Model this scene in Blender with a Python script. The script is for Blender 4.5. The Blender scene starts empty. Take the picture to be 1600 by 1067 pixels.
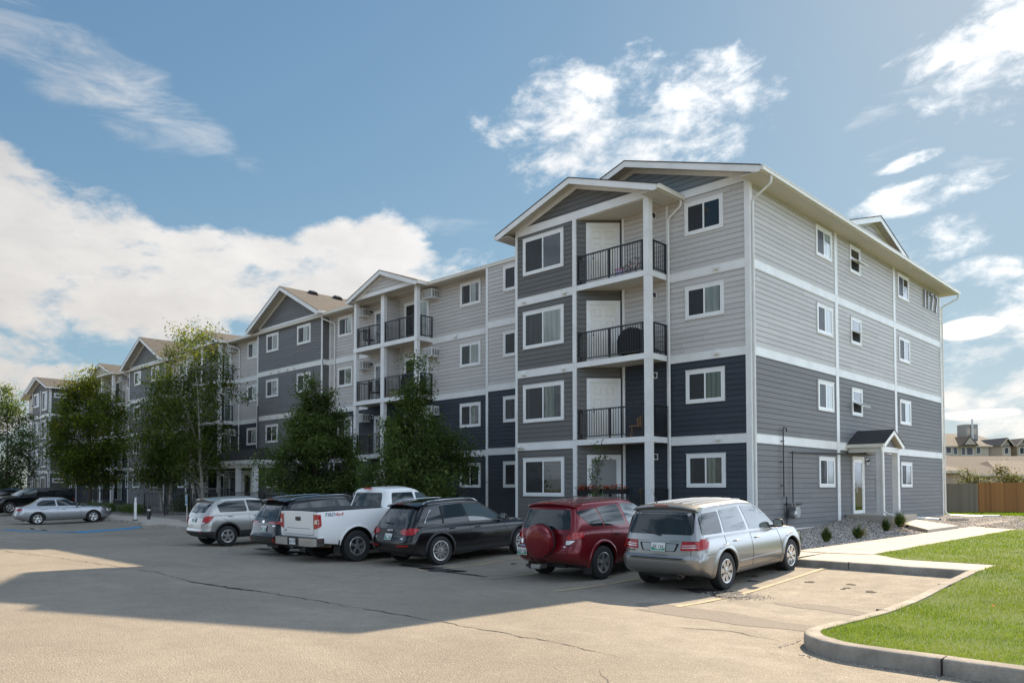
import math
EXPO = 1.18; SUN_E = 5.0; SKY_S = 0.085; CLOUD = 4.4; SKYTINT = (.72, .98, 1.18); SKY_K = 5.5
REFL = True
import bpy, bmesh, math, random
import numpy as np
from mathutils import Vector, Matrix
R = math.radians; PI = math.pi
sc = bpy.context.scene
# ---------------- camera ----------------
cam_d = bpy.data.cameras.new('camera'); cam = bpy.data.objects.new('camera', cam_d); sc.collection.objects.link(cam)
YAW, PITCH, ROLL = -0.773022, 0.033871, -0.000857
CAM = Vector((11.688, -22.979, 1.95))
fwd = Vector((math.sin(YAW)*math.cos(PITCH), math.cos(YAW)*math.cos(PITCH), math.sin(PITCH)))
rgt = Vector((math.cos(YAW), -math.sin(YAW), 0)); upv = rgt.cross(fwd)
r2 = rgt*math.cos(ROLL)+upv*math.sin(ROLL); u2 = -rgt*math.sin(ROLL)+upv*math.cos(ROLL)
cam.matrix_world = Matrix(((r2.x, u2.x, -fwd.x, CAM.x), (r2.y, u2.y, -fwd.y, CAM.y), (r2.z, u2.z, -fwd.z, CAM.z), (0, 0, 0, 1)))
cam_d.sensor_width = 36; cam_d.lens = 1200.567/1600*36; cam_d.shift_y = (720.481-533.5)/1600
cam_d.clip_end = 5000; cam_d.clip_start = 0.1
sc.camera = cam
sc.view_settings.view_transform = 'Standard'; sc.view_settings.look = 'None'
sc.view_settings.exposure = EXPO; sc.view_settings.gamma = 1
sc.render.resolution_x = 1024; sc.render.resolution_y = 682
# ---------------- sun ----------------
SUNV = Vector((-0.225, 1.415, 1.0)).normalized()
sun_d = bpy.data.lights.new('sun', 'SUN'); sun_d.energy = SUN_E; sun_d.angle = R(0.5); sun_d.color = (1.0, 0.82, 0.60)
sun = bpy.data.objects.new('sun', sun_d); sc.collection.objects.link(sun)
sun.rotation_euler = SUNV.to_track_quat('Z', 'Y').to_euler(); sun.location = (0, 30, 40)

# ---------------- node helpers ----------------
class NT:
    def __init__(s, nt): s.nt = nt; s.n = nt.nodes; s.l = nt.links
    def put(s, sock, v):
        if v is None: return
        if isinstance(v, (int, float, tuple, list)):
            if isinstance(v, (tuple, list)) and len(v) == 3 and sock.type == 'RGBA': v = (*v, 1)
            sock.default_value = v
        else: s.l.new(v, sock)
    def m(s, op, a=None, b=None, c=None, clamp=False):
        n = s.n.new('ShaderNodeMath'); n.operation = op; n.use_clamp = clamp
        for i, x in enumerate((a, b, c)): s.put(n.inputs[i], x)
        return n.outputs[0]
    def v(s, op, a=None, b=None, c=None, out=0):
        n = s.n.new('ShaderNodeVectorMath'); n.operation = op
        for i, x in enumerate((a, b, c)):
            if x is not None: s.put(n.inputs[i], x)
        return n.outputs[out]
    def noise(s, vec, scale, detail=3, rough=.55, dist=0, out='Fac', dim='3D'):
        n = s.n.new('ShaderNodeTexNoise'); n.noise_dimensions = dim; s.put(n.inputs['Vector'], vec)
        n.inputs['Scale'].default_value = scale; n.inputs['Detail'].default_value = detail
        n.inputs['Roughness'].default_value = rough; n.inputs['Distortion'].default_value = dist
        return n.outputs[out]
    def vor(s, vec, scale, feature='F1', out='Distance', rnd=1):
        n = s.n.new('ShaderNodeTexVoronoi'); n.feature = feature; s.put(n.inputs['Vector'], vec)
        n.inputs['Scale'].default_value = scale; n.inputs['Randomness'].default_value = rnd
        return n.outputs[out]
    def white(s, vec, out='Value'):
        n = s.n.new('ShaderNodeTexWhiteNoise'); s.put(n.inputs['Vector'], vec); return n.outputs[out]
    def mix(s, f, a, b, mode='MIX'):
        n = s.n.new('ShaderNodeMix'); n.data_type = 'RGBA'; n.blend_type = mode; n.clamp_factor = True
        s.put(n.inputs[0], f); s.put(n.inputs[6], a); s.put(n.inputs[7], b); return n.outputs[2]
    def mr(s, x, a, b, c=0., d=1., smooth=False):
        n = s.n.new('ShaderNodeMapRange'); n.clamp = True
        if smooth: n.interpolation_type = 'SMOOTHSTEP'
        s.put(n.inputs[0], x)
        for i, q in enumerate((a, b, c, d)): s.put(n.inputs[i+1], q)
        return n.outputs[0]
    def sep(s, v):
        n = s.n.new('ShaderNodeSeparateXYZ'); s.put(n.inputs[0], v); return n.outputs
    def comb(s, x, y, z):
        n = s.n.new('ShaderNodeCombineXYZ')
        for i, q in enumerate((x, y, z)): s.put(n.inputs[i], q)
        return n.outputs[0]
    def geo(s, o='Position'): return s.n.new('ShaderNodeNewGeometry').outputs[o]
    def obj(s): return s.n.new('ShaderNodeTexCoord').outputs['Object']
    def bump(s, h, strength=.3, dist=.02, normal=None):
        n = s.n.new('ShaderNodeBump'); n.inputs['Strength'].default_value = strength; n.inputs['Distance'].default_value = dist
        s.put(n.inputs['Height'], h)
        if normal is not None: s.l.new(normal, n.inputs['Normal'])
        return n.outputs[0]

# ---------------- world: daylight sky with procedural clouds ----------------
W = bpy.data.worlds.new('World'); sc.world = W; W.use_nodes = True
w = NT(W.node_tree); w.n.clear()
sky = w.n.new('ShaderNodeTexSky'); sky.sky_type = 'NISHITA'; sky.sun_disc = False
sky.sun_elevation = math.asin(SUNV.z); sky.sun_rotation = math.atan2(SUNV.x, SUNV.y)
sky.air_density = 1.0; sky.dust_density = 0.3; sky.ozone_density = 2.0; sky.altitude = 200
D = w.n.new('ShaderNodeTexCoord').outputs['Generated']
dx, dy, dz = w.sep(D)
az = w.m('ARCTAN2', dx, dy); el = w.m('ARCSINE', dz)
zc = w.m('MAXIMUM', dz, 0.03)
pl = w.comb(w.m('DIVIDE', dx, zc), w.m('DIVIDE', dy, zc), 0)     # position on the cloud layer
warp = w.v('SCALE', w.v('SUBTRACT', w.noise(pl, 1.2, 2, .5, out='Color'), (.5, .5, .5)), None); warp.node.inputs['Scale'].default_value = .5
plw = w.v('ADD', pl, warp)
def pixdir(u, v):
    d = fwd*1200.567 + r2*(u-800) - u2*(v-720.48); d.normalize(); return math.atan2(d.x, d.y), math.asin(d.z)
def cloud(u, v, ru, rv, rot, amp=1.0, edge=1.0):
    """soft mask of one cloud about a fixed direction of the sky; ru, rv angular radii in radians"""
    a0, e0 = pixdir(u, v)
    x = w.m('MULTIPLY', w.m('SUBTRACT', az, a0), math.cos(e0)); y = w.m('SUBTRACT', el, e0)
    c, s_ = math.cos(rot), math.sin(rot)
    p = w.m('DIVIDE', w.m('ADD', w.m('MULTIPLY', x, c), w.m('MULTIPLY', y, s_)), ru)
    q = w.m('DIVIDE', w.m('SUBTRACT', w.m('MULTIPLY', y, c), w.m('MULTIPLY', x, s_)), rv)
    d = w.m('SQRT', w.m('ADD', w.m('MULTIPLY', p, p), w.m('MULTIPLY', q, q)))
    return w.mr(d, 1.0+edge*.5, max(0., 1.0-edge*.5), 0, amp, True)
def maxall(l):
    r = l[0]
    for x in l[1:]: r = w.m('MAXIMUM', r, x)
    return r
aev = w.comb(w.m('MULTIPLY', az, 1.0), w.m('MULTIPLY', el, 1.9), 0)
nf = w.noise(aev, 9.0, 8, .62, .35)
ns = w.noise(w.comb(w.m('ADD', w.m('MULTIPLY', az, 1.0), w.m('MULTIPLY', el, -.7)), w.m('MULTIPLY', el, 3.4), 3.), 8.0, 7, .62, .6)
nh = w.noise(w.comb(w.m('ADD', az, w.m('MULTIPLY', el, -.35)), w.m('MULTIPLY', el, 1.8), 5.), 15.0, 9, .64, .2)
big = w.noise(aev, 3.2, 4, .5)
# thick white banks on the left and low behind the building
thick = maxall([cloud(-30, 365, .27, .095, -.26, 1.0, 1.0), cloud(150, 400, .26, .056, -.14, 1.0, 1.0), cloud(430, 425, .25, .048, .0, 1.0, 1.0),
                cloud(560, 400, .11, .045, .05, 1., .9), cloud(60, 590, .30, .020, .05, .85, 1.2),
                cloud(-1500, 500, .6, .16, 0, 1., 1.), cloud(3300, 420, .6, .18, 0, 1., 1.)])
# bright broken clouds
mid = maxall([cloud(975, 190, .185, .080, .03, .97, 1.25), cloud(1090, 150, .07, .05, .6, .8, 1.1), cloud(1560, 70, .10, .075, .2, .9, 1.3), cloud(1440, 305, .085, .022, .1, .9, .9),
              cloud(1470, 375, .07, .03, .1, .85, 1.1), cloud(1515, 513, .036, .013, .05, 1.3, .5), cloud(1535, 425, .05, .02, 0, .85, .8), cloud(1430, 250, .045, .008, .2, .8, 1.),
              cloud(1530, 647, .05, .0065, .03, 1.2, .7), cloud(1590, 655, .04, .004, .0, .9, .7), cloud(700, 395, .08, .02, -.1, .7, 1.1)])
wisp = maxall([cloud(100, 95, .22, .052, -.40, .95, 1.4), cloud(290, 185, .11, .032, -.55, .9, 1.4), cloud(1560, 230, .12, .10, .3, .55, 1.4), cloud(260, 235, .03, .008, 0, .5, 1.2), cloud(1480, 130, .15, .06, .5, .8, 1.4), cloud(1330, 330, .10, .05, .2, .6, 1.4), cloud(720, 360, .12, .03, -.1, .7, 1.4)])
k = w.m('SUBTRACT', w.m('ADD', thick, w.m('MULTIPLY', w.m('ADD', w.m('MULTIPLY', nf, .8), w.m('MULTIPLY', nh, .6)), 2.0)), 1.88)
c1 = w.mr(k, -.05, .46, 0, 1, True)
k2 = w.m('SUBTRACT', w.m('ADD', w.m('MULTIPLY', mid, .85), w.m('MULTIPLY', w.m('ADD', nh, w.m('MULTIPLY', nf, .6)), 1.75)), 1.92)
c2 = w.mr(k2, -.05, .62, 0, .93, True)
k3 = w.m('SUBTRACT', w.m('ADD', wisp, w.m('MULTIPLY', ns, 1.5)), 1.42)
c3 = w.mr(k3, 0., .75, 0, .75, True)
rest = w.mr(w.m('ADD', w.noise(D, 2.2, 6, .6, .3), w.m('MULTIPLY', ns, .3)), .60, .80, 0, .9, True)
hid = w.mr(w.m('ABSOLUTE', w.m('SUBTRACT', az, YAW)), .62, .9, 0, 1, True)     # out-of-view sky: clouds here are added and brightened to light the shaded facade
east = w.m('MULTIPLY', w.mr(az, .02, .55, 0, 1, True), w.mr(az, 2.6, 2.0, 0, 1, True))       # added overcast on the unseen east side, brightened to lift the end wall
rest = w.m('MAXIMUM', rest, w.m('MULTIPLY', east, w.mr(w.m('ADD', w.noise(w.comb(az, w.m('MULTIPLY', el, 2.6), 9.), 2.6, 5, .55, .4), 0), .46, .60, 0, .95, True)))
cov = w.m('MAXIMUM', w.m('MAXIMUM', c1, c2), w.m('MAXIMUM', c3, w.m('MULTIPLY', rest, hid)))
up = w.mr(el, -.01, .02)
cov = w.m('MULTIPLY', cov, up)
# the clouds get brighter towards the sun, greyer where they are thick
sd = w.v('DOT_PRODUCT', D, tuple(SUNV), out=1)
nearsun = w.m('POWER', w.mr(sd, .2, 1.0), 3)
thickness = w.m('MULTIPLY', c1, w.mr(big, .35, .65, .0, 1.0))
ccol = w.mix(thickness, (1.0, .985, .96), (.88, .87, .86))
ccol = w.mix(w.mr(el, .0, .30), w.mix(.35, ccol, (1.0, .86, .72), 'MULTIPLY'), ccol)
ccol = w.mix(hid, ccol, (.80, .93, 1.10))  # unseen clouds tinted blue to cool the shaded areas
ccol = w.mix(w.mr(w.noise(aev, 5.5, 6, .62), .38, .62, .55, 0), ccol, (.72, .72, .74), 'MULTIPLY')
cl = w.v('SCALE', ccol, None); w.put(cl.node.inputs['Scale'], w.m('MULTIPLY', w.m('ADD', w.m('MULTIPLY', nearsun, CLOUD*.9), CLOUD), w.m('ADD', w.m('ADD', w.m('MULTIPLY', hid, .95), 1), w.m('MULTIPLY', east, 1.8))))  # unseen clouds made brighter than the visible ones as added fill light
skc = w.mix(1.0, sky.outputs[0], SKYTINT, 'MULTIPLY')
# roll the glare round the sun off so that the sky keeps its blue on the right
skd = w.v('ADD', w.v('SCALE', skc, None), (1, 1, 1)); skd_in = skd.node.inputs[0].links[0].from_node; skd_in.inputs['Scale'].default_value = 1/SKY_K
skc = w.v('DIVIDE', skc, skd)
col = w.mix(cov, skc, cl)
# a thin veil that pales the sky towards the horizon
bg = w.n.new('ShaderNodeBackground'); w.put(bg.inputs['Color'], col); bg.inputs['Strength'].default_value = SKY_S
wo = w.n.new('ShaderNodeOutputWorld'); w.l.new(bg.outputs[0], wo.inputs[0])
# ---------------- materials ----------------
MATS = {}
def newmat(name):
    m = bpy.data.materials.new(name); m.use_nodes = True; MATS[name] = m
    t = NT(m.node_tree); b = t.n['Principled BSDF']; return m, t, b
def simple(name, col, rough=.5, metal=0., spec=.5, coat=0., var=0., vscale=8., bump=0., bscale=60.):
    m, t, b = newmat(name)
    b.inputs['Base Color'].default_value = (*col, 1); b.inputs['Roughness'].default_value = rough
    b.inputs['Metallic'].default_value = metal; b.inputs['Specular IOR Level'].default_value = spec; b.inputs['Coat Weight'].default_value = coat
    b.inputs['Coat Roughness'].default_value = .03
    if var:
        n = t.noise(t.obj(), vscale, 4, .6)
        t.put(b.inputs['Base Color'], t.mix(t.mr(n, .3, .7), tuple(c*(1-var) for c in col), tuple(min(1, c*(1+var)) for c in col)))
    if bump:
        t.put(b.inputs['Normal'], t.bump(t.noise(t.obj(), bscale, 3), bump, .01))
    return m
EXPOSE = .178
def siding(name, col, var=.10):
    """painted fibre-cement planks: each plank a little different, butt joints, slight weathering"""
    m, t, b = newmat(name)
    P_ = t.geo(); x, y, z = t.sep(P_)
    row = t.m('FLOOR', t.m('DIVIDE', t.m('SUBTRACT', z, .5), EXPOSE))
    u = t.m('ADD', x, y)
    off = t.m('MULTIPLY', t.white(t.comb(row, 3.3, 0)), 3.66)
    uu = t.m('DIVIDE', t.m('ADD', u, off), 3.66)
    cell = t.m('FLOOR', uu); fr = t.m('FRACT', uu)
    rnd = t.white(t.comb(row, cell, 7.7))
    joint = t.m('LESS_THAN', fr, .0016)
    grain = t.noise(t.comb(t.m('MULTIPLY', u, 2.), t.m('MULTIPLY', u, .3), t.m('MULTIPLY', z, 90.)), 1.6, 4, .7)
    blot = t.noise(P_, .55, 5, .65)
    streak = t.noise(t.comb(t.m('MULTIPLY', u, 3.2), 0, t.m('MULTIPLY', z, .25)), 1.4, 5, .7)
    f = t.m('ADD', t.m('ADD', t.m('MULTIPLY', rnd, .55), t.m('MULTIPLY', grain, .35)), t.m('ADD', t.m('MULTIPLY', blot, .6), t.m('MULTIPLY', streak, .5)))
    c = t.mix(t.mr(f, .55, 1.45), tuple(q*(1-var) for q in col), tuple(q*(1+var) for q in col))
    c = t.mix(t.m('MULTIPLY', joint, .75), c, tuple(q*.25 for q in col))
    dirt = t.mr(z, .5, 1.5, .22, 0)
    c = t.mix(t.m('MULTIPLY', dirt, blot), c, (.16, .145, .125))
    t.put(b.inputs['Base Color'], c); b.inputs['Roughness'].default_value = .62; b.inputs['Specular IOR Level'].default_value = .3
    t.put(b.inputs['Normal'], t.bump(grain, .25, .004))
    return m
siding('siding_light', (.51, .487, .468), .095)
siding('siding_navy', (.036, .044, .057), .16)
siding('siding_slate', (.170, .167, .168), .11)
siding('siding_dark', (.135, .133, .128), .10)
siding('siding_gable', (.165, .168, .174), .10)
siding('siding_bluegrey', (.21, .24, .27), .08)
m, t, b = newmat('trim_white')
n = t.noise(t.geo(), 1.3, 6, .65); n2 = t.noise(t.geo(), 30, 3)
c = t.mix(t.mr(n, .4, .75), (.78, .775, .765), (.66, .655, .64)); t.put(b.inputs['Base Color'], c); b.inputs['Roughness'].default_value = .5
t.put(b.inputs['Normal'], t.bump(n2, .12, .004))
simple('gutter_cream', (.70, .665, .59), .38, var=.05, vscale=2)
simple('downspout_white', (.72, .71, .68), .38, var=.05, vscale=3)
m, t, b = newmat('soffit')
x, y, z = t.sep(t.geo()); f = t.m('FRACT', t.m('DIVIDE', t.m('ADD', x, y), .1)); g = t.m('LESS_THAN', f, .10)
t.put(b.inputs['Base Color'], t.mix(t.m('MULTIPLY', g, .45), (.60, .555, .475), (.2, .18, .15))); b.inputs['Roughness'].default_value = .5
t.put(b.inputs['Normal'], t.bump(f, .3, .006))
m, t, b = newmat('vinyl_white'); b.inputs['Base Color'].default_value = (.80, .80, .79, 1); b.inputs['Roughness'].default_value = .32
def shingle(name, a, c2):
    m, t, b = newmat(name)
    P_ = t.geo(); x, y, z = t.sep(P_)
    br = t.n.new('ShaderNodeTexBrick'); br.offset = .5
    t.put(br.inputs['Vector'], t.comb(t.m('ADD', t.m('MULTIPLY', x, 1.0), t.m('MULTIPLY', y, 1.0)), t.m('MULTIPLY', z, 2.6), 0))
    br.inputs['Scale'].default_value = 2.2; br.inputs['Mortar Size'].default_value = .012; br.inputs['Brick Width'].default_value = .6; br.inputs['Row Height'].default_value = .28
    t.put(br.inputs['Color1'], a); t.put(br.inputs['Color2'], c2); t.put(br.inputs['Mortar'], tuple(q*.45 for q in a))
    n = t.noise(P_, 9, 5, .7); c = t.mix(t.mr(n, .3, .7, 0, .7), br.outputs[0], tuple(q*.6 for q in c2))
    t.put(b.inputs['Base Color'], c); b.inputs['Roughness'].default_value = .9
    t.put(b.inputs['Normal'], t.bump(t.m('ADD', n, br.outputs[1]), .5, .012))
    return m
shingle('shingle_brown', (.060, .052, .045), (.090, .078, .067)); shingle('shingle_black', (.022, .022, .024), (.04, .04, .042)); shingle('shingle_tan', (.165, .135, .105), (.21, .175, .135)); shingle('shingle_taupe', (.068, .055, .047), (.098, .080, .068)); shingle('shingle_slate', (.045, .05, .06), (.07, .075, .09))
# window glass: clear pane that mirrors the sky and street
def glass(name, tint=(.9, .95, .93), ior=1.75, rough=.0):
    m = bpy.data.materials.new(name); m.use_nodes = True; MATS[name] = m; t = NT(m.node_tree); t.n.clear()
    fr = t.n.new('ShaderNodeFresnel'); fr.inputs[0].default_value = ior
    wob = t.bump(t.noise(t.geo(), .9, 2), .10, .05); t.l.new(wob, fr.inputs['Normal'])
    gl = t.n.new('ShaderNodeBsdfGlossy'); gl.inputs['Roughness'].default_value = rough; t.l.new(wob, gl.inputs['Normal'])
    tr = t.n.new('ShaderNodeBsdfTransparent'); tr.inputs[0].default_value = (*tint, 1)
    mx = t.n.new('ShaderNodeMixShader'); t.l.new(fr.outputs[0], mx.inputs[0]); t.l.new(tr.outputs[0], mx.inputs[1]); t.l.new(gl.outputs[0], mx.inputs[2])
    o = t.n.new('ShaderNodeOutputMaterial'); t.l.new(mx.outputs[0], o.inputs[0]); return m
glass('pane_glass')
# insect screen in front of a dark room
m, t, b = newmat('insect_screen')
b.inputs['Base Color'].default_value = (.055, .057, .06, 1); b.inputs['Roughness'].default_value = .7
def curtainmat(name, c1, c2, freq=26.):
    m, t, b = newmat(name)
    x, y, z = t.sep(t.geo()); u = t.m('ADD', x, y)
    wv = t.m('SINE', t.m('ADD', t.m('MULTIPLY', u, freq), t.m('MULTIPLY', t.noise(t.comb(u, 0, t.m('MULTIPLY', z, .4)), 2.5, 2), 6)))
    t.put(b.inputs['Base Color'], t.mix(t.mr(wv, -1, 1), c1, c2)); b.inputs['Roughness'].default_value = .85
    t.put(b.inputs['Normal'], t.bump(wv, .5, .02))
curtainmat('curtain_white', (.56, .58, .57), (.72, .73, .70)); curtainmat('curtain_grey', (.20, .21, .20), (.32, .34, .32)); curtainmat('curtain_green', (.22, .25, .20), (.42, .45, .36), 34.)
m, t, b = newmat('slat_blind'); x, y, z = t.sep(t.geo()); f = t.m('FRACT', t.m('DIVIDE', z, .05))
t.put(b.inputs['Base Color'], t.mix(t.m('GREATER_THAN', f, .25), (.05, .05, .05), (.30, .29, .27))); b.inputs['Roughness'].default_value = .6
simple('room_dark', (.018, .018, .02), .9); simple('room_warm', (.05, .042, .034), .9, var=.5, vscale=5)
simple('black_metal', (.012, .013, .016), .42, spec=.5); simple('dark_metal', (.05, .052, .055), .45, .6); simple('grey_metal', (.28, .28, .28), .4, .7)
simple('steel', (.5, .5, .5), .3, .9); simple('door_white', (.74, .72, .66), .42, var=.02); simple('door_grey', (.22, .225, .22), .45)
simple('black_plastic', (.014, .014, .015), .5); simple('rubber', (.013, .013, .013), .8, bump=.3, bscale=90); simple('white_plastic', (.72, .72, .70), .4)
simple('dark_opening', (.006, .006, .006), .9)
simple('bbq_cover', (.012, .012, .013), .75, bump=.6, bscale=14); simple('wicker', (.30, .17, .09), .6, var=.3, vscale=40)
simple('pink', (.75, .25, .38), .5); simple('lilac', (.55, .5, .7), .5); simple('red_paint', (.45, .03, .03), .35, coat=.5); simple('terracotta', (.35, .33, .16), .7); simple('yellow_paint', (.75, .55, .05), .4)
simple('soil', (.06, .045, .03), .95, bump=.6, bscale=30)
def leafmat(name, c1, c2, c3, trans=.35):
    m, t, b = newmat(name)
    rnd = t.n.new('ShaderNodeAttribute'); rnd.attribute_name = 'rnd'
    n = t.noise(t.geo(), .7, 3, .6)
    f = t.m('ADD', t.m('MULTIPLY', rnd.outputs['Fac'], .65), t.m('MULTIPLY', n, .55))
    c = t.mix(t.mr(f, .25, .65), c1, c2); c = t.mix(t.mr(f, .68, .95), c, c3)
    t.put(b.inputs['Base Color'], c); b.inputs['Roughness'].default_value = .75; b.inputs['Specular IOR Level'].default_value = .08
    tl = t.n.new('ShaderNodeBsdfTranslucent'); t.put(tl.inputs[0], t.mix(1., c, (1.5, 1.6, .6), 'MULTIPLY'))
    mx = t.n.new('ShaderNodeMixShader'); mx.inputs[0].default_value = trans
    t.l.new(b.outputs[0], mx.inputs[1]); t.l.new(tl.outputs[0], mx.inputs[2]); t.l.new(mx.outputs[0], t.n['Material Output'].inputs[0])
    return m
leafmat('leaf_linden', (.048, .082, .024), (.095, .140, .045), (.17, .20, .075)); leafmat('leaf_birch', (.042, .068, .018), (.078, .110, .028), (.21, .21, .05), .42)
leafmat('leaf_yellow', (.05, .085, .018), (.095, .13, .026), (.30, .27, .035), .45); leafmat('leaf_pale', (.05, .08, .035), (.095, .13, .055), (.18, .20, .08), .45)
leafmat('leaf_shrub', (.035, .07, .018), (.07, .12, .03), (.12, .17, .05)); leafmat('leaf_fence', (.07, .09, .015), (.12, .13, .02), (.20, .13, .02), .2); leafmat('petal_red', (.40, .02, .010), (.5, .04, .015), (.55, .09, .02), .1)
leafmat('leaf_dry', (.25, .2, .1), (.38, .32, .18), (.5, .45, .3), .3)
m, t, b = newmat('bark'); n = t.noise(t.obj(), 14, 5, .7); t.put(b.inputs['Base Color'], t.mix(n, (.045, .035, .028), (.12, .10, .08))); b.inputs['Roughness'].default_value = .9; t.put(b.inputs['Normal'], t.bump(n, .6, .02))
m, t, b = newmat('bark_birch'); o_ = t.obj(); x, y, z = t.sep(o_); n = t.noise(t.comb(x, y, t.m('MULTIPLY', z, 6)), 4, 4, .7)
t.put(b.inputs['Base Color'], t.mix(t.mr(n, .52, .62), (.38, .34, .29), (.06, .05, .045))); b.inputs['Roughness'].default_value = .75
m, t, b = newmat('concrete'); P_ = t.geo(); n = t.noise(P_, 1.1, 6, .65); n2 = t.noise(P_, 45, 4, .7)
c = t.mix(n, (.33, .295, .245), (.43, .385, .325)); c = t.mix(t.mr(n2, .5, .8, 0, .5), c, (.28, .24, .2)); t.put(b.inputs['Base Color'], c); b.inputs['Roughness'].default_value = .9; t.put(b.inputs['Normal'], t.bump(n2, .4, .006))
m, t, b = newmat('kerb_concrete'); P_ = t.geo(); n = t.noise(P_, 2.2, 7, .7); n2 = t.noise(P_, 38, 4, .7)
c = t.mix(t.mr(n, .3, .7), (.17, .150, .128), (.38, .34, .285)); c = t.mix(t.mr(n2, .55, .75, 0, .6), c, (.16, .14, .12)); t.put(b.inputs['Base Color'], c); b.inputs['Roughness'].default_value = .95; t.put(b.inputs['Normal'], t.bump(t.m('ADD', n2, n), .7, .012))

# ---------------- mesh helpers ----------------
COL = sc.collection
class MB:
    def __init__(s): s.v = []; s.f = []; s.mi = []; s.cur = 0
    def add(s, vs, fs, mi=None):
        k = len(s.v); s.v += [tuple(q) for q in vs]; s.f += [tuple(i+k for i in f) for f in fs]; s.mi += [s.cur if mi is None else mi]*len(fs)
    def box(s, x0, y0, z0, x1, y1, z1, mi=None, M=None):
        vs = [Vector(q) for q in ((x0, y0, z0), (x1, y0, z0), (x1, y1, z0), (x0, y1, z0), (x0, y0, z1), (x1, y0, z1), (x1, y1, z1), (x0, y1, z1))]
        if M is not None: vs = [M @ q for q in vs]
        s.add(vs, ((0, 3, 2, 1), (4, 5, 6, 7), (0, 1, 5, 4), (1, 2, 6, 5), (2, 3, 7, 6), (3, 0, 4, 7)), mi)
    def bar(s, a, b, w, h=None, mi=None, up=(0, 0, 1)):
        a = Vector(a); b = Vector(b); d = (b-a); L = d.length
        if L < 1e-6: return
        d /= L; upv_ = Vector(up); 
        if abs(d.dot(upv_)) > .98: upv_ = Vector((1, 0, 0))
        x = d.cross(upv_).normalized(); z = x.cross(d); h = h or w
        M = Matrix(((x.x, d.x, z.x, a.x), (x.y, d.y, z.y, a.y), (x.z, d.z, z.z, a.z), (0, 0, 0, 1)))
        s.box(-w/2, 0, -h/2, w/2, L, h/2, mi, M)
    def tube(s, pts, r, n=8, mi=None, cap=True):
        pts = [Vector(p) for p in pts]; rs = r if isinstance(r, (list, tuple)) else [r]*len(pts)
        k = len(s.v); prev = None
        for i, p in enumerate(pts):
            d = (pts[min(i+1, len(pts)-1)]-pts[max(i-1, 0)]).normalized()
            if prev is None:
                x = d.orthogonal().normalized()
            else:
                x = (prev-d*prev.dot(d)).normalized()
            prev = x; y = d.cross(x)
            for j in range(n):
                a = 2*PI*j/n; s.v.append(tuple(p+(x*math.cos(a)+y*math.sin(a))*rs[i]))
        c = s.cur if mi is None else mi
        for i in range(len(pts)-1):
            for j in range(n):
                s.f.append((k+i*n+j, k+i*n+(j+1) % n, k+(i+1)*n+(j+1) % n, k+(i+1)*n+j)); s.mi.append(c)
        if cap:
            s.f.append(tuple(k+j for j in reversed(range(n)))); s.mi.append(c)
            s.f.append(tuple(k+(len(pts)-1)*n+j for j in range(n))); s.mi.append(c)
    def prism(s, poly, y0, y1, axis='y', mi=None):
        """poly: 2-D outline; extruded along axis from y0 to y1. For axis y the outline is (x, z); x: (y, z); z: (x, y)"""
        def P(p, q): return {'y': (p[0], q, p[1]), 'x': (q, p[0], p[1]), 'z': (p[0], p[1], q)}[axis]
        n = len(poly); vs = [P(p, y0) for p in poly]+[P(p, y1) for p in poly]
        ar = sum(poly[i][0]*poly[(i+1) % n][1]-poly[(i+1) % n][0]*poly[i][1] for i in range(n))
        fl = (ar > 0) ^ (y1 < y0) ^ (axis == 'y')
        fs = [tuple(range(n))[::-1], tuple(range(n, 2*n))]+[(i, (i+1) % n, (i+1) % n+n, i+n) for i in range(n)]
        if not fl: fs = [f[::-1] for f in fs]
        s.add(vs, fs, mi)
    def lathe(s, prof, c=(0, 0, 0), axis='z', n=24, mi=None, cap=True):
        """prof: list of (r, h)"""
        k = len(s.v); c = Vector(c); m_ = s.cur if mi is None else mi
        for r, h in prof:
            for j in range(n):
                a = 2*PI*j/n; p = (r*math.cos(a), r*math.sin(a), h)
                if axis == 'x': p = (h, p[0], p[1])
                if axis == 'y': p = (p[1], h, p[0])
                s.v.append(tuple(c+Vector(p)))
        for i in range(len(prof)-1):
            for j in range(n):
                s.f.append((k+i*n+j, k+i*n+(j+1) % n, k+(i+1)*n+(j+1) % n, k+(i+1)*n+j)); s.mi.append(m_)
        if cap and prof[0][0] > 1e-5: s.f.append(tuple(k+j for j in reversed(range(n)))); s.mi.append(m_)
        if cap and prof[-1][0] > 1e-5: s.f.append(tuple(k+(len(prof)-1)*n+j for j in range(n))); s.mi.append(m_)
    def build(s, name, mats, parent=None, smooth=False, angle=35, loc=None, rotz=0):
        me = bpy.data.meshes.new(name); me.from_pydata(s.v, [], s.f)
        for q in (mats if isinstance(mats, (list, tuple)) else [mats]): me.materials.append(MATS[q] if isinstance(q, str) else q)
        if any(s.mi): me.polygons.foreach_set('material_index', s.mi)
        if smooth:
            me.polygons.foreach_set('use_smooth', [True]*len(me.polygons)); me.set_sharp_from_angle(angle=R(angle))
        me.update(); o = bpy.data.objects.new(name, me); COL.objects.link(o)
        if parent: o.parent = parent
        if loc is not None: o.location = loc
        o.rotation_euler.z = rotz
        return o
def rod(w_, h_, name='x'): pass
def tag(o, label=None, cat=None, group=None, kind=None):
    if label: o['label'] = label
    if cat: o['category'] = cat
    if group: o['group'] = group
    if kind: o['kind'] = kind
    return o
def thing(name, label, cat, loc=(0, 0, 0), rotz=0, group=None):
    o = bpy.data.objects.new(name, None); COL.objects.link(o); o.location = loc; o.rotation_euler = (0, 0, rotz); o.empty_display_size = .3
    return tag(o, label, cat, group)
def structure(o): o['kind'] = 'structure'; return o
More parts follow.
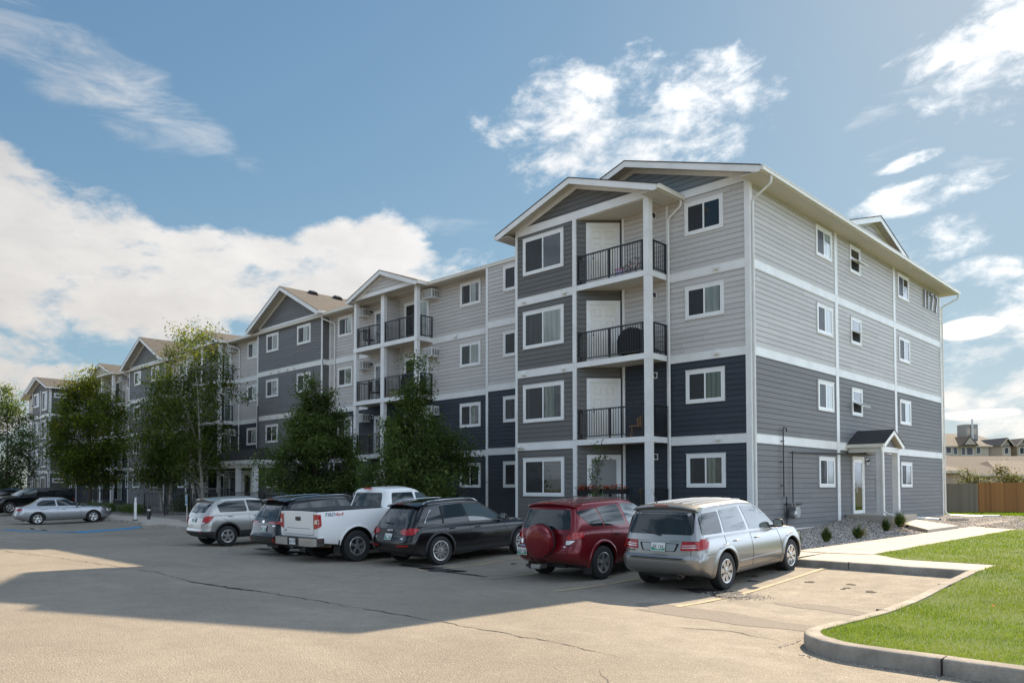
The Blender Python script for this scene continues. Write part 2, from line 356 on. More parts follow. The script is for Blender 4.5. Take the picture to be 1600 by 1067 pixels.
def copy_tree(o, parent=None):
    c = o.copy(); COL.objects.link(c)
    if parent: c.parent = parent
    for ch in list(o.children): copy_tree(ch, c)
    return c
def interp(x, pts):
    if x <= pts[0][0]: return pts[0][1]
    for (a, b), (c, d) in zip(pts, pts[1:]):
        if x <= c: return b+(d-b)*(x-a)/(c-a)
    return pts[-1][1]
def smooth_interp(x, pts):
    """monotone-ish cubic through points"""
    n = len(pts)
    if x <= pts[0][0]: return pts[0][1]
    if x >= pts[-1][0]: return pts[-1][1]
    for i in range(n-1):
        if x <= pts[i+1][0]:
            x0, y0 = pts[i]; x1, y1 = pts[i+1]; h = x1-x0
            def sl(k):
                if k == 0 or k == n-1: return (pts[min(k+1, n-1)][1]-pts[max(k-1, 0)][1])/(pts[min(k+1, n-1)][0]-pts[max(k-1, 0)][0])
                a = (pts[k][1]-pts[k-1][1])/(pts[k][0]-pts[k-1][0]); b = (pts[k+1][1]-pts[k][1])/(pts[k+1][0]-pts[k][0])
                return 0 if a*b <= 0 else 2*a*b/(a+b)
            m0, m1 = sl(i), sl(i+1); t_ = (x-x0)/h
            return (2*t_**3-3*t_**2+1)*y0+(t_**3-2*t_**2+t_)*h*m0+(-2*t_**3+3*t_**2)*y1+(t_**3-t_**2)*h*m1
# ================= the apartment building =================
B = thing('apartment_building', 'long four storey apartment block clad in pale grey, navy and charcoal planks with white trim', 'apartment building', (0, 0, 0))
BT = (3.683, 6.533, 9.383); HB = .296; ZT = 11.90; Z0 = .50; S_ = 2.85
FLOORS = (.80, 3.683, 6.533, 9.383)
WTOP = (3.07, 5.92, 8.80, 11.70)
rnd = random.Random(5)
def FM(ox, oy, ang): return Matrix.Translation((ox, oy, 0)) @ Matrix.Rotation(ang, 4, 'Z')
def wall(ox, oy, ang, L, z0, z1, mat, par=None, clip=None):
    """lapped plank wall; local x along the wall, -y outward; clip(z) -> (u0, u1) for gables"""
    M = FM(ox, oy, ang); mb = MB()
    r0 = math.floor((z0-.5)/EXPOSE+1e-6); z = .5+r0*EXPOSE
    while z < z1-1e-4:
        a = max(z, z0); bq = min(z+EXPOSE, z1); g = bq-.011
        u0, u1 = (0, L) if clip is None else clip((a+bq)/2)
        if u1-u0 > .03 and g > a:
            pr = [(.019, a), (.008, g), (-.02, g), (-.02, bq), (.019, bq)]
            vs = [M @ Vector((u, -o_, zz)) for u in (u0, u1) for o_, zz in pr]
            n = len(pr); mb.add(vs, [(i, i+n, i+n+1, i+1) for i in range(n-1)])
            # closed ends
            mb.add([M @ Vector((u0, .04, a)), M @ Vector((u0, -.019, a)), M @ Vector((u0, -.008, g)), M @ Vector((u0, .04, g))], [(0, 3, 2, 1)])
            mb.add([M @ Vector((u1, .04, a)), M @ Vector((u1, -.019, a)), M @ Vector((u1, -.008, g)), M @ Vector((u1, .04, g))], [(0, 1, 2, 3)])
        z += EXPOSE
    return mb.build('wall', mat, par or B)
def tbox(mb, ox, oy, ang, u0, u1, z0, z1, o=.035, back=.03, mi=None):
    mb.box(u0, -o, z0, u1, back, z1, mi, FM(ox, oy, ang))
m = bpy.data.materials.new('screen_mesh'); m.use_nodes = True; MATS['screen_mesh'] = m; t = NT(m.node_tree); b = t.n['Principled BSDF']
b.inputs['Base Color'].default_value = (.035, .037, .04, 1); b.inputs['Roughness'].default_value = .6
tr = t.n.new('ShaderNodeBsdfTransparent'); mx = t.n.new('ShaderNodeMixShader'); mx.inputs[0].default_value = .62
t.l.new(tr.outputs[0], mx.inputs[1]); t.l.new(b.outputs[0], mx.inputs[2]); t.l.new(mx.outputs[0], t.n['Material Output'].inputs[0])
WPROTO = {}
def window(ox, oy, ang, u, ztop, w_, h, cur=None, par=None, style='slider'):
    cur = cur or rnd.choice(['curtain_white', 'curtain_white', 'curtain_grey', 'curtain_green', 'curtain_white', 'room_dark', 'slat_blind'])
    vr_ = rnd.choice((0, 0, 1, 2, 3)) if cur.startswith('curtain') else 0; key = (round(w_, 2), round(h, 2), cur, style, vr_); M = FM(ox, oy, ang); p = M @ Vector((u, 0, ztop-h))
    if key in WPROTO:
        o = copy_tree(WPROTO[key], par or B); o.location = p; o.rotation_euler.z = ang; return o
    tw = .095; mb = MB()
    mb.box(0, -.055, 0, tw, .02, h); mb.box(w_-tw, -.055, 0, w_, .02, h); mb.box(tw, -.053, 0, w_-tw, .02, tw); mb.box(tw, -.053, h-tw, w_-tw, .02, h)
    mb.box(-.015, -.07, h, w_+.015, .02, h+.018)
    o = mb.build('window', 'trim_white', par or B); o.location = p; o.rotation_euler.z = ang
    sb = MB(); a0, a1, c0, c1 = tw, w_-tw, tw, h-tw; s = .042; md = (a0+a1)/2
    sb.box(a0, -.047, c0, a0+s, 0, c1); sb.box(a1-s, -.047, c0, a1, 0, c1); sb.box(a0+s, -.046, c0, a1-s, 0, c0+s); sb.box(a0+s, -.046, c1-s, a1-s, 0, c1)
    if style == 'slider': sb.box(md-.028, -.044, c0+s, md+.028, 0, c1-s)
    else: sb.box(a0+s, -.044, c0+(c1-c0)*.46, a1-s, 0, c0+(c1-c0)*.46+.06)
    sb.build('sash', 'vinyl_white', o)
    q = MB(); q.box(a0+s, -.0245, c0+s, a1-s, -.001, c1-s)
    if cur == 'slat_blind':
        zz = c0+s+(c1-c0)*.40; q = MB(); q.box(a0+s, -.0235, c0+s, a1-s, -.001, c1-s, 1); q.box(a0+s+.02, -.027, zz, a1-s-.02, -.0245, c1-s, 0)
        q.build('blind', ['slat_blind', 'room_warm'], o)
    elif style == 'awning': 
        q = MB(); q.box(a0+s, -.0245, c0+s, a1-s, -.001, c1-s); q.build('curtain', 'room_dark', o)  # dark sheet for the unlit room behind the panes, no curtain hangs here
    elif vr_:
        q = MB(); q.box(a0+s, -.0238, c0+s, a1-s, -.001, c1-s, 1); f0, f1, f2, f3 = ((0, 0, .5, .96), (0, .3, .62, 1), (0, .12, .55, .8))[vr_-1]; L_ = a1-a0-2*s
        for e0, e1 in ((f0, f1), (f2, f3)):
            if e1 > e0: q.box(a0+s+L_*e0, -.027, c0+s+(.06 if vr_ == 2 else 0), a0+s+L_*e1, -.024, c1-s, 0)
        q.build('curtain', [cur, 'room_warm'], o)
    else: q.build('curtain', cur, o)  # in the dark room finish this sheet stands for the unlit interior
    for k, (x0, x1, yy) in enumerate(((a0+s, md-.028, -.030), (md+.028, a1-s, -.034))):
        if style != 'slider': break
        g = MB(); g.add([(x0, yy, c0+s), (x1, yy, c0+s), (x1, yy, c1-s), (x0, yy, c1-s)], [(0, 1, 2, 3)]); g.build('pane', 'pane_glass', o)
    if style == 'slider':
        g = MB(); g.add([(a0+s, -.040, c0+s), (md-.028, -.040, c0+s), (md-.028, -.040, c1-s), (a0+s, -.040, c1-s)], [(0, 1, 2, 3)]); g.build('insect_screen', 'screen_mesh', o)
    else:
        zz = c0+(c1-c0)*.46+.06
        g = MB(); g.add([(a0+s, -.034, zz), (a1-s, -.034, zz), (a1-s, -.034, c1-s), (a0+s, -.034, c1-s)], [(0, 1, 2, 3)]); g.build('pane', 'pane_glass', o)
        # lower awning sash swung out
        M2 = Matrix.Translation((0, -.05, zz-.03)) @ Matrix.Rotation(R(-62), 4, 'X'); hh = (c1-c0)*.44
        g = MB(); g.box(a0, -.02, -hh, a0+.05, .02, 0, None, M2); g.box(a1-.05, -.02, -hh, a1, .02, 0, None, M2); g.box(a0+.05, -.02, -hh, a1-.05, .02, -hh+.05, None, M2); g.box(a0+.05, -.02, -.05, a1-.05, .02, 0, None, M2)
        fr = g.build('open_sash', 'vinyl_white', o)
        g = MB(); g.add([M2 @ Vector(v_) for v_ in ((a0+.05, 0, -hh+.05), (a1-.05, 0, -hh+.05), (a1-.05, 0, -.05), (a0+.05, 0, -.05))], [(0, 1, 2, 3)])
        g.add([M2 @ Vector(v_) for v_ in ((a0+.05, .006, -hh+.05), (a1-.05, .006, -hh+.05), (a1-.05, .006, -.05), (a0+.05, .006, -.05))], [(3, 2, 1, 0)]); g.build('pane', 'pane_glass', o)
    WPROTO[key] = o; return o
def bands(ox, oy, ang, L, levels=BT, e0=0, e1=0, par=None):
    for z in levels:
        mb = MB(); tbox(mb, ox, oy, ang, -e0, L+e1, z-HB, z-.004, .032)
        tbox(mb, ox, oy, ang, -e0, L+e1, z-.004, z+.008, .045)
        mb.build('trim_band', 'trim_white', par or B)
def vtrims(ox, oy, ang, us, z0=Z0, z1=ZT, w_=.14, o=.038):
    for u in us:
        mb = MB(); tbox(mb, ox, oy, ang, u, u+w_, z0, z1, o); mb.build('corner_trim', 'trim_white', B)
def section(ox, oy, ang, L, low, high, wins=(), nb=4, z0=Z0, ztop=ZT, trims=(), levels=BT, curs=None, frieze=True):
    if high == low: wall(ox, oy, ang, L, z0, ztop, low)
    else: wall(ox, oy, ang, L, z0, BT[1]-HB/2, low); wall(ox, oy, ang, L, BT[1]-HB/2, ztop, high)
    bands(ox, oy, ang, L, levels)
    for wi in wins:
        u, w_, h, fl = wi[:4]
        for k in fl: window(ox, oy, ang, u, WTOP[k]+(wi[4] if len(wi) > 4 else 0), w_, h, wi[5][k] if len(wi) > 5 else None, None, wi[6] if len(wi) > 6 else 'slider')
    if trims: vtrims(ox, oy, ang, trims, z0, ztop)
H2 = PI/2
# --- near wing: front wall, projecting bay, end wall ---
CW, CG, CR, RD, SB, CY = 'curtain_white', 'curtain_green', 'curtain_grey', 'room_dark', 'slat_blind', 'curtain_grey'
section(-5.0, 0, 0, 5.0-.0, 'siding_navy', 'siding_light', [(2.64, 1.46, 1.13, (0, 1, 2, 3), 0, {0: CG, 1: CG, 2: CW, 3: RD})], levels=())
bands(-3.0, 0, 0, 3.0); bands(0, 0, H2, 20.6)
section(-9.4, -1.13, 0, 3.1, 'siding_dark', 'siding_dark', [(.43, 2.08, 1.46, (0, 1, 2, 3), 0, {0: SB, 1: CG, 2: CW, 3: RD})], levels=())
bands(-9.4, -1.13, 0, 3.10)
wall(-6.3, -1.13, R(45), 1.62, Z0, ZT, 'siding_dark')
wall(-9.4, .95, -H2, 2.08, Z0, ZT, 'siding_dark')
wall(0, 0, H2, 20.6, Z0, BT[1]-HB/2, 'siding_slate'); wall(0, 0, H2, 20.6, BT[1]-HB/2, 11.86, 'siding_light')
for k, cu in enumerate((CR, CW, CW, CW)): window(0, 0, H2, 5.15, WTOP[k], 1.46, 1.13, cu)
for k, cu in enumerate((RD, CW, RD, RD)): window(0, 0, H2, 14.13, WTOP[k], 1.50, 1.13, cu)
for k in (1, 2, 3): window(0, 0, H2, 8.43, WTOP[k], 1.12, 1.10, RD, None, 'awning')
vtrims(0, 0, H2, (-.040,), Z0, 11.84, .20, .042); vtrims(0, 0, 0, (-.145,), Z0, ZT, .145, .042)
vtrims(0, 0, H2, (6.88, 13.50), Z0, 11.84, .27); vtrims(0, 0, H2, (20.44,), Z0, 11.84, .16)
vtrims(-9.4, -1.13, 0, (0,), Z0, ZT, .11, .04); vtrims(-6.45, -1.13, 0, (0,), Z0, ZT, .17, .045)
vtrims(0, 0, 0, (-5.02,), Z0, ZT, .10); vtrims(0, 0, 0, (-3.12,), Z0, ZT, .08)
mb = MB(); tbox(mb, 0, 0, 0, -3.0, 0, ZT, 12.17, .034); mb.build('frieze_board', 'trim_white', B)
mb = MB(); tbox(mb, -9.4, -1.13, 0, 0, 6.3, 11.87, 12.17, .034, .22); mb.box(-3.22, -1.13, 11.87, -3.10, 0, 12.17); mb.build('frieze_board', 'trim_white', B)
mb = MB(); mb.box(0.03, 0, .30, .045, 20.6, .52); mb.box(-3.0, -.045, .3, .0, -.03, .52); mb.build('foundation_flashing', 'downspout_white', B)
# solid core behind the planks
mb = MB(); mb.box(-9.36, .04, 0, -.04, 20.56, 11.9)
mb.prism([(-9.36, -1.09), (-6.36, -1.09), (-5.22, .04), (-9.36, .04)], 0, 11.9, 'z')
mb.box(-81.0, 1.62, 0, -9.36, 18.5, 12.0); mb.box(-13.2, .96, 0, -9.36, 1.62, 11.95); mb.build('wall_core', 'siding_dark', B)
# --- middle of the facade ---
section(-13.24, .92, 0, 3.84, 'siding_navy', 'siding_light', [(1.12, 1.46, 1.13, (0, 1, 2, 3), 0, {0: CR, 1: CR, 2: CR, 3: RD})], trims=(0,)); wall(-13.24, 1.6, -H2, .68, Z0, ZT, 'siding_light')
section(-17.77, 1.58, 0, 4.53, 'siding_navy', 'siding_light', [(2.06, 1.44, 1.13, (0, 1, 2, 3), 0, {0: CR, 1: CG, 2: CW, 3: CW})])
section(-23.3, 1.58, 0, 5.53, 'siding_navy', 'siding_light', levels=())
section(-27.2, 1.58, 0, 3.9, 'siding_navy', 'siding_light', [(.97, 1.47, 1.13, (0, 1, 2, 3), 0, {0: CR, 1: CG, 2: CG, 3: CW})], trims=(.03,))
def gable_block(cx):
    section(cx-3.92, 1.15, 0, 7.84, 'siding_gable', 'siding_gable', [(1.24, 1.5, 1.14, (0, 1, 2, 3)), (5.02, 1.52, 1.14, (0, 1, 2, 3))], trims=(0, 7.70))
    wall(cx+3.92, 1.15, H2, .45, Z0, ZT, 'siding_dark'); bands(cx+3.92, 1.15, H2, .45); wall(cx-3.92, 1.6, -H2, .45, Z0, ZT, 'siding_dark')
    mb = MB(); mb.box(cx-3.88, 1.19, 0, cx+3.88, 1.7, 12.1); mb.build('wall_core', 'siding_dark', B)
    mb = MB(); tbox(mb, cx-3.92, 1.15, 0, -.02, 7.86, ZT+.02, 12.20, .036); mb.build('frieze_board', 'trim_white', B)
gable_block(-31.12)
section(-39.3, 1.58, 0, 4.3, 'siding_navy', 'siding_light', [(2.1, 1.45, 1.13, (1, 2, 3), 0, {1: 'curtain_white', 2: CW, 3: CW})])
section(-44.9, 1.58, 0, 5.6, 'siding_navy', 'siding_light', levels=())
section(-50.0, 1.58, 0, 5.1, 'siding_navy', 'siding_light', [(1.6, 1.45, 1.13, (0, 1, 2, 3))])
gable_block(-53.9)
section(-60.0, 1.58, 0, 2.2, 'siding_navy', 'siding_light', [(.5, 1.2, 1.13, (0, 1, 2, 3))])
section(-65.6, 1.58, 0, 5.6, 'siding_navy', 'siding_light', levels=())
section(-75.0, 1.58, 0, 9.4, 'siding_navy', 'siding_light', [(.5, 1.3, 1.13, (0, 1, 2, 3)), (5.2, 1.45, 1.13, (0, 1, 2, 3))], trims=(1.95,))
# far wing, coming forward again
section(-81.2, -.4, 0, 6.2, 'siding_dark', 'siding_dark', [(.7, 1.9, 1.4, (0, 1, 2, 3)), (3.7, 1.7, 1.9, (0, 1, 2, 3))], trims=(0, 6.06, 3.0))
section(-75.0, -.4, H2, 2.0, 'siding_dark', 'siding_dark', trims=(.0, 1.86)); mb = MB(); mb.box(-81.1, -.36, 0, -75.04, 1.7, 12.0); mb.box(-88, 1., 0, -81, 18, 12); mb.build('wall_core', 'siding_dark', B)
for zt in (11.45, 5.7, 2.9):
    window(-75.0, -.4, H2, .35, zt, 1.15, .45, RD)
section(-88, .9, 0, 6.8, 'siding_navy', 'siding_light', [(2.0, 1.5, 1.13, (0, 1, 2, 3))])

# --- roofs ---
def gable_roof(cx, cy, ang, hw, run, ze, slope, shing='shingle_brown', wallhw=None, setback=.6, tymp='siding_gable', zf=12.18, gutters=(1, 1), rake=.21, over=.4):
    """front rake at local y=0, ridge running back (+y) to run; local x across"""
    M = FM(cx, cy, ang); zr = ze+slope*hw
    def top(u): return ze+slope*(hw-abs(u))
    def pris(mb, out, y0, y1, mi=0):
        k = len(mb.v); mb.prism(out, y0, y1, 'y', mi)
        for i in range(k, len(mb.v)): mb.v[i] = tuple(M @ Vector(mb.v[i]))
    mb = MB()
    for s in (-1, 1):
        h2 = hw+.03
        pris(mb, [(0, zr+.035), (s*h2, ze+.035-slope*.03), (s*h2, ze-slope*.03+.004), (0, zr+.004)], -.03, run, 0)
        pris(mb, [(0, zr), (s*(hw-.01), ze+.01*slope), (s*(hw-.01), ze-.1), (0, zr-.1)], .02, run, 1)
    o = mb.build('roof', [shing, 'soffit'], B)
    mb = MB()
    for s in (-1, 1): pris(mb, [(0, zr), (s*hw, ze), (s*hw, ze-rake+.03), (s*(hw-.12), ze-rake+.03), (0, zr-rake)], -.012, .018)
    mb.build('rake_fascia', 'trim_white', B)
    if wallhw:
        mb = MB()       # frieze running up under the rake on the wall plane
        for s in (-1, 1): pris(mb, [(0, zr-.10), (s*wallhw, top(wallhw)-.10), (s*wallhw, top(wallhw)-.25), (0, zr-.27)], setback-.036, setback+.02)
        mb.build('frieze_board', 'trim_white', B)
        def cl(z):
            e = min(wallhw, hw-(z+.12-ze)/slope); return (-e, e) if e > 0 else (0, 0)
        base = M @ Vector((0, setback, 0)); wall(base.x, base.y, ang, 0, zf-.02, zr-.12, tymp, None, cl)
        mb = MB(); pris(mb, [(-wallhw, zf-.2), (wallhw, zf-.2), (wallhw, top(wallhw)-.1), (0, zr-.1), (-wallhw, top(wallhw)-.1)], setback+.04, run); mb.build('wall_core', 'siding_dark', B)
    for s, on in zip((-1, 1), gutters):
        if on:
            mb = MB(); x0, x1 = (s*hw, s*(hw+.11)); mb.box(min(x0, x1), .0, ze-.145, max(x0, x1), on if on > 1 else run, ze-.012, 0, M)
            mb.box(min(s*(hw+.09), s*(hw+.125)), .0, ze-.03, max(s*(hw+.09), s*(hw+.125)), on if on > 1 else run, ze-.004, 0, M)
            mb.build('gutter', 'gutter_cream', B)
    return M
# near wing: main gable and its long eave
gable_roof(-4.47, -.6, 0, 5.16, 21.9, 12.0, .324, wallhw=4.4, setback=.6, tymp='siding_bluegrey', gutters=(0, 1))
for q in ((0.0, -.57, 11.84, .70, 21.2, 11.86), (-9.7, -.57, 11.84, -9.4, .9, 11.86), (-4.0, 20.6, 11.84, 0, 21.2, 11.86), (.69, -.57, 11.82, .715, 21.25, 12.0)):
    mb = MB(); mb.box(*q); mb.build('soffit', 'soffit', B)
gable_roof(-6.245, -1.62, 0, 3.78, 4.2, 12.0, .337, wallhw=3.145, setback=.49, tymp='siding_dark', gutters=(1.6, 1.65))
for q in ((-3.1, -1.6, 11.84, -2.48, .0, 11.86), (-10.0, -1.6, 11.84, -9.4, .4, 11.86)):
    mb = MB(); mb.box(*q); mb.build('soffit', 'soffit', B)
mb = MB(); mb.prism([(-6.3, -1.1), (-3.22, -1.1), (-3.22, 0), (-5.2, 0)], 11.84, 11.865, 'z')
mb.box(-2.49, -1.6, 11.82, -2.465, .0, 12.0); mb.build('soffit', 'soffit', B)
# small cross gable above the end wall
gable_roof(.62, 10.3, H2, 3.9, 5, 12.0, .30, wallhw=3.5, setback=.35, tymp='siding_light', gutters=(0, 0), zf=12.06)
# long roof over the middle, with gutter and soffit
mb = MB(); mb.prism([(.98, 12.02), (10, 14.2), (19.2, 12.02), (19.2, 11.9), (.98, 11.9)], -88, -9.6, 'x', 0); mb.build('roof', 'shingle_brown', B)
for (a, bx) in ((-17.5, -9.75), (-26.82, -23.4), (-39.1, -35.42), (-49.6, -44.9), (-59.9, -58.2), (-75, -65.8)):
    mb = MB(); mb.box(a, .86, 11.86, bx, .98, 11.995); mb.box(a, .845, 11.975, bx, .88, 12.0); mb.build('gutter', 'gutter_cream', B)
mb = MB(); mb.box(-75, .98, 11.84, -9.4, 1.62, 11.862); mb.box(-75, .95, 11.83, -9.7, .985, 12.0); mb.build('soffit', 'soffit', B)
for cx in (-31.12, -53.9): gable_roof(cx, .52, 0, 4.32, 9, 12.1, .5, wallhw=3.9, setback=.63, tymp='siding_gable', gutters=(.5, .5), zf=12.2, rake=.24)
for cx in (-20.48, -42.0, -62.8):
    gable_roof(cx, .27, 0, 3.0, 3.5, 12.0, .36, wallhw=2.72, setback=.27, tymp='siding_light', gutters=(.7, .7), zf=12.14)
    mb = MB(); mb.box(cx-2.72, .52, 11.9, cx+2.72, .58, 12.15); mb.box(cx+2.62, .55, 11.9, cx+2.72, 1.58, 12.1); mb.box(cx-2.72, .55, 11.9, cx-2.62, 1.58, 12.1); mb.build('frieze_board', 'trim_white', B)
    mb = MB(); mb.box(cx-2.95, .3, 11.865, cx+2.95, 1.6, 11.885); mb.build('soffit', 'soffit', B)
gable_roof(-78.1, -.9, 0, 3.7, 6, 12.0, .34, wallhw=3.1, setback=.5, tymp='siding_dark'); gable_roof(-83.5, .2, 0, 5.2, 12, 12.0, .36, wallhw=4.5, setback=.7, tymp='siding_dark')
for k, (x, y) in enumerate(((-30.75, 2.6), (-30.75, 4.4), (-30.75, 6.2))):
    mb = MB(); M = Matrix.Translation((x, y, 14.10)) @ Matrix.Rotation(R(27), 4, 'Y'); mb.box(-.24, -.24, 0, .24, .24, .09, 0, M); mb.box(-.19, -.19, .09, .19, .19, .17, 0, M); mb.build('roof_vent', 'black_plastic', B)

# --- balconies ---
def railing(A, Bp, z, h=1.05, name='railing', mid=True, par=None, sp=.105, mat='black_metal'):
    A = Vector((*A, z)); Bq = Vector((*Bp, z)); L = (Bq-A).length; d = (Bq-A)/L; mb = MB(); up_ = Vector((0, 0, 1))
    mb.bar(A+up_*h, Bq+up_*h, .055, .045); mb.bar(A+up_*.09, Bq+up_*.09, .035, .035); mb.bar(A+up_*(h-.0), Bq+up_*(h-.0), .06, .02)
    n = max(2, int(L/sp))
    for i in range(1, n): p = A+d*L*i/n; mb.bar(p+up_*.1, p+up_*(h-.02), .017, .017)
    ps = [A+d*.03, Bq-d*.03]+([A+d*L*.5] if mid else [])
    for p in ps: mb.bar(p+up_*.0, p+up_*h, .05, .05)
    return mb.build(name, mat, par or B)
def ac_unit(x, y, z, ang=0, par=None):
    """through-wall air conditioner: white case, louvred ends, grille"""
    key = ('ac', ang)
    if key in WPROTO: o = copy_tree(WPROTO[key], par or B); o.location = (x, y, z); return o
    mb = MB(); mb.box(0, -.52, 0, .72, 0, .44); mb.box(-.012, -.50, .42, .732, 0, .452)
    o = mb.build('air_conditioner', 'white_plastic', par or B, loc=(x, y, z), rotz=ang)
    g = MB(); g.box(.05, -.528, .06, .67, -.515, .40)
    for k in range(3): g.box(.722, -.46+.155*k, .07, .730, -.46+.155*k+.10, .36)
    g.build('grille', 'dark_opening', o)
    g = MB()
    for k in range(9): g.box(.05, -.537, .075+.036*k, .67, -.527, .093+.036*k)
    for k in (1, 2): g.box(.05+.2067*k-.012, -.54, .06, .05+.2067*k+.012, -.527, .40)
    for k in range(3):
        for q in range(5): g.box(.729, -.46+.155*k, .09+.055*q, .737, -.36+.155*k, .11+.055*q)
    g.build('louvre', 'white_plastic', o); WPROTO[key] = o; return o
def wall_lamp(x, y, z, ang=0):
    mb = MB(); mb.box(-.10, -.03, -.11, .10, 0, .11, 0); o = mb.build('wall_lamp', 'white_plastic', B, loc=(x, y, z), rotz=ang)
    g = MB(); g.box(-.05, -.13, -.0, .06, -.03, .075); g.box(.02, -.12, -.07, .06, -.03, 0); g.build('lamp_head', 'black_plastic', o); g = MB(); g.box(-.045, -.11, -.07, .018, -.035, -.002); g.build('diffuser', 'white_plastic', o)
def patio_door(x0, x1, y, zf, par=None):
    w_ = x1-x0; key = ('pd', round(w_, 2))
    if key in WPROTO: o = copy_tree(WPROTO[key], par or B); o.location = (x0, y, zf); return o
    h = 2.1; mb = MB(); mb.box(0, -.05, 0, .10, .02, h); mb.box(w_-.1, -.05, 0, w_, .02, h); mb.box(.1, -.048, h-.1, w_-.1, .02, h)
    o = mb.build('patio_door', 'trim_white', par or B, loc=(x0, y, zf))
    md = w_/2; s = MB()
    for a, b2 in ((.1, md+.03), (md-.03, w_-.1)):
        yy = -.042 if a < .2 else -.036
        s.box(a, yy, .02, a+.06, 0, h-.1); s.box(b2-.06, yy, .02, b2, 0, h-.1); s.box(a+.06, yy, .02, b2-.06, 0, .1); s.box(a+.06, yy, h-.17, b2-.06, 0, h-.1)
    s.build('sash', 'vinyl_white', o)
    q = MB(); q.box(.16, -.0245, .1, md-.03, -.001, h-.17); q.build('curtain', 'room_dark', o); q = MB(); q.box(md+.03, -.0245, .1, w_-.16, -.001, h-.17); q.build('curtain', 'curtain_white', o)  # first sheet is dark for the unlit room, second is a curtain
    for a, b2 in ((.16, md-.03), (md+.03, w_-.16)):
        g = MB(); g.add([(a, -.03, .1), (b2, -.03, .1), (b2, -.03, h-.17), (a, -.03, h-.17)], [(0, 1, 2, 3)]); g.build('pane', 'pane_glass', o)
    WPROTO[key] = o; return o
def stack(cx):
    x0, x1, yf, yb = cx-2.71, cx+2.71, .55, 1.58
    for z in BT:
        mb = MB(); mb.box(x0, yf, z-.20, x1, yb, z-.035, 0); mb.box(x0-.01, yf-.02, z-.215, x1+.01, yf, z, 0); mb.box(x1, yf-.01, z-.213, x1+.02, yb, z-.002, 0); mb.box(x0-.02, yf-.01, z-.213, x0, yb, z-.002, 0)
        mb.box(x0, yf, z-.035, x1, yb, z-.01, 1); mb.box(x0+.02, yf+.02, z-.206, x1-.02, yb, z-.2005, 2)
        mb.build('balcony_floor', ['trim_white', 'kerb_concrete', 'soffit'], B)
    mb = MB()
    for xa, xb in ((x0+.01, x0+.22), (cx-.28, cx+.0), (x1-.22, x1-.01)): mb.box(xa, yf+.01, Z0+.1, xb, yf+.21, 11.9)
    mb.build('balcony_post', 'trim_white', B)
    for k, z in enumerate(FLOORS):
        zt = (BT+(11.87,))[k]-.21
        col = 'siding_navy' if k < 2 else 'siding_light'
        w1 = wall(cx-.02, yf+.24, H2, yb-yf-.24, z, zt, col); wall(cx-.28, yb, -H2, yb-yf-.24, z, zt, col)
        mb = MB(); mb.box(cx-.25, yf+.25, z, cx-.06, yb, zt); mb.build('wall_core', 'siding_dark', B)
        railing((x0+.27, yf+.06), (cx-.30, yf+.06), z); railing((cx+.02, yf+.06), (x1-.28, yf+.06), z); railing((x1-.05, yf+.27), (x1-.05, yb), z, mid=False); railing((x0+.05, yf+.27), (x0+.05, yb), z, mid=False)
        patio_door(cx+.42, cx+2.42, yb, z+.02); patio_door(cx-2.2, cx-.42, yb, z+.02)
        ac_unit(x1-.22 if True else 0, yb, WTOP[k]-.42); ac_unit(x0-.62, yb, WTOP[k]-.42)
        wall_lamp(cx-2.42, yb, z+2.1)
stack(-20.48); stack(-42.0); stack(-62.8)
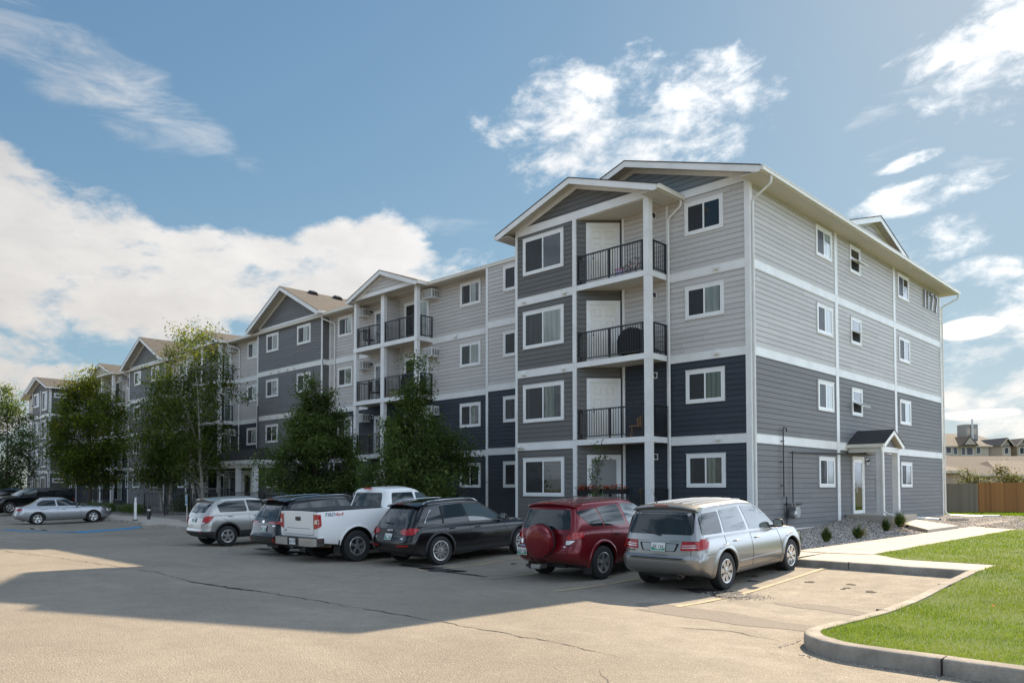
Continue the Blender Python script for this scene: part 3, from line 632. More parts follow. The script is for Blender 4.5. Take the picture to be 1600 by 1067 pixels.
# near bay balcony
for z in BT:
    mb = MB(); poly = [(-6.30, -1.13), (-3.10, -1.13), (-3.10, -.0), (-5.2, -.0)]
    mb.prism(poly, z-.17, z-.03, 'z', 0); mb.box(-6.33, -1.155, z-.20, -3.075, -1.13, z-.002, 0); mb.box(-3.10, -1.13, z-.20, -3.075, 0, z-.002, 0)
    mb.prism([(-6.28, -1.12), (-3.12, -1.12), (-3.12, -.02), (-5.18, -.02)], z-.03, z+.004, 'z', 1); mb.prism([(-6.28, -1.12), (-3.12, -1.12), (-3.12, -.02), (-5.18, -.02)], z-.176, z-.171, 'z', 2)
    mb.build('balcony_floor', ['trim_white', 'kerb_concrete', 'soffit'], B)
mb = MB(); mb.box(-3.31, -1.145, Z0, -3.085, -.92, 11.88); mb.build('balcony_post', 'trim_white', B)
for k, z in enumerate(FLOORS):
    railing((-6.27, -1.09), (-3.37, -1.09), z+.02); railing((-3.13, -.86), (-3.13, -.03), z+.02, mid=False); 
    wall_lamp(-3.62, 0, z+2.22)
    mb = MB(); mb.box(-6.28, -1.12, z+1.0, -6.14, -1.02, z+1.12); mb.box(-6.28, -1.12, z+.06, -6.14, -1.02, z+.18); mb.build('rail_bracket', 'black_metal', B)
    # panelled door on the diagonal wall
    M = FM(-6.3, -1.13, R(45)); zb = z+.01; u0, w_ = .37, 1.25; zt = WTOP[k]+.03 if k else 3.14
    fr = MB(); fr.box(u0, -.06, zb, u0+.13, .02, zt, 0, M); fr.box(u0+w_-.13, -.06, zb, u0+w_, .02, zt, 0, M); fr.box(u0+.13, -.058, zt-.13, u0+w_-.13, .02, zt, 0, M)
    fr.box(u0+.13, -.045, zb, u0+.17, .02, zt-.13, 0, M); fr.box(u0+w_-.17, -.045, zb, u0+w_-.13, .02, zt-.13, 0, M); fr.box(u0+.17, -.045, zt-.17, u0+w_-.17, .02, zt-.13, 0, M)
    door = fr.build('balcony_door', 'trim_white', B)
    p = MB(); a, b2, c, d = u0+.17, u0+w_-.17, zb+.02, zt-.17; p.box(a, -.022, c, b2, .0, d, 0, M)
    if k:
        ww = (b2-a)/2
        for q in range(2):
            for (e, f_) in ((.10, .34), (.38, .74), (.80, .95)):
                x0, x1 = a+ww*q+.09, a+ww*(q+1)-.09; y0, y1 = c+(d-c)*e, c+(d-c)*f_-.03
                for (s0, s1, s2, s3) in ((x0, y0, x1, y0+.016), (x0, y1-.016, x1, y1), (x0, y0, x0+.016, y1), (x1-.016, y0, x1, y1)): p.box(s0, -.040, s1, s2, -.02, s3, 0, M)
                p.box(x0+.045, -.038, y0+.045, x1-.045, -.02, y1-.045, 0, M)
    p.build('door_leaf', 'door_white' if k else 'door_grey', door)
    h_ = MB(); h_.lathe([(0, 0), (.028, .0), (.028, .05), (0, .055)], M @ Vector((a+.09, -.03, c+.98)), 'z', 10); h_.lathe([(0, 0), (.022, 0), (.022, .03), (0, .03)], M @ Vector((a+.09, -.03, c+1.13)), 'z', 10); h_.build('door_handle', 'dark_metal', door)
# vents on the white bands
def vent(x, y, z, ang=0, w_=.16, mat='trim_white'):
    mb = MB(); M = FM(x, y, ang); mb.box(0, -.075, z, w_, -.03, z+.15, 0, M); mb.box(-.01, -.14, z+.02, w_+.01, -.06, z+.05, 0, M); mb.box(.0, -.13, z-.02, w_, -.06, z+.02, 1, M); mb.build('exhaust_vent', [mat, 'gutter_cream'], B)
for z, xs in ((BT[2], (-8.98, -6.9)), (BT[1], (-9.0, -6.95)), (BT[0], (-9.27, -9.07))):
    for x in xs: vent(x, -1.13, z-.2)
for z in BT: vent(-1.25, 0, z-.17)
vent(-16.1, 1.58, BT[2]-.2)
for z in BT[1:]:
    for x in (-33.2, -32.3, -31.2, -30.4): vent(x, 1.15, z-.2, 0, .12, 'gutter_cream')
# --- downspouts ---
def downspout(pts, r=.042, par=None):
    mb = MB(); P_ = [Vector(p) for p in pts]
    out = [P_[0]]
    for i in range(1, len(P_)-1):
        a, b_, c = P_[i-1], P_[i], P_[i+1]; d1 = (b_-a).normalized(); d2 = (c-b_).normalized(); rr = min(.12, (b_-a).length*.4, (c-b_).length*.4)
        for tt in (0, .25, .5, .75, 1):
            p0, p1, p2 = b_-d1*rr, b_, b_+d2*rr; out.append(p0*(1-tt)**2+p1*2*tt*(1-tt)+p2*tt**2)
    out.append(P_[-1]); mb.tube(out, r, 8); return mb.build('downspout', 'downspout_white', par or B, smooth=True)
downspout([(.74, .06, 11.86), (.74, .06, 11.62), (.09, .10, 11.26), (.09, .10, .62), (.5, -.2, .5)])
downspout([(-2.46, -.12, 11.88), (-2.46, -.12, 11.66), (-2.99, -.08, 11.34), (-2.99, -.08, .62), (-2.99, -.4, .5)])
downspout([(.74, 21.1, 11.86), (.74, 21.1, 11.62), (.08, 20.68, 11.2), (.08, 20.68, .62), (.30, 20.66, .5), (1.6, 21.2, .46)])
for x0, x1 in ((-27.0, -26.5), (-38.9, -38.3), (-58.4, -57.4), (-49.9, -49.4)): downspout([(x0, .92, 11.9), (x0, .92, 11.72), (x1, 1.5, 11.42), (x1, 1.5, .5)])
downspout([(-66, .92, 11.9), (-66, 1.0, 11.7), (-66.3, 1.5, 11.4), (-66.3, 1.5, .5)])
# --- side entrance: door, canopy, lamp, louvre ---
M = FM(0, 0, H2); zb, zt = .89, 3.18
fr = MB(); fr.box(8.36, -.06, zb, 8.49, .02, zt, 0, M); fr.box(9.46, -.06, zb, 9.59, .02, zt, 0, M); fr.box(8.49, -.058, zt-.13, 9.46, .02, zt, 0, M)
dr = fr.build('entrance_door', 'trim_white', B)
p = MB(); p.box(8.49, -.045, zb, 8.57, 0, zt-.13, 0, M); p.box(9.38, -.045, zb, 9.46, 0, zt-.13, 0, M); p.box(8.57, -.045, zb, 9.38, 0, zb+.13, 0, M); p.box(8.57, -.045, zt-.25, 9.38, 0, zt-.13, 0, M); p.build('door_leaf', 'vinyl_white', dr)
p = MB(); p.box(8.57, -.024, zb+.13, 9.38, -.001, zt-.25, 0, M); p.build('curtain', 'room_dark', dr)  # dark sheet in place of the unlit interior behind the door glass
p = MB(); p.add([M @ Vector(q) for q in ((8.57, -.034, zb+.13), (9.38, -.034, zb+.13), (9.38, -.034, zt-.25), (8.57, -.034, zt-.25))], [(0, 1, 2, 3)]); p.build('pane', 'pane_glass', dr)
p = MB(); p.tube([M @ Vector(q) for q in ((8.62, -.05, 1.75), (8.62, -.11, 1.75), (8.62, -.11, 2.1), (8.62, -.05, 2.1))], .014, 8); p.build('door_handle', 'steel', dr)
wall_lamp(0, 10.05, 3.0, H2)
CYC = 8.97; hw = 1.13; ze, zr = 3.62, 4.18; XF = 1.42
mb = MB()
for s in (-1, 1):
    mb.prism([(CYC, zr+.03), (CYC+s*(hw+.03), ze+.01), (CYC+s*(hw+.03), ze-.02), (CYC, zr)], .03, XF+.03, 'x', 0)
    mb.prism([(CYC, zr), (CYC+s*hw, ze), (CYC+s*hw, ze-.06), (CYC, zr-.08)], .03, XF-.02, 'x', 1)
cn = mb.build('porch_canopy', ['shingle_black', 'soffit'], B)
mb = MB()
for s in (-1, 1): mb.prism([(CYC, zr+.004), (CYC+s*hw, ze+.004), (CYC+s*hw, ze-.15), (CYC+s*(hw-.1), ze-.15), (CYC, zr-.17)], XF-.02, XF+.015, 'x')
mb.box(.03, CYC-hw-.09, ze-.14, XF, CYC-hw, ze-.01); mb.box(.03, CYC+hw, ze-.14, XF, CYC+hw+.09, ze-.01); mb.build('fascia', 'gutter_cream', cn)
mb = MB(); mb.box(.03, CYC-hw+.12, ze-.20, XF-.25, CYC+hw-.12, ze-.16); mb.box(.05, CYC-hw+.10, ze-.32, XF-.16, CYC-hw+.28, ze-.1); mb.box(.05, CYC+hw-.28, ze-.32, XF-.16, CYC+hw-.1, ze-.1); mb.box(XF-.30, CYC-hw+.14, ze-.315, XF-.14, CYC+hw-.14, ze-.11); mb.build('beam', 'trim_white', cn)
mb = MB(); mb.prism([(CYC-.75, ze-.1), (CYC+.75, ze-.1), (CYC+.0, zr-.11)], XF-.26, XF-.2, 'x'); mb.build('gable_panel', 'siding_slate', cn)
for y in (CYC-hw+.14, CYC+hw-.36):
    mb = MB(); mb.box(XF-.34, y, .8, XF-.12, y+.22, ze-.31); mb.box(XF-.36, y-.02, .8, XF-.10, y+.24, .98); mb.build('post', 'trim_white', cn)
mb = MB(); mb.tube([(XF-.08, CYC-hw-.05, ze-.1), (XF-.08, CYC-hw-.05, ze-.25), (XF-.10, CYC-hw+.06, ze-.42), (XF-.08, CYC-hw+.06, 1.05), (XF+.04, CYC-hw+.02, .95), (XF+.5, CYC-hw-.1, .82)], .045, 8); mb.build('downspout', 'downspout_white', cn, smooth=True)
mb = MB(); mb.box(11.0, -.05, 1.45, 11.62, .02, 2.35, 0, M)
lv = mb.build('louvre_vent', 'trim_white', B)
for k in range(5): pass
mb = MB()
for k in range(5): mb.box(11.08, -.056, 1.53+.155*k, 11.54, -.045, 1.60+.155*k, 0, M)
mb.build('slot', 'dark_opening', lv)
# building number high on the end wall
def text_obj(name, body, size, mat, M, parent, ext=.02, sx=1., align='LEFT', shear=0):
    cu = bpy.data.curves.new(name, 'FONT'); cu.body = body; cu.size = size; cu.extrude = ext; cu.align_x = align; cu.shear = shear; cu.resolution_u = 3
    o = bpy.data.objects.new(name+'_curve', cu); COL.objects.link(o); dg = bpy.context.evaluated_depsgraph_get(); me = bpy.data.meshes.new_from_object(o.evaluated_get(dg)); bpy.data.objects.remove(o)
    me.transform(M @ Matrix.Diagonal((sx, 1, 1, 1))); me.materials.clear(); me.materials.append(MATS[mat]); r = bpy.data.objects.new(name, me); COL.objects.link(r); r.parent = parent; return r
for ch, yy in (('1', 17.62), ('1', 18.17), ('7', 18.78), ('7', 19.48)):
    text_obj('numeral', ch, 1.32, 'grey_metal', Matrix.Translation((.08, yy, 10.74)) @ Matrix.Rotation(H2, 4, 'Z') @ Matrix.Rotation(H2, 4, 'X'), B, .022, .86)
# --- gas pipes and meter ---
mb = MB(); r = .022
mb.tube([(.12, 2.30, 3.86), (.14, 2.22, 3.96), (.12, 2.10, 3.98), (.10, 2.08, 3.9), (.10, 2.08, 1.62), (.10, 2.28, 1.62), (.10, 2.28, 1.1), (.10, 2.28, .5)], r, 8)
mb.tube([(.10, 2.78, 1.35), (.10, 2.78, 3.16)], r, 8); mb.tube([(.10, 2.78, 3.16), (.10, 10.6, 3.30)], .03, 8)
mb.tube([(.10, 2.28, 1.38), (.10, 3.45, 1.38)], .04, 8)
for z in (2.0, 2.8, 3.5): mb.box(.02, 2.03, z, .12, 2.13, z+.03)
gp = mb.build('gas_pipe', 'dark_metal', B, smooth=True)
mb = MB(); mb.box(.1, 2.45, .92, .34, 2.78, 1.28); mb.lathe([(0, -.12), (.13, -.1), (.15, 0), (.13, .1), (0, .12)], (.26, 2.42, 1.02), 'x', 14); mb.lathe([(0, 0), (.09, 0), (.09, .2), (0, .22)], (.2, 2.95, 1.0), 'z', 12); mb.tube([(.18, 2.5, 1.25), (.18, 2.5, 1.38)], .03); mb.tube([(.18, 2.72, 1.25), (.18, 2.72, 1.4)], .03)
mb.build('gas_meter', 'grey_metal', gp, smooth=True)
# --- main entrance canopy and door ---
mb = MB(); x0, x1, y0 = -40.4, -32.45, -.3
mb.add([(x0, y0, 3.66), (x1, y0, 3.66), (x1, 1.55, 3.66), (x0, 1.55, 3.66), (x0+.5, 1.1, 4.5), (x1-1.1, 1.1, 4.5), (x0+.5, 1.55, 4.5), (x1-1.1, 1.55, 4.5)], [(0, 1, 5, 4), (1, 2, 7, 5), (4, 5, 7, 6), (0, 4, 6, 3)], 0)
cn = mb.build('entrance_canopy', 'shingle_black', B)
mb = MB(); mb.box(x0, y0-.03, 3.42, x1, y0, 3.665); mb.box(x1, y0, 3.42, x1+.03, 1.15, 3.665); mb.box(x0-.03, y0, 3.42, x0, 1.15, 3.665); mb.box(x0+.2, y0+.15, 3.2, x1-.2, y0+.3, 3.42); mb.box(x1-.35, y0+.3, 3.2, x1-.2, 1.15, 3.42); mb.box(x0, y0, 3.405, x1, 1.15, 3.42, 1); mb.build('fascia', ['trim_white', 'soffit'], cn)
for x in (-39.9, -35.05, -32.85):
    mb = MB(); mb.box(x-.15, y0+.1, .45, x+.15, y0+.38, 3.2); mb.build('post', 'trim_white', cn)
mb = MB(); mb.box(-37.7, 1.49, .7, -37.55, 1.6, 3.1); mb.box(-35.45, 1.49, .7, -35.3, 1.6, 3.1); mb.box(-37.55, 1.492, 2.95, -35.45, 1.6, 3.1); mb.box(-36.45, 1.493, .7, -36.3, 1.6, 2.95); mb.box(-36.3, 1.5, .7, -35.45, 1.6, .95)
for a, b2 in ((-37.55, -36.45),): mb.box(a, 1.51, .7, a+.12, 1.6, 2.95); mb.box(b2-.12, 1.51, .7, b2, 1.6, 2.95); mb.box(a+.12, 1.51, .7, b2-.12, 1.6, .95); mb.box(a+.12, 1.51, 2.8, b2-.12, 1.6, 2.95)
dr = mb.build('main_door', 'vinyl_white', B)
g = MB(); g.add([(-37.43, 1.53, .95), (-36.57, 1.53, .95), (-36.57, 1.53, 2.8), (-37.43, 1.53, 2.8)], [(0, 1, 2, 3)]); g.add([(-36.3, 1.53, .95), (-35.45, 1.53, .95), (-35.45, 1.53, 2.95), (-36.3, 1.53, 2.95)], [(0, 1, 2, 3)]); g.build('pane', 'pane_glass', dr)
g = MB(); g.box(-37.5, 1.54, .8, -35.4, 1.56, 3.0); g.build('curtain', 'room_warm', dr)  # dim brown sheet in place of the unlit interior, not a curtain
mb = MB(); mb.tube([(-34.6, .98, .6), (-34.6, .98, 7.2)], .045, 8); mb.build('vent_pipe', 'dark_metal', B, smooth=True)
# ================= ground =================
ZL = [(-120, 1.0), (-60, .55), (-30, .25), (-23, .18), (-18, .12), (-13.5, .05), (-11.2, 0), (-9.8, .01), (-8.4, .085), (-6.3, .20), (0, .20)]
def zlot(y): return interp(y, ZL)
m, t, b = newmat('asphalt'); P_ = t.geo(); x, y, z = t.sep(P_)
n1 = t.noise(P_, .22, 5, .6); n2 = t.noise(P_, 2.6, 6, .7); n3 = t.noise(P_, 60, 3, .8); v1 = t.vor(P_, 48); n5 = t.noise(t.comb(t.m('MULTIPLY', x, .25), y, 0), .8, 5, .65)
c = t.mix(t.mr(n1, .35, .65), (.212, .184, .144), (.285, .249, .198)); c = t.mix(t.mr(n2, .35, .75, 0, .55), c, (.185, .160, .132))
c = t.mix(t.mr(n5, .55, .72, 0, .40), c, (.36, .32, .265))
c = t.mix(t.mr(n3, .52, .72, 0, .75), c, (.10, .09, .08)); c = t.mix(t.mr(t.vor(P_, 85, out='Color'), .72, .95, 0, .55), c, (.50, .44, .36))
st = t.noise(P_, .9, 3, .5); c = t.mix(t.mr(st, .66, .76, 0, .35), c, (.12, .11, .10))
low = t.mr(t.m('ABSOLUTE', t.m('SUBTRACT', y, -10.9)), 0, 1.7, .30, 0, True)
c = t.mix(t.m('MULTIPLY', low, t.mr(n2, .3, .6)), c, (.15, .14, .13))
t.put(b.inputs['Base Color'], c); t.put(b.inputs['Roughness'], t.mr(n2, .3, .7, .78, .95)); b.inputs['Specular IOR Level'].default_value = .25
t.put(b.inputs['Normal'], t.bump(t.m('ADD', t.m('MULTIPLY', v1, .8), n3), .9, .009))
def paintmat(name, col, wear=.5):
    m, t, b = newmat(name); P_ = t.geo(); n = t.noise(P_, 22, 5, .8); n2 = t.noise(P_, 1.2, 3)
    f = t.mr(t.m('ADD', n, t.m('MULTIPLY', n2, .5)), wear+.22, wear+.36)
    t.put(b.inputs['Base Color'], t.mix(f, col, (.23, .20, .17))); b.inputs['Roughness'].default_value = .85
    t.put(b.inputs['Normal'], t.bump(t.vor(P_, 48), .6, .006)); return m
paintmat('paint_yellow', (.40, .31, .17), .50); paintmat('paint_blue', (.03, .19, .36), .62)
def sheet(name, xs, ys, zf, mat, kind='structure', smooth=True):
    nx, ny = len(xs), len(ys); v = [(x, y, zf(x, y)) for y in ys for x in xs]
    f = [(j*nx+i, j*nx+i+1, (j+1)*nx+i+1, (j+1)*nx+i) for j in range(ny-1) for i in range(nx-1)]
    me = bpy.data.meshes.new(name); me.from_pydata(v, [], f); me.materials.append(MATS[mat])
    if smooth: me.polygons.foreach_set('use_smooth', [True]*len(f))
    o = bpy.data.objects.new(name, me); COL.objects.link(o); o['kind'] = kind; return o
fr = lambda a, b_, s: [a+(b_-a)*i/s for i in range(s+1)]
m, t, b = newmat('far_ground'); n = t.noise(t.geo(), .05, 5, .6); t.put(b.inputs['Base Color'], t.mix(n, (.07, .10, .03), (.16, .15, .08))); b.inputs['Roughness'].default_value = 1
sheet('ground', fr(-2500, 2500, 4), fr(-2500, 2500, 4), lambda x, y: -.10, 'far_ground', smooth=False)
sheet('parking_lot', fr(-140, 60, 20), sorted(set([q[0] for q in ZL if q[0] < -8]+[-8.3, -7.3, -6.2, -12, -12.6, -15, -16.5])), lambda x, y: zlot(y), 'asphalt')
KY = [(-200, -8.3), (-37, -8.3), (-30.3, -8.2), (-28, -8.55), (-26, -9.2), (-25.6, -8.5), (-22, -8.7), (-19.5, -8.3), (-17.6, -7.3), (-15.8, -6.5), (-14.5, -6.25), (7.75, -6.25)]
def kerbY(x): return interp(x, KY)
def kerb(pts, w_=.17, h=.15, name='kerb', inner=1, mat='kerb_concrete', zt=None):
    """kerb with a rounded top edge along pts; inner=+1: the raised side is on the left of the direction"""
    mb = MB(); prof = [(0, -.12), (0.005, h-.03), (.02, h-.008), (.05, h), (w_, h), (w_, -.05)]
    P_ = []; 
    for i in range(len(pts)-1):
        a, b_ = pts[i], pts[i+1]; n = max(1, int(math.dist(a, b_)/.35))
        for k in range(n): P_.append((a[0]+(b_[0]-a[0])*k/n, a[1]+(b_[1]-a[1])*k/n))
    P_.append(pts[-1]); rr = random.Random(3); rows = []
    for i, p in enumerate(P_):
        q0, q1 = P_[max(0, i-1)], P_[min(len(P_)-1, i+1)]; dx_, dy_ = q1[0]-q0[0], q1[1]-q0[1]; L = math.hypot(dx_, dy_); nx, ny = -dy_/L*inner, dx_/L*inner
        zz = zlot(p[1]) if zt is None else zt(p[0], p[1]); j = rr.uniform(-.006, .006)
        rows.append([(p[0]+nx*(a+j), p[1]+ny*(a+j), zz+b_+(rr.uniform(-.004, .004) if b_ > .05 else 0)) for a, b_ in prof])
    n = len(prof)
    for r_ in rows: mb.v += r_
    for i in range(len(rows)-1):
        for k in range(n-1):
            f = (i*n+k, (i+1)*n+k, (i+1)*n+k+1, i*n+k+1); mb.f.append(f if inner < 0 else f[::-1]); mb.mi.append(0)
    mb.f.append(tuple(range(n))); mb.mi.append(0); mb.f.append(tuple((len(rows)-1)*n+k for k in reversed(range(n)))); mb.mi.append(0)
    return structure(mb.build(name, mat, smooth=True, angle=50))
# kerb along the parking bays, then round the lawn towards the street
arc = [(7.62+.95-.95*math.cos(a), -13.5-.95*math.sin(a)) for a in fr(0, PI/2*.98, 9)]
kerb([(-14.5, -6.25), (7.62, -6.25)], name='kerb'); kerb([(7.62, -6.22), (7.60, -9), (7.66, -11.5), (7.62, -13.5)]+arc[1:]+[(9.6, -14.42), (12, -14.3), (30, -14.0)], h=.17, w_=.19, name='kerb')
kerb([(-120, -8.3), (-37, -8.3), (-30.3, -8.2), (-28, -8.55), (-26, -9.2), (-25.6, -8.5), (-22, -8.7), (-19.5, -8.3), (-17.6, -7.3), (-15.8, -6.5), (-14.5, -6.25)])
mb = MB()
for x, y in ((9.35, -14.46), (10.9, -14.38), (13.6, -14.30)): mb.box(x, y-.004, -.02, x+.009, y+.20, zlot(y)+.1745)
for x in (5.35, 2.3, -.7): mb.box(x, -6.254, .10, x+.009, -6.07, zlot(-6.25)+.1545)
for y in (-8.2, -11.2): mb.box(7.615, y, -.02, 7.81, y+.009, zlot(y)+.1745)
structure(mb.build('kerb_joint', 'dark_opening'))
# raised ground between kerb and building
def zverge(x, y):
    k = kerbY(min(x, 7.7)); a = zlot(k)+.145
    if x <= 7.8: return a+(.44-a)*max(0, min(1, (y-k-.3)/5))
    return .35
def strip(name, xs, y0f, y1f, n, zf, mat, kind='structure'):
    v = []; 
    for x in xs:
        for j in range(n+1): y = y0f(x)+(y1f(x)-y0f(x))*j/n; v.append((x, y, zf(x, y)))
    m_ = n+1; f = [(i*m_+j, (i+1)*m_+j, (i+1)*m_+j+1, i*m_+j+1) for i in range(len(xs)-1) for j in range(n)]
    me = bpy.data.meshes.new(name); me.from_pydata(v, [], f); me.materials.append(MATS[mat]); me.polygons.foreach_set('use_smooth', [True]*len(f))
    o = bpy.data.objects.new(name, me); COL.objects.link(o); o['kind'] = kind; return o
m, t, b = newmat('gravel_bed'); P_ = t.geo(); vc = t.vor(P_, 15, out='Color'); vd = t.vor(P_, 15); n = t.noise(P_, 1.5, 3)
c = t.mix(t.sep(vc)[0], (.17, .145, .125), (.50, .45, .39)); c = t.mix(t.mr(vd, .35, .8, 0, .8), c, (.05, .045, .04)); t.put(b.inputs['Base Color'], c); b.inputs['Roughness'].default_value = .95
t.put(b.inputs['Normal'], t.bump(vd, 1., -.04))
xs1 = [-140, -100, -60, -45, -37, -34, -30.3, -29, -28, -27, -26, -25.6, -24, -22, -20.5, -19.5, -18.5, -17.6, -16.7, -15.8, -15, -14.5, -12, -8, -4, 0, 3.45]
strip('sidewalk', xs1+[5.1, 6.0, 7.6, 7.8], lambda x: kerbY(x)+.16, lambda x: kerbY(x)+1.9 if x < -14 else (-4.3 if x < 3 else interp(x, [(5.1, -4.12), (6.0, -4.84)])), 3, lambda x, y: zverge(x, y)+.0, 'concrete')
strip('verge', xs1[:-1], lambda x: kerbY(x)+1.85, lambda x: 1.7, 6, lambda x, y: zverge(x, y)-.012 if y < -3 else .43, 'gravel_bed')
def zwall(y): return interp(y, [(-7, .44), (3.5, .46), (5.5, .52), (7, .66), (8, .84), (10, .84), (12, .70), (16, .52), (20, .48), (40, .45)])
def zside(x, y):
    s_ = max(0, min(1, (3.4-x)/3.3)); s_ = s_*s_*(3-2*s_)
    return .375+(zwall(y)-.375)*s_
strip('gravel_bank', fr(0, 3.5, 8), lambda x: -6.25+1.9, lambda x: 21, 40, zside, 'gravel_bed')
strip('gravel_bank', fr(-40, 24, 16), lambda x: 20.9 if x < 3.5 else interp(x, [(3.5, 11.4), (6, 10.4), (10, 8.6), (24, 7)]), lambda x: 24.6 if x < 3 else interp(x, [(3.5, 18.5), (10, 15), (24, 13)]), 6, lambda x, y: .40, 'gravel_bed')
strip('footpath', [3.42, 4.2, 5.12], lambda x: -4.5 if x < 5.1 else -4.3, lambda x: 12.0, 12, lambda x, y: .385, 'concrete')
mb = MB()
for x, a, b_ in ((3.42, -4.4, 12), (5.12, -4.2, 12)): mb.box(min(x, x-.01 if x < 4 else x+.01), a, .25, max(x, x-.01 if x < 4 else x+.01), b_, .384)
structure(mb.build('footpath_edge', 'concrete'))
mb = MB()   # tooled joints
for k in range(11): y = -2.9+1.5*k; mb.box(3.44, y, .37, 5.10, y+.012, .3875)
for k in range(9): x = -8+1.52*k; mb.box(x, -6.06, .30, x+.012, -4.45, interp(x, [(-8, .375), (5, .375)]))
structure(mb.build('paving_joint', 'dark_opening'))
# lawn
m, t, b = newmat('lawn_base'); P_ = t.geo(); n = t.noise(P_, .8, 5, .65); n2 = t.noise(P_, 40, 4, .8); c = t.mix(t.mr(n, .3, .7), (.075, .125, .014), (.125, .165, .03)); c = t.mix(t.mr(n2, .45, .75), c, (.05, .075, .015))
t.put(b.inputs['Base Color'], c); b.inputs['Roughness'].default_value = 1; t.put(b.inputs['Normal'], t.bump(n2, .8, .03))
m, t, b = newmat('grass_blade'); at = t.n.new('ShaderNodeAttribute'); at.attribute_name = 'rnd'; n = t.noise(t.geo(), .9, 5, .7)
f = t.m('ADD', t.m('MULTIPLY', at.outputs['Fac'], .5), t.m('MULTIPLY', n, .7)); c = t.mix(t.mr(f, .3, .75), (.080, .160, .007), (.225, .305, .024)); c = t.mix(t.mr(f, .80, .98, 0, .8), c, (.36, .33, .14)); pt = t.noise(t.geo(), .35, 4, .6); c = t.mix(t.mr(pt, .52, .68, 0, .45), c, (.20, .19, .04)); c = t.mix(t.mr(t.noise(t.geo(), 2.3, 3, .6), .56, .70, 0, .5), c, (.055, .11, .012))
t.put(b.inputs['Base Color'], c); b.inputs['Roughness'].default_value = .6; b.inputs['Specular IOR Level'].default_value = .2
tl = t.n.new('ShaderNodeBsdfTranslucent'); t.put(tl.inputs[0], c); mx = t.n.new('ShaderNodeMixShader'); mx.inputs[0].default_value = .42
t.l.new(b.outputs[0], mx.inputs[1]); t.l.new(tl.outputs[0], mx.inputs[2]); t.l.new(mx.outputs[0], t.n['Material Output'].inputs[0])
def lawn_lo(x):
    if x < 7.80: return interp(x, [(5.13, -4.19), (6.0, -4.91)])
    if x < 8.57: return -13.5-math.sqrt(max(0, 0.77**2-(x-8.57)**2))
    return interp(x, [(8.57, -14.27), (9.6, -14.235), (12, -14.115), (30, -13.82)])
def zlawn(x, y):
    base = interp(y, [(-14.4, .215), (-11, .185), (-8.5, .25), (-5, .36), (0, .39)])+.10*math.exp(-((x-16)**2+(y+4)**2)/50)
    zl_ = .372+(base-.372)*max(0, min(1, (y+4.9)/3))
    if x < 7.8: return zl_
    kz = zlot(min(y, -6.3))+.150; e = max(0, min(1, min(x-7.79, (y+14.35) if y < -6.3 else 9)/4.0)); e = e*e*(3-2*e); q = max(0, min(1, (y+6.6)/1.6)); return (kz+(base-kz)*e)*(1-q)+zl_*q
strip('lawn', [5.13, 5.6, 6.0, 6.6, 7.2, 7.799], lambda x: lawn_lo(x), lambda x: interp(x, [(3.5, 11.4), (6, 10.4), (10, 8.6), (24, 7), (32, 6)]), 16, zlawn, 'lawn_base'); strip('lawn', [7.801, 7.802, 7.82, 7.88, 7.95, 8.0, 8.15, 8.35, 8.57, 8.8, 9.2, 9.6, 10.2, 11, 12.5, 14, 16, 18, 24, 32], lambda x: lawn_lo(x), lambda x: interp(x, [(3.5, 11.4), (6, 10.4), (10, 8.6), (24, 7), (32, 6)]), 46, zlawn, 'lawn_base')
strip('lawn_strip', fr(-40, 32, 18), lambda x: 24.6 if x < 3 else interp(x, [(3.5, 18.5), (10, 15), (24, 13), (32, 12)]), lambda x: max(26, 31+x*1.0)+8, 6, lambda x, y: .39, 'lawn_base')
# grass blades, dense near the camera
def scatter_tris(name, mat, pts, hs, ws, rs, lean=.5, parent=None):
    n = len(pts); a = rs.random(n)*2*np.pi; dx_, dy_ = np.cos(a)*ws/2, np.sin(a)*ws/2; la = rs.random(n)*2*np.pi; ll = rs.random(n)*lean*hs
    V = np.zeros((n, 3, 3), np.float32); V[:, 0] = pts; V[:, 1] = pts; V[:, 2] = pts
    V[:, 0, 0] -= dx_; V[:, 0, 1] -= dy_; V[:, 1, 0] += dx_; V[:, 1, 1] += dy_; V[:, 2, 0] += np.cos(la)*ll; V[:, 2, 1] += np.sin(la)*ll; V[:, 2, 2] += hs
    return np_mesh(name, V.reshape(-1, 3), np.arange(n*3).reshape(-1, 3), mat, rs.random(n), parent)
def np_mesh(name, V, F, mat, rndv=None, parent=None, mats=None, mi=None):
    k = F.shape[1]; me = bpy.data.meshes.new(name); me.vertices.add(len(V)); me.vertices.foreach_set('co', np.ascontiguousarray(V, np.float32).ravel())
    me.loops.add(F.size); me.loops.foreach_set('vertex_index', np.ascontiguousarray(F, np.int32).ravel()); me.polygons.add(len(F)); me.polygons.foreach_set('loop_start', np.arange(0, F.size, k, dtype=np.int32))
    for q in (mats or [mat]): me.materials.append(MATS[q])
    if mi is not None: me.polygons.foreach_set('material_index', np.ascontiguousarray(mi, np.int32))
    me.update(calc_edges=True)
    if rndv is not None:
        at = me.attributes.new('rnd', 'FLOAT', 'FACE'); at.data.foreach_set('value', np.ascontiguousarray(rndv, np.float32))
    o = bpy.data.objects.new(name, me); COL.objects.link(o)
    if parent: o.parent = parent
    return o
rs = np.random.default_rng(4)
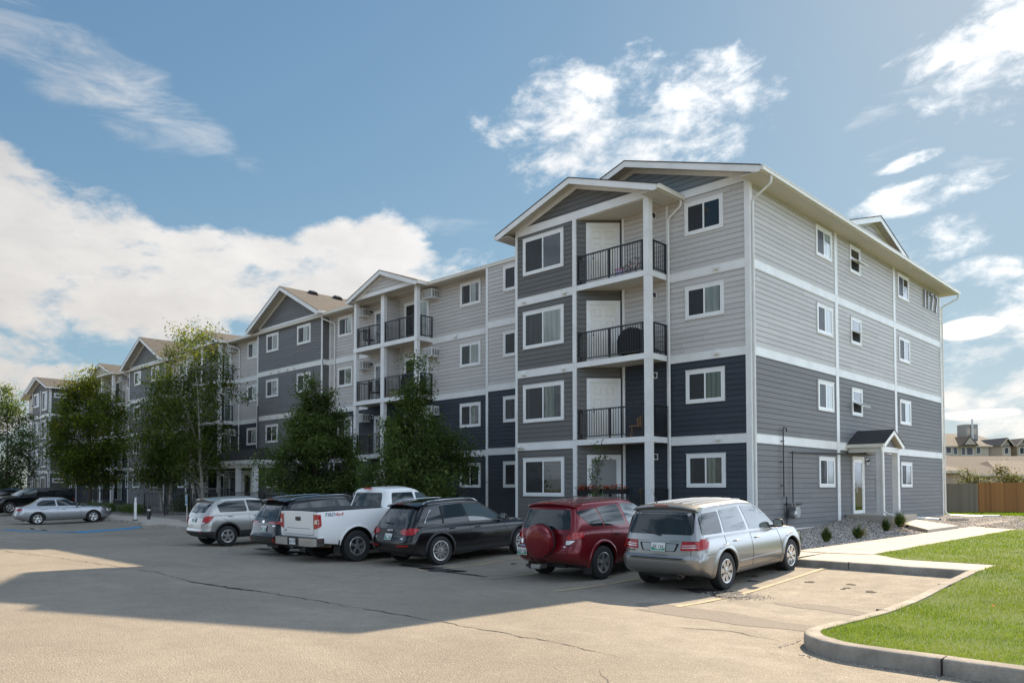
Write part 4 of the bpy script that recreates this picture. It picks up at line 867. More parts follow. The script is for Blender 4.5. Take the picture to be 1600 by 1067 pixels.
def lawn_pts(n, x0, x1, y0, y1, power):
    x = rs.uniform(x0, x1, n); y = rs.uniform(y0, y1, n); d2 = (x-CAM.x)**2+(y-CAM.y)**2
    keep = rs.random(n) < np.clip((95.0/d2)**power, 0, 1)
    lo = np.array([lawn_lo(q)+.02 for q in x]); keep &= (y > lo) & (y < 8.3+ (10-x)*.35)
    rx = (x-CAM.x)*rgt.x+(y-CAM.y)*rgt.y; ry = (x-CAM.x)*fwd.x+(y-CAM.y)*fwd.y; u = 800+1200*rx/np.maximum(ry, .1); keep &= (ry > 1) & (u > 1150) & (u < 1900)
    x, y = x[keep], y[keep]; z = np.array([zlawn(a, b_) for a, b_ in zip(x, y)]); d = np.sqrt((x-CAM.x)**2+(y-CAM.y)**2); return np.stack([x, y, z-.004], 1), d
pts, d = lawn_pts(900000, 5.2, 17, -14.4, 9.5, 1.15)
k = len(pts); hs = rs.uniform(.018, .048, k)*(1+.02*np.maximum(0, d-10))*(1+.35*np.sin(pts[:, 0]*2.1+1.3*np.sin(pts[:, 1]*1.7))*np.cos(pts[:, 1]*2.6)); ws = rs.uniform(.0045, .0085, k)*(d/9.5)
g = scatter_tris('grass', 'grass_blade', pts, hs, ws, rs, .75); tag(g, kind='stuff')
n = 26000; x = rs.uniform(-12, 14, n); y = 25.0+rs.uniform(0, 12, n); keep = (y < 31+x+3); x, y = x[keep], y[keep]; keep = (x > -8); x, y = x[keep], y[keep]
g = scatter_tris('grass', 'grass_blade', np.stack([x, y, np.full(len(x), .385)], 1), rs.uniform(.06, .13, len(x)), rs.uniform(.04, .07, len(x)), rs, .5); tag(g, kind='stuff')
# loose stones on the gravel
def stones(n, fx, name, k_=1.):
    P0 = fx(n); n = len(P0); base = np.array([(1, 0, 0), (-1, 0, 0), (0, 1, 0), (0, -1, 0), (0, 0, 1), (0, 0, -1)], float); tri = np.array([(0, 2, 4), (2, 1, 4), (1, 3, 4), (3, 0, 4), (2, 0, 5), (1, 2, 5), (3, 1, 5), (0, 3, 5)])
    s_ = k_*rs.uniform(.014, .036, (n, 1, 1))*rs.uniform(.6, 1.3, (n, 1, 3)); a = rs.random(n)*6.28; c, s2 = np.cos(a), np.sin(a)
    V = base[None]*s_*(1+rs.uniform(-.25, .25, (n, 6, 1))); X = V[:, :, 0]*c[:, None]-V[:, :, 1]*s2[:, None]; Y = V[:, :, 0]*s2[:, None]+V[:, :, 1]*c[:, None]; V[:, :, 0] = X; V[:, :, 1] = Y; V[:, :, 2] *= .7
    V += P0[:, None, :]; F = (tri[None]+6*np.arange(n)[:, None, None]).reshape(-1, 3)
    return tag(np_mesh(name, V.reshape(-1, 3), F, 'stone', np.repeat(rs.random(n), 8)), kind='stuff')
m, t, b = newmat('stone'); at = t.n.new('ShaderNodeAttribute'); at.attribute_name = 'rnd'; cr = t.n.new('ShaderNodeValToRGB'); t.l.new(at.outputs['Fac'], cr.inputs[0])
e = cr.color_ramp.elements; e[0].color = (.13, .11, .10, 1); e[1].color = (.66, .61, .54, 1)
for p_, c_ in ((.25, (.27, .21, .17)), (.5, (.42, .36, .30)), (.75, (.36, .35, .34))): q = e.new(p_); q.color = (*c_, 1)
t.l.new(cr.outputs[0], b.inputs['Base Color']); b.inputs['Roughness'].default_value = .85
def f1(n):
    x = rs.uniform(.03, 3.42, n); y = rs.uniform(-4.4, 21, n); k = ~((x < 3.4) & (y > 7.4) & (y < 10.3) & (x > 0)); x, y = x[k], y[k]
    return np.stack([x, y, np.array([zside(a, b_) for a, b_ in zip(x, y)])+.012], 1)
stones(26000, f1, 'gravel')
def f2(n):
    x = rs.uniform(-6, 10, n); lo = np.array([20.9 if a < 3.5 else interp(a, [(3.5, 11.4), (6, 10.4), (10, 8.6)]) for a in x]); hi = np.array([24.6 if a < 3 else interp(a, [(3.5, 18.5), (10, 15)]) for a in x]); y = lo+(hi-lo)*rs.random(n)
    return np.stack([x, y, np.full(n, .41)], 1)
stones(12000, f2, 'gravel')
def f3(n): x = rs.uniform(-12, .02, n); y = rs.uniform(-4.3, -1.2, n); k = ~((x < 0) & (y > -1.2)); return np.stack([x, y, np.array([zverge(a, b_) for a, b_ in zip(x, y)])+.0], 1)
stones(9000, f3, 'gravel')
# porch slab and the ramp down to the path
mb = MB(); mb.prism([(0.05, .5), (1.75, .5), (1.75, .87), (.05, .885)], 7.6, 10.5, 'y')
mb.v = [tuple(q) for q in mb.v]
structure(mb.build('porch_slab', 'concrete'))
mb = MB(); vs = [(1.75, 7.9, .66), (3.44, 5.9, .49), (3.44, 9.6, .49), (1.75, 10.3, .66)]
mb.add(vs+[(a, b_, .2) for a, b_, c in vs], [(0, 1, 2, 3), (0, 4, 5, 1), (1, 5, 6, 2), (2, 6, 7, 3)]); structure(mb.build('concrete_ramp', 'concrete'))
# painted lines
def stripe(pts, w_, mat, name='parking_line', lift=.004):
    mb = MB(); P_ = []
    for (a, b_) in zip(pts, pts[1:]):
        n = max(1, int(math.dist(a, b_)/.6)); P_ += [(a[0]+(b_[0]-a[0])*k/n, a[1]+(b_[1]-a[1])*k/n) for k in range(n)]
    ys = sorted(set([round(q[0], 3) for q in ZL]))
    P_.append(pts[-1]); vs = []
    for i, p in enumerate(P_):
        q0, q1 = P_[max(0, i-1)], P_[min(len(P_)-1, i+1)]; dx_, dy_ = q1[0]-q0[0], q1[1]-q0[1]; L = math.hypot(dx_, dy_); nx, ny = -dy_/L*w_/2, dx_/L*w_/2
        for s_ in (1, -1): xx, yy = p[0]+s_*nx, p[1]+s_*ny; vs.append((xx, yy, zlot(yy)+lift+.004))
    mb.add(vs, [(2*i, 2*i+1, 2*i+3, 2*i+2) for i in range(len(P_)-1)]); return structure(mb.build(name, mat))
for x in (4.88, 2.25, -.08, -2.4, -4.95, -7.6, -10.3, -13.0, -15.6, -18.2, -20.8): stripe([(x, -6.35), (x, -12.2+.5*(x < 1))], .10, 'paint_yellow')
stripe([(-24.6, -12.6), (-25.9, -11.3), (-26.5, -10.1), (-27.0, -8.8)], 1.0, 'paint_blue', 'accessible_marking'); stripe([(-29.0, -14.1), (-26.6, -13.6), (-24.9, -12.3)], .5, 'paint_blue', 'accessible_marking')
stripe([(-33.3, -8.8), (-33.0, -14.2), (-29.2, -14.3)], .11, 'paint_yellow')
for k in range(6): a = k*.9; stripe([(-33.0+a*1.15, -8.9), (-33.6+a*1.15+1.2, -13.6)], .11, 'paint_yellow')
# cracks
def crack(pts, w_=.02, seed=1):
    rr = random.Random(seed); mb = MB(); P_ = []
    for (a, b_) in zip(pts, pts[1:]):
        n = max(2, int(math.dist(a, b_)/.14)); P_ += [(a[0]+(b_[0]-a[0])*k/n+rr.gauss(0, .018), a[1]+(b_[1]-a[1])*k/n+rr.gauss(0, .022)) for k in range(n)]
    vs = []
    for i, p in enumerate(P_):
        ww = w_*rr.choice([.3, .6, 1, 1.3, .8, .5])*min(1, i/4, (len(P_)-1-i)/4+.05); vs += [(p[0], p[1]+ww/2, zlot(p[1]+ww/2)+.0045), (p[0], p[1]-ww/2, zlot(p[1]-ww/2)+.0045)]
    mb.add(vs, [(2*i, 2*i+1, 2*i+3, 2*i+2) for i in range(len(P_)-1)]); structure(mb.build('asphalt_crack', 'dark_opening'))
crack([(-30, -16.6), (-14, -17.2), (-12.4, -16.9), (-7.2, -16.45), (-5.7, -16.3), (-3.4, -16.5), (-.8, -16.2), (2.3, -16.05), (5.5, -15.95), (6.8, -16.1)], .024)
crack([(-3.6, -16.5), (-2, -16.4), (-.8, -16.2)], .09, 5); crack([(5.8, -14.0), (6.3, -13.78), (6.6, -13.66), (7.0, -13.73), (7.4, -13.85), (7.6, -13.6)], .03, 2); crack([(6.78, -16.7), (6.99, -16.9), (7.25, -17.15), (7.3, -17.6)], .02, 3)
crack([(3.3, -12.3), (4.6, -12.1), (5.9, -12.5), (7.5, -11.8)], .006, 7); crack([(-14, -13.3), (-7, -13.6), (-2, -13.4), (3, -13.7)], .006, 8); crack([(1.5, -16.0), (1.9, -17.5), (1.6, -19.5)], .010, 9)
# wet patches over the drains
m, t, b = newmat('wet_asphalt'); b.inputs['Base Color'].default_value = (.02, .02, .02, 1); b.inputs['Roughness'].default_value = .06; b.inputs['Specular IOR Level'].default_value = .7
simple('oil_stain', (.045, .042, .038), .85, spec=.1)
def blob(cx, cy, rx, ry, mat, name, seed, lift=.006):
    rr = random.Random(seed); ph = [rr.uniform(0, 6.28) for _ in range(4)]; mb = MB(); n = 40
    def rad(a): return 1+.22*math.sin(2*a+ph[0])+.16*math.sin(3*a+ph[1])+.10*math.sin(5*a+ph[2])+.05*math.sin(9*a+ph[3])
    vs = [(cx, cy, zlot(cy)+lift)]
    for r_ in (.5, 1):
        for k in range(n): a = 2*PI*k/n; xx, yy = cx+rx*r_*rad(a)*math.cos(a), cy+ry*r_*rad(a)*math.sin(a); vs.append((xx, yy, zlot(yy)+lift))
    mb.add(vs, [(0, 1+k, 1+(k+1) % n) for k in range(n)]+[(1+k, 1+n+k, 1+n+(k+1) % n, 1+(k+1) % n) for k in range(n)]); return structure(mb.build(name, mat))
blob(-2.2, -11.15, .55, .30, 'wet_asphalt', 'puddle', 1); blob(-3.2, -10.95, .8, .22, 'oil_stain', 'stain', 2); blob(-1.2, -11.3, .6, .12, 'oil_stain', 'stain', 3)
blob(-10.0, -11.0, 1.3, .35, 'oil_stain', 'stain', 4); blob(-9.0, -11.3, .5, .2, 'wet_asphalt', 'puddle', 5); blob(4.3, -10.1, .7, .25, 'oil_stain', 'stain', 6)
blob(-28.5, -12.9, 1.0, .2, 'wet_asphalt', 'puddle', 8, .014)
rr = random.Random(12)
for k in range(34):      # oil drips in the bays and on the drive
    x, y = (rr.choice([3.5, 1.0, -1.3, -3.7, -6.3, -8.9, -11.6, 6.2])+rr.gauss(0, .35), rr.uniform(-9.2, -7)); r_ = rr.uniform(.02, .11)
    blob(x, y, r_, r_*rr.uniform(.6, 1.1), 'oil_stain', 'stain', 100+k, .0062)
m, t, b = newmat('asphalt_patch'); P_ = t.geo(); n3 = t.noise(P_, 60, 3, .8); n2 = t.noise(P_, 3, 5, .7); c = t.mix(n2, (.155, .135, .112), (.20, .172, .142)); c = t.mix(t.mr(n3, .52, .72, 0, .75), c, (.08, .07, .06)); t.put(b.inputs['Base Color'], c); b.inputs['Roughness'].default_value = .92; t.put(b.inputs['Normal'], t.bump(t.m('ADD', t.vor(P_, 48), n3), .9, .009))
blob(5.9, -12.6, 1.5, .55, 'asphalt_patch', 'asphalt_patch', 41, .0035); blob(6.6, -10.6, .7, .3, 'asphalt_patch', 'asphalt_patch', 44, .0036)
def fg(n):
    a = rs.random(n); k = rs.random(n) < .5; x = np.where(k, 7.6-np.abs(rs.normal(0, .05, n)), 7.6-a*5); y = np.where(k, -6.3-a*8, -6.28-np.abs(rs.normal(0, .05, n))); q = rs.random(n) < .3; x = np.where(q, 7.9+a*3, x); y = np.where(q, -14.46-np.abs(rs.normal(0, .06, n)), y); return np.stack([x, y, np.array([zlot(b_) for b_ in y])+.004], 1)
for (x, y, lb) in ((4.80, -10.32, 'round iron drain grate ringed with gravel and leaves behind the silver minivan'), (-2.15, -11.2, 'small drain grate in the wet patch behind the black wagon')):
    t_ = thing('drain_grate', lb, 'drain grate', (x, y, zlot(y)+.008)); mb = MB(); mb.lathe([(.30, 0), (.30, .012), (.24, .014), (.24, 0)], n=28); mb.build('frame', 'dark_metal', t_)
    mb = MB()
    for k in range(7): yy = -.18+.06*k; xx = math.sqrt(max(0, .235**2-yy*yy)); mb.box(-xx, yy-.014, .001, xx, yy+.014, .010)
    mb.build('bars', 'dark_metal', t_)
def fd(n): a = rs.random(n)*6.28; r_ = np.abs(rs.normal(.30, .16, n)); return np.stack([4.80+np.cos(a)*r_*1.1+.1, -10.32+np.sin(a)*r_*.9, np.full(n, .02)], 1)
stones(900, fd, 'debris', .4); stones(1500, fg, 'grit', .28)
# ================= vehicles =================
def paint(name, col, metal=.0, rough=.28, flake=0.):
    m, t, b = newmat(name); b.inputs['Metallic'].default_value = metal; b.inputs['Roughness'].default_value = rough
    b.inputs['Coat Weight'].default_value = .55; b.inputs['Specular IOR Level'].default_value = .25; b.inputs['Coat Roughness'].default_value = .03
    n = t.noise(t.obj(), 1.8, 5, .6); x, y, z = t.sep(t.obj()); dirt = t.m('MULTIPLY', t.mr(z, .7, .3, 0, .16), t.mr(n, .3, .7, .4, 1))
    c = t.mix(dirt, col, (.16, .14, .12)); t.put(b.inputs['Base Color'], c); t.put(b.inputs['Coat Roughness'], t.mr(dirt, 0, .3, .03, .3)); return m
paint('paint_silver', (.30, .295, .285), .8, .30); paint('paint_red', (.15, .007, .012), .3, .25); paint('paint_black', (.003, .0033, .004), .0, .2); paint('paint_white', (.74, .74, .73), 0, .3)
paint('paint_champagne', (.36, .355, .335), .65, .32); paint('paint_greysilver', (.32, .33, .35), .75, .3); paint('paint_navyblack', (.003, .0035, .005), 0, .2); paint('paint_bluecar', (.08, .16, .25), .3, .3)
m, t, b = newmat('car_glass'); b.inputs['Base Color'].default_value = (.012, .016, .017, 1); b.inputs['Roughness'].default_value = .02; b.inputs['Specular IOR Level'].default_value = .5; b.inputs['IOR'].default_value = 1.5
m, t, b = newmat('car_glass_clear'); b.inputs['Base Color'].default_value = (.05, .06, .058, 1); b.inputs['Roughness'].default_value = .02; b.inputs['Specular IOR Level'].default_value = .75; b.inputs['IOR'].default_value = 1.6
simple('chrome', (.75, .75, .75), .12, 1.); simple('rim_silver', (.52, .52, .51), .28, .8, coat=.5); simple('rim_dark', (.02, .02, .022), .4); simple('cladding', (.022, .022, .023), .62, bump=.15, bscale=200)
simple('lamp_red', (.34, .004, .005), .18, coat=.25, spec=.5); simple('lamp_clear', (.62, .60, .58), .12, .3, coat=1.); simple('lamp_amber', (.5, .15, .02), .15, coat=1.)
simple('plate_white', (.66, .67, .66), .45); simple('plate_green', (.03, .28, .16), .45); simple('plate_ink', (.02, .04, .08), .5); simple('seam', (.004, .004, .004), .8); simple('tyre', (.016, .016, .016), .78, bump=.4, bscale=60); simple('decal_red', (.5, .02, .03), .4); simple('exhaust', (.25, .23, .2), .3, .9); simple('muffler', (.12, .08, .05), .7, .5)

class Shell:
    """stack of rounded plan outlines. W(t), yr(t), yf(t): half width, rear and front end at level t; zb(y), zt(y): lower and upper edge along the car"""
    def __init__(s, W, yr, yf, zb, zt, rr=(.35, .25), rf=(.45, .45), taper=.03, bowr=.06, bowf=.16, yc=None):
        s.W, s.yr, s.yf, s.zb, s.zt, s.rr, s.rf, s.taper, s.bowr, s.bowf = W, yr, yf, zb, zt, rr, rf, taper, bowr, bowf
    def z(s, y, t): return s.zb(y)+(s.zt(y)-s.zb(y))*t
    def T(s, y, z): a, b_ = s.zb(y), s.zt(y); return (z-a)/max(1e-4, b_-a)
    def wy(s, y, t):
        a, b_ = s.yr(t), s.yf(t); u = (y-(a+b_)/2)/((b_-a)/2); return s.W(t)*(1-s.taper*min(1.2, abs(u))**2.4)
    def side(s, y, z):
        t_ = max(0, min(1, s.T(y, z))); a, b_ = s.yr(t_), s.yf(t_); w_ = s.wy(y, t_); rx, ry = s.rr
        if y < a+ry: e = min(1, (a+ry-y)/ry); w_ -= rx*(1-math.sqrt(max(0, 1-e*e)))
        rx, ry = s.rf
        if y > b_-ry: e = min(1, (y-b_+ry)/ry); w_ -= rx*(1-math.sqrt(max(0, 1-e*e)))
        return w_
    def rear(s, x, t):
        w_ = s.W(t)*(1-s.taper); rx, ry = s.rr; a = s.yr(t); ax = abs(x); y = a+s.bowr*(ax/w_)**2
        if ax > w_-rx: e = min(1, (ax-w_+rx)/rx); y += (ry-s.bowr*0)*(1-math.sqrt(max(0, 1-e*e)))
        return y
    def rear_at(s, x, z):
        y = s.yr(.5)
        for _ in range(12): t_ = max(0, min(1, s.T(y, z))); y = s.rear(x, t_)
        return y
    def front(s, x, t):
        w_ = s.W(t)*(1-s.taper); rx, ry = s.rf; a = s.yf(t); ax = abs(x); y = a-s.bowf*(ax/w_)**2
        if ax > w_-rx: e = min(1, (ax-w_+rx)/rx); y -= ry*(1-math.sqrt(max(0, 1-e*e)))
        return y
    def ring(s, t, ns=40):
        w_ = s.W(t)*(1-s.taper); pts = []; rx = s.rr[0]; fx = s.rf[0]
        xs = [(w_-rx)*k/5 for k in range(5)]+[w_-rx+rx*math.sin(PI/2*k/7) for k in range(7)]
        R_ = [(x, s.rear(x, t)) for x in xs]
        xf = [(w_-fx)*k/5 for k in range(5)]+[w_-fx+fx*math.sin(PI/2*k/7) for k in range(7)]
        F_ = [(x, s.front(x, t)) for x in xf]
        y0 = R_[-1][1]; y0 = s.yr(t)+s.bowr+s.rr[1]; y1 = s.yf(t)-s.bowf-s.rf[1]
        S_2 = [(s.W(t)*(1-s.taper*min(1.2, abs((y-(s.yr(t)+s.yf(t))/2)/((s.yf(t)-s.yr(t))/2)))**2.4), y) for y in [y0+(y1-y0)*k/ns for k in range(ns+1)]]
        half = R_+S_2+F_[::-1]
        return half+[(-x, y) for x, y in half[::-1][1:-1]] if True else half
    def mesh(s, ts, mb, crown=.04, cap_rings=5, bottom=True, mi=lambda j: 0, mtop=0, crownf=None):
        k = len(mb.v); n = None
        for t_ in ts:
            r_ = s.ring(t_); n = len(r_); mb.v += [(x, y, s.z(y, t_)) for x, y in r_]
        L = len(ts)
        for j in range(L-1):
            for i in range(n): mb.f.append((k+j*n+i, k+j*n+(i+1) % n, k+(j+1)*n+(i+1) % n, k+(j+1)*n+i)); mb.mi.append(mi(j))
        r_ = s.ring(ts[-1]); base = k+(L-1)*n; prev = base
        # top cap: straight strips across
        W1 = s.W(ts[-1]); rows = cap_rings
        m_ = (n+2)//2; tops = []
        for q in range(rows):       # columns between right half and mirrored left half
            f_ = 1-(q+1)*2/(rows+1); tops.append(len(mb.v))
            for i in range(m_):
                x, y = r_[i]; cz = crown if crownf is None else crownf(y); xx = x*f_; mb.v.append((xx, y, s.z(y, ts[-1])+cz*(1-f_*f_)*min(1, x/(W1*.5))))
        def right(i): return base+i
        def left(i): return base+((n-i) % n)
        cols = [[right(i) for i in range(m_)]]+[[tp+i for i in range(m_)] for tp in tops]+[[left(i) for i in range(m_)]]
        for a, b_ in zip(cols, cols[1:]):
            for i in range(m_-1):
                f = (a[i], a[i+1], b_[i+1], b_[i]); f2 = []
                for q in f:
                    if q not in f2: f2.append(q)
                if len(f2) > 2: mb.f.append(tuple(f2)); mb.mi.append(mtop)
        if bottom: mb.f.append(tuple(k+i for i in reversed(range(n)))); mb.mi.append(mi(0))

def fill_patch(poly, fn, off, step=.09, thick=.006):
    """2-D outline mapped onto a surface; fn(u, v) -> (Vector point, Vector normal)"""
    bm = bmesh.new(); vs = [bm.verts.new((u, v, 0)) for u, v in poly]; bm.faces.new(vs)
    us = [p[0] for p in poly]; vv = [p[1] for p in poly]
    for ax, arr in ((0, us), (1, vv)):
        a = min(arr); b_ = max(arr); n = int((b_-a)/step)
        for i in range(1, n+1):
            c = a+(b_-a)*i/(n+1); no = (1, 0, 0) if ax == 0 else (0, 1, 0); co = (c, 0, 0) if ax == 0 else (0, c, 0)
            bmesh.ops.bisect_plane(bm, geom=bm.verts[:]+bm.edges[:]+bm.faces[:], plane_co=co, plane_no=no, dist=1e-5)
    bm.verts.ensure_lookup_table(); mp = {}
    be = [(e.verts[0].index, e.verts[1].index) for e in bm.edges if len(e.link_faces) == 1]; bm.verts.index_update()
    be = [(e.verts[0].index, e.verts[1].index) for e in bm.edges if len(e.link_faces) == 1]
    V = []; NN = []
    for v in bm.verts: p, n = fn(v.co.x, v.co.y); V.append(p+n*off); NN.append(n)
    F = [[v.index for v in f.verts] for f in bm.faces]; bm.free(); k = len(V)
    V += [V[i]-NN[i]*(off+thick) for i in range(k)]
    # orient outward
    if F:
        f = F[0]; n = (V[f[1]]-V[f[0]]).cross(V[f[2]]-V[f[0]])
        if n.dot(NN[f[0]]) < 0: F = [g[::-1] for g in F]
    S2 = [(a, b_, b_+k, a+k) for a, b_ in be]
    return V, F+S2
def round_poly(pts, r=.04, n=4):
    out = []; N = len(pts)
    for i in range(N):
        p0, p1, p2 = Vector(pts[i-1]), Vector(pts[i]), Vector(pts[(i+1) % N]); rr = pts[i][2] if len(pts[i]) > 2 else r
        p0, p1, p2 = Vector(p0[:2]), Vector(p1[:2]), Vector(p2[:2]); d1 = (p0-p1); d2 = (p2-p1); a = min(rr, d1.length*.45, d2.length*.45); q0 = p1+d1.normalized()*a; q2 = p1+d2.normalized()*a
        for k in range(n+1): t_ = k/n; q = q0*(1-t_)**2+p1*2*t_*(1-t_)+q2*t_**2; out.append((q.x, q.y))
    return out
class Car:
    def __init__(s, name, label, loc, rotz=0, pitch=0, roll=0):
        s.root = thing(name, label, 'car' if 'truck' not in name else 'pickup truck', loc, rotz); s.root.rotation_euler = (pitch, 0, rotz)
    def p(s, mb, name, mats, parent=None, smooth=False, angle=35): return mb.build(name, mats, parent or s.root, smooth, angle)
    def sidefn(s, sh, sg=1):
        def fn(y, z):
            x = sh.side(y, z); e = .02; dy_ = (sh.side(y+e, z)-sh.side(y-e, z))/(2*e); dz_ = (sh.side(y, z+e)-sh.side(y, z-e))/(2*e)
            n = Vector((1, -dy_, -dz_)).normalized(); return Vector((sg*x, y, z)), Vector((sg*n.x, n.y, n.z))
        return fn
    def rearfn(s, sh):
        def fn(x, z):
            y = sh.rear_at(x, z); e = .02; a = (sh.rear_at(x+e, z)-sh.rear_at(x-e, z))/(2*e); c = (sh.rear_at(x, z+e)-sh.rear_at(x, z-e))/(2*e)
            n = Vector((a, -1, c)).normalized(); return Vector((x, y, z)), n
        return fn
    def patch(s, name, poly, fn, mat, off=.006, parent=None, r=.04, step=.09, thick=.008):
        V, F = fill_patch(round_poly(poly, r), fn, off, step, thick); mb = MB(); mb.add(V, F); return s.p(mb, name, mat, parent, True, 50)
    def both(s, name, poly, sh, mat, off=.006, r=.04, parent=None, step=.09):
        return [s.patch(name, poly, s.sidefn(sh, sg), mat, off, parent, r, step) for sg in (1, -1)]
    def line(s, pts, fn, w_=.007, off=.001, mb=None, n=8):
        out = []
        for a, b_ in zip(pts, pts[1:]):
            for k in range(n): t_ = k/n; u, v = a[0]+(b_[0]-a[0])*t_, a[1]+(b_[1]-a[1])*t_; p, nn = fn(u, v); out.append(p+nn*off)
        p, nn = fn(*pts[-1]); out.append(p+nn*off); mb.tube(out, w_/2, 5)
def wheel(car, x, y, R_, rimR, w_, style, sg, mat='rim_silver'):
    """x: centre of the tyre; sg: outer side sign"""
    key = ('wh', R_, rimR, w_, style, mat)
    if key in WPROTO: o = copy_tree(WPROTO[key], car.root); o.location = (x, y, R_); o.rotation_euler.z = 0 if sg > 0 else PI; return o
    h = w_/2; mb = MB(); mb.lathe([(rimR-.01, h*.72), (rimR+.012, h*.93), (R_-.035, h), (R_-.012, h*.86), (R_, h*.62), (R_, -h*.62), (R_-.012, -h*.86), (R_-.035, -h), (rimR-.01, -h*.8)], axis='x', n=48, cap=False)
    o = mb.build('wheel', 'tyre', car.root, True, 40, (x, y, R_)); o.rotation_euler.z = 0 if sg > 0 else PI
    rm = MB(); rm.lathe([(rimR+.004, h*.92), (rimR-.004, h*.95), (rimR-.022, h*.90), (rimR-.03, h*.55), (rimR-.035, -h*.6)], axis='x', n=48, cap=False)
    hb = h*.80; 
    ns = {'five': 5, 'ten': 10, 'six': 6, 'hub': 7, 'star': 5}[style]
    for k in range(ns):
        a = 2*PI*k/ns+.3; 
        for da in ((0,) if style in ('five', 'six', 'hub') else (-.13, .13)):
            ca, sa = math.cos(a+da), math.sin(a+da); ca2, sa2 = math.cos(a+da*.4), math.sin(a+da*.4); W0, W1 = {'five': (.034, .050), 'six': (.032, .048), 'hub': (.030, .055), 'ten': (.013, .013), 'star': (.016, .016)}[style]
            r0, r1 = .045, rimR-.016; P0 = Vector((0, r0*ca2, r0*sa2)); P1 = Vector((0, r1*ca, r1*sa)); T_ = (P1-P0).normalized().cross(Vector((1, 0, 0)))
            vs = [P0-T_*W0, P0+T_*W0, P1+T_*W1, P1-T_*W1]; xi, xo = hb-.02, h*.92
            rm.add([(hb+.005, q.y, q.z) for q in vs[:2]]+[(xo, q.y, q.z) for q in vs[2:]]+[(xi-.03, q.y, q.z) for q in vs[:2]]+[(xo-.05, q.y, q.z) for q in vs[2:]], [(3, 2, 1, 0), (4, 5, 6, 7), (0, 1, 5, 4), (2, 3, 7, 6), (0, 4, 7, 3), (1, 2, 6, 5)])
    rm.lathe([(.075, hb-.03), (.072, hb+.012), (.03, hb+.018), (0, hb+.02)], axis='x', n=20)
    rm.build('rim', mat, o, True, 30)
    d = MB(); d.lathe([(0, h*.2), (rimR-.03, h*.2), (rimR-.03, h*.1), (0, h*.1)], axis='x', n=32); d.build('brake_disc', 'rim_dark' if style != 'hub' else 'rim_dark', o)
    nb = MB()
    for k in range(5): a = 2*PI*k/5; nb.lathe([(.010, hb+.0), (.010, hb+.022), (0, hb+.022)], (0, .052*math.cos(a), .052*math.sin(a)), 'x', 8)
    nb.build('wheel_nuts', 'rim_dark', o); WPROTO[key] = o; return o
def boolean_cut(o, cutters):
    bm = bmesh.new(); bm.from_mesh(o.data); bmesh.ops.remove_doubles(bm, verts=bm.verts, dist=2e-4); bmesh.ops.dissolve_degenerate(bm, edges=bm.edges, dist=1e-5); bmesh.ops.recalc_face_normals(bm, faces=bm.faces); bm.to_mesh(o.data); bm.free()
    for c in cutters:
        md = o.modifiers.new('cut', 'BOOLEAN'); md.operation = 'DIFFERENCE'; md.object = c; md.solver = 'EXACT'
        try: md.material_mode = 'TRANSFER'
        except Exception: pass
    bpy.context.view_layer.update(); dg = bpy.context.evaluated_depsgraph_get(); dg.update(); me = bpy.data.meshes.new_from_object(o.evaluated_get(dg)); o.modifiers.clear(); old = o.data; o.data = me; bpy.data.meshes.remove(old)
    me.polygons.foreach_set('use_smooth', [True]*len(me.polygons)); me.set_sharp_from_angle(angle=R(32))
    for c in cutters: bpy.data.objects.remove(c)
def plate(car, x, z, fn, txt, parent=None, green=True, w_=.30, h=.155, tilt=True):
    p, n = fn(x, z); yv = Vector((0, 0, 1)); yv = (yv-n*n.dot(yv)).normalized(); xv = yv.cross(n); M = Matrix(((xv.x, yv.x, n.x, p.x), (xv.y, yv.y, n.y, p.y), (xv.z, yv.z, n.z, p.z), (0, 0, 0, 1))) @ Matrix.Translation((0, 0, .022))
    mb = MB(); mb.box(-w_/2, -h/2, -.006, w_/2, h/2, 0, 0, M); o = car.p(mb, 'licence_plate', 'plate_white')
    if green:
        g = MB(); g.prism([(-w_/2+.006, -h/2+.012), (w_/2-.006, -h/2+.012), (w_/2-.006, -.012), (w_*.22, -h*.25), (-w_*.1, -h*.28), (-w_/2+.006, -.0)], 0, .0012, 'z'); g.v = [tuple(M @ Vector(q)) for q in g.v]; g.build('plate_scene', 'plate_green', o)
    if txt: text_obj('plate_number', txt, h*.62, 'plate_ink', M @ Matrix.Translation((0, -h*.18, .0025)), o, .0008, .82, 'CENTER')
    return o
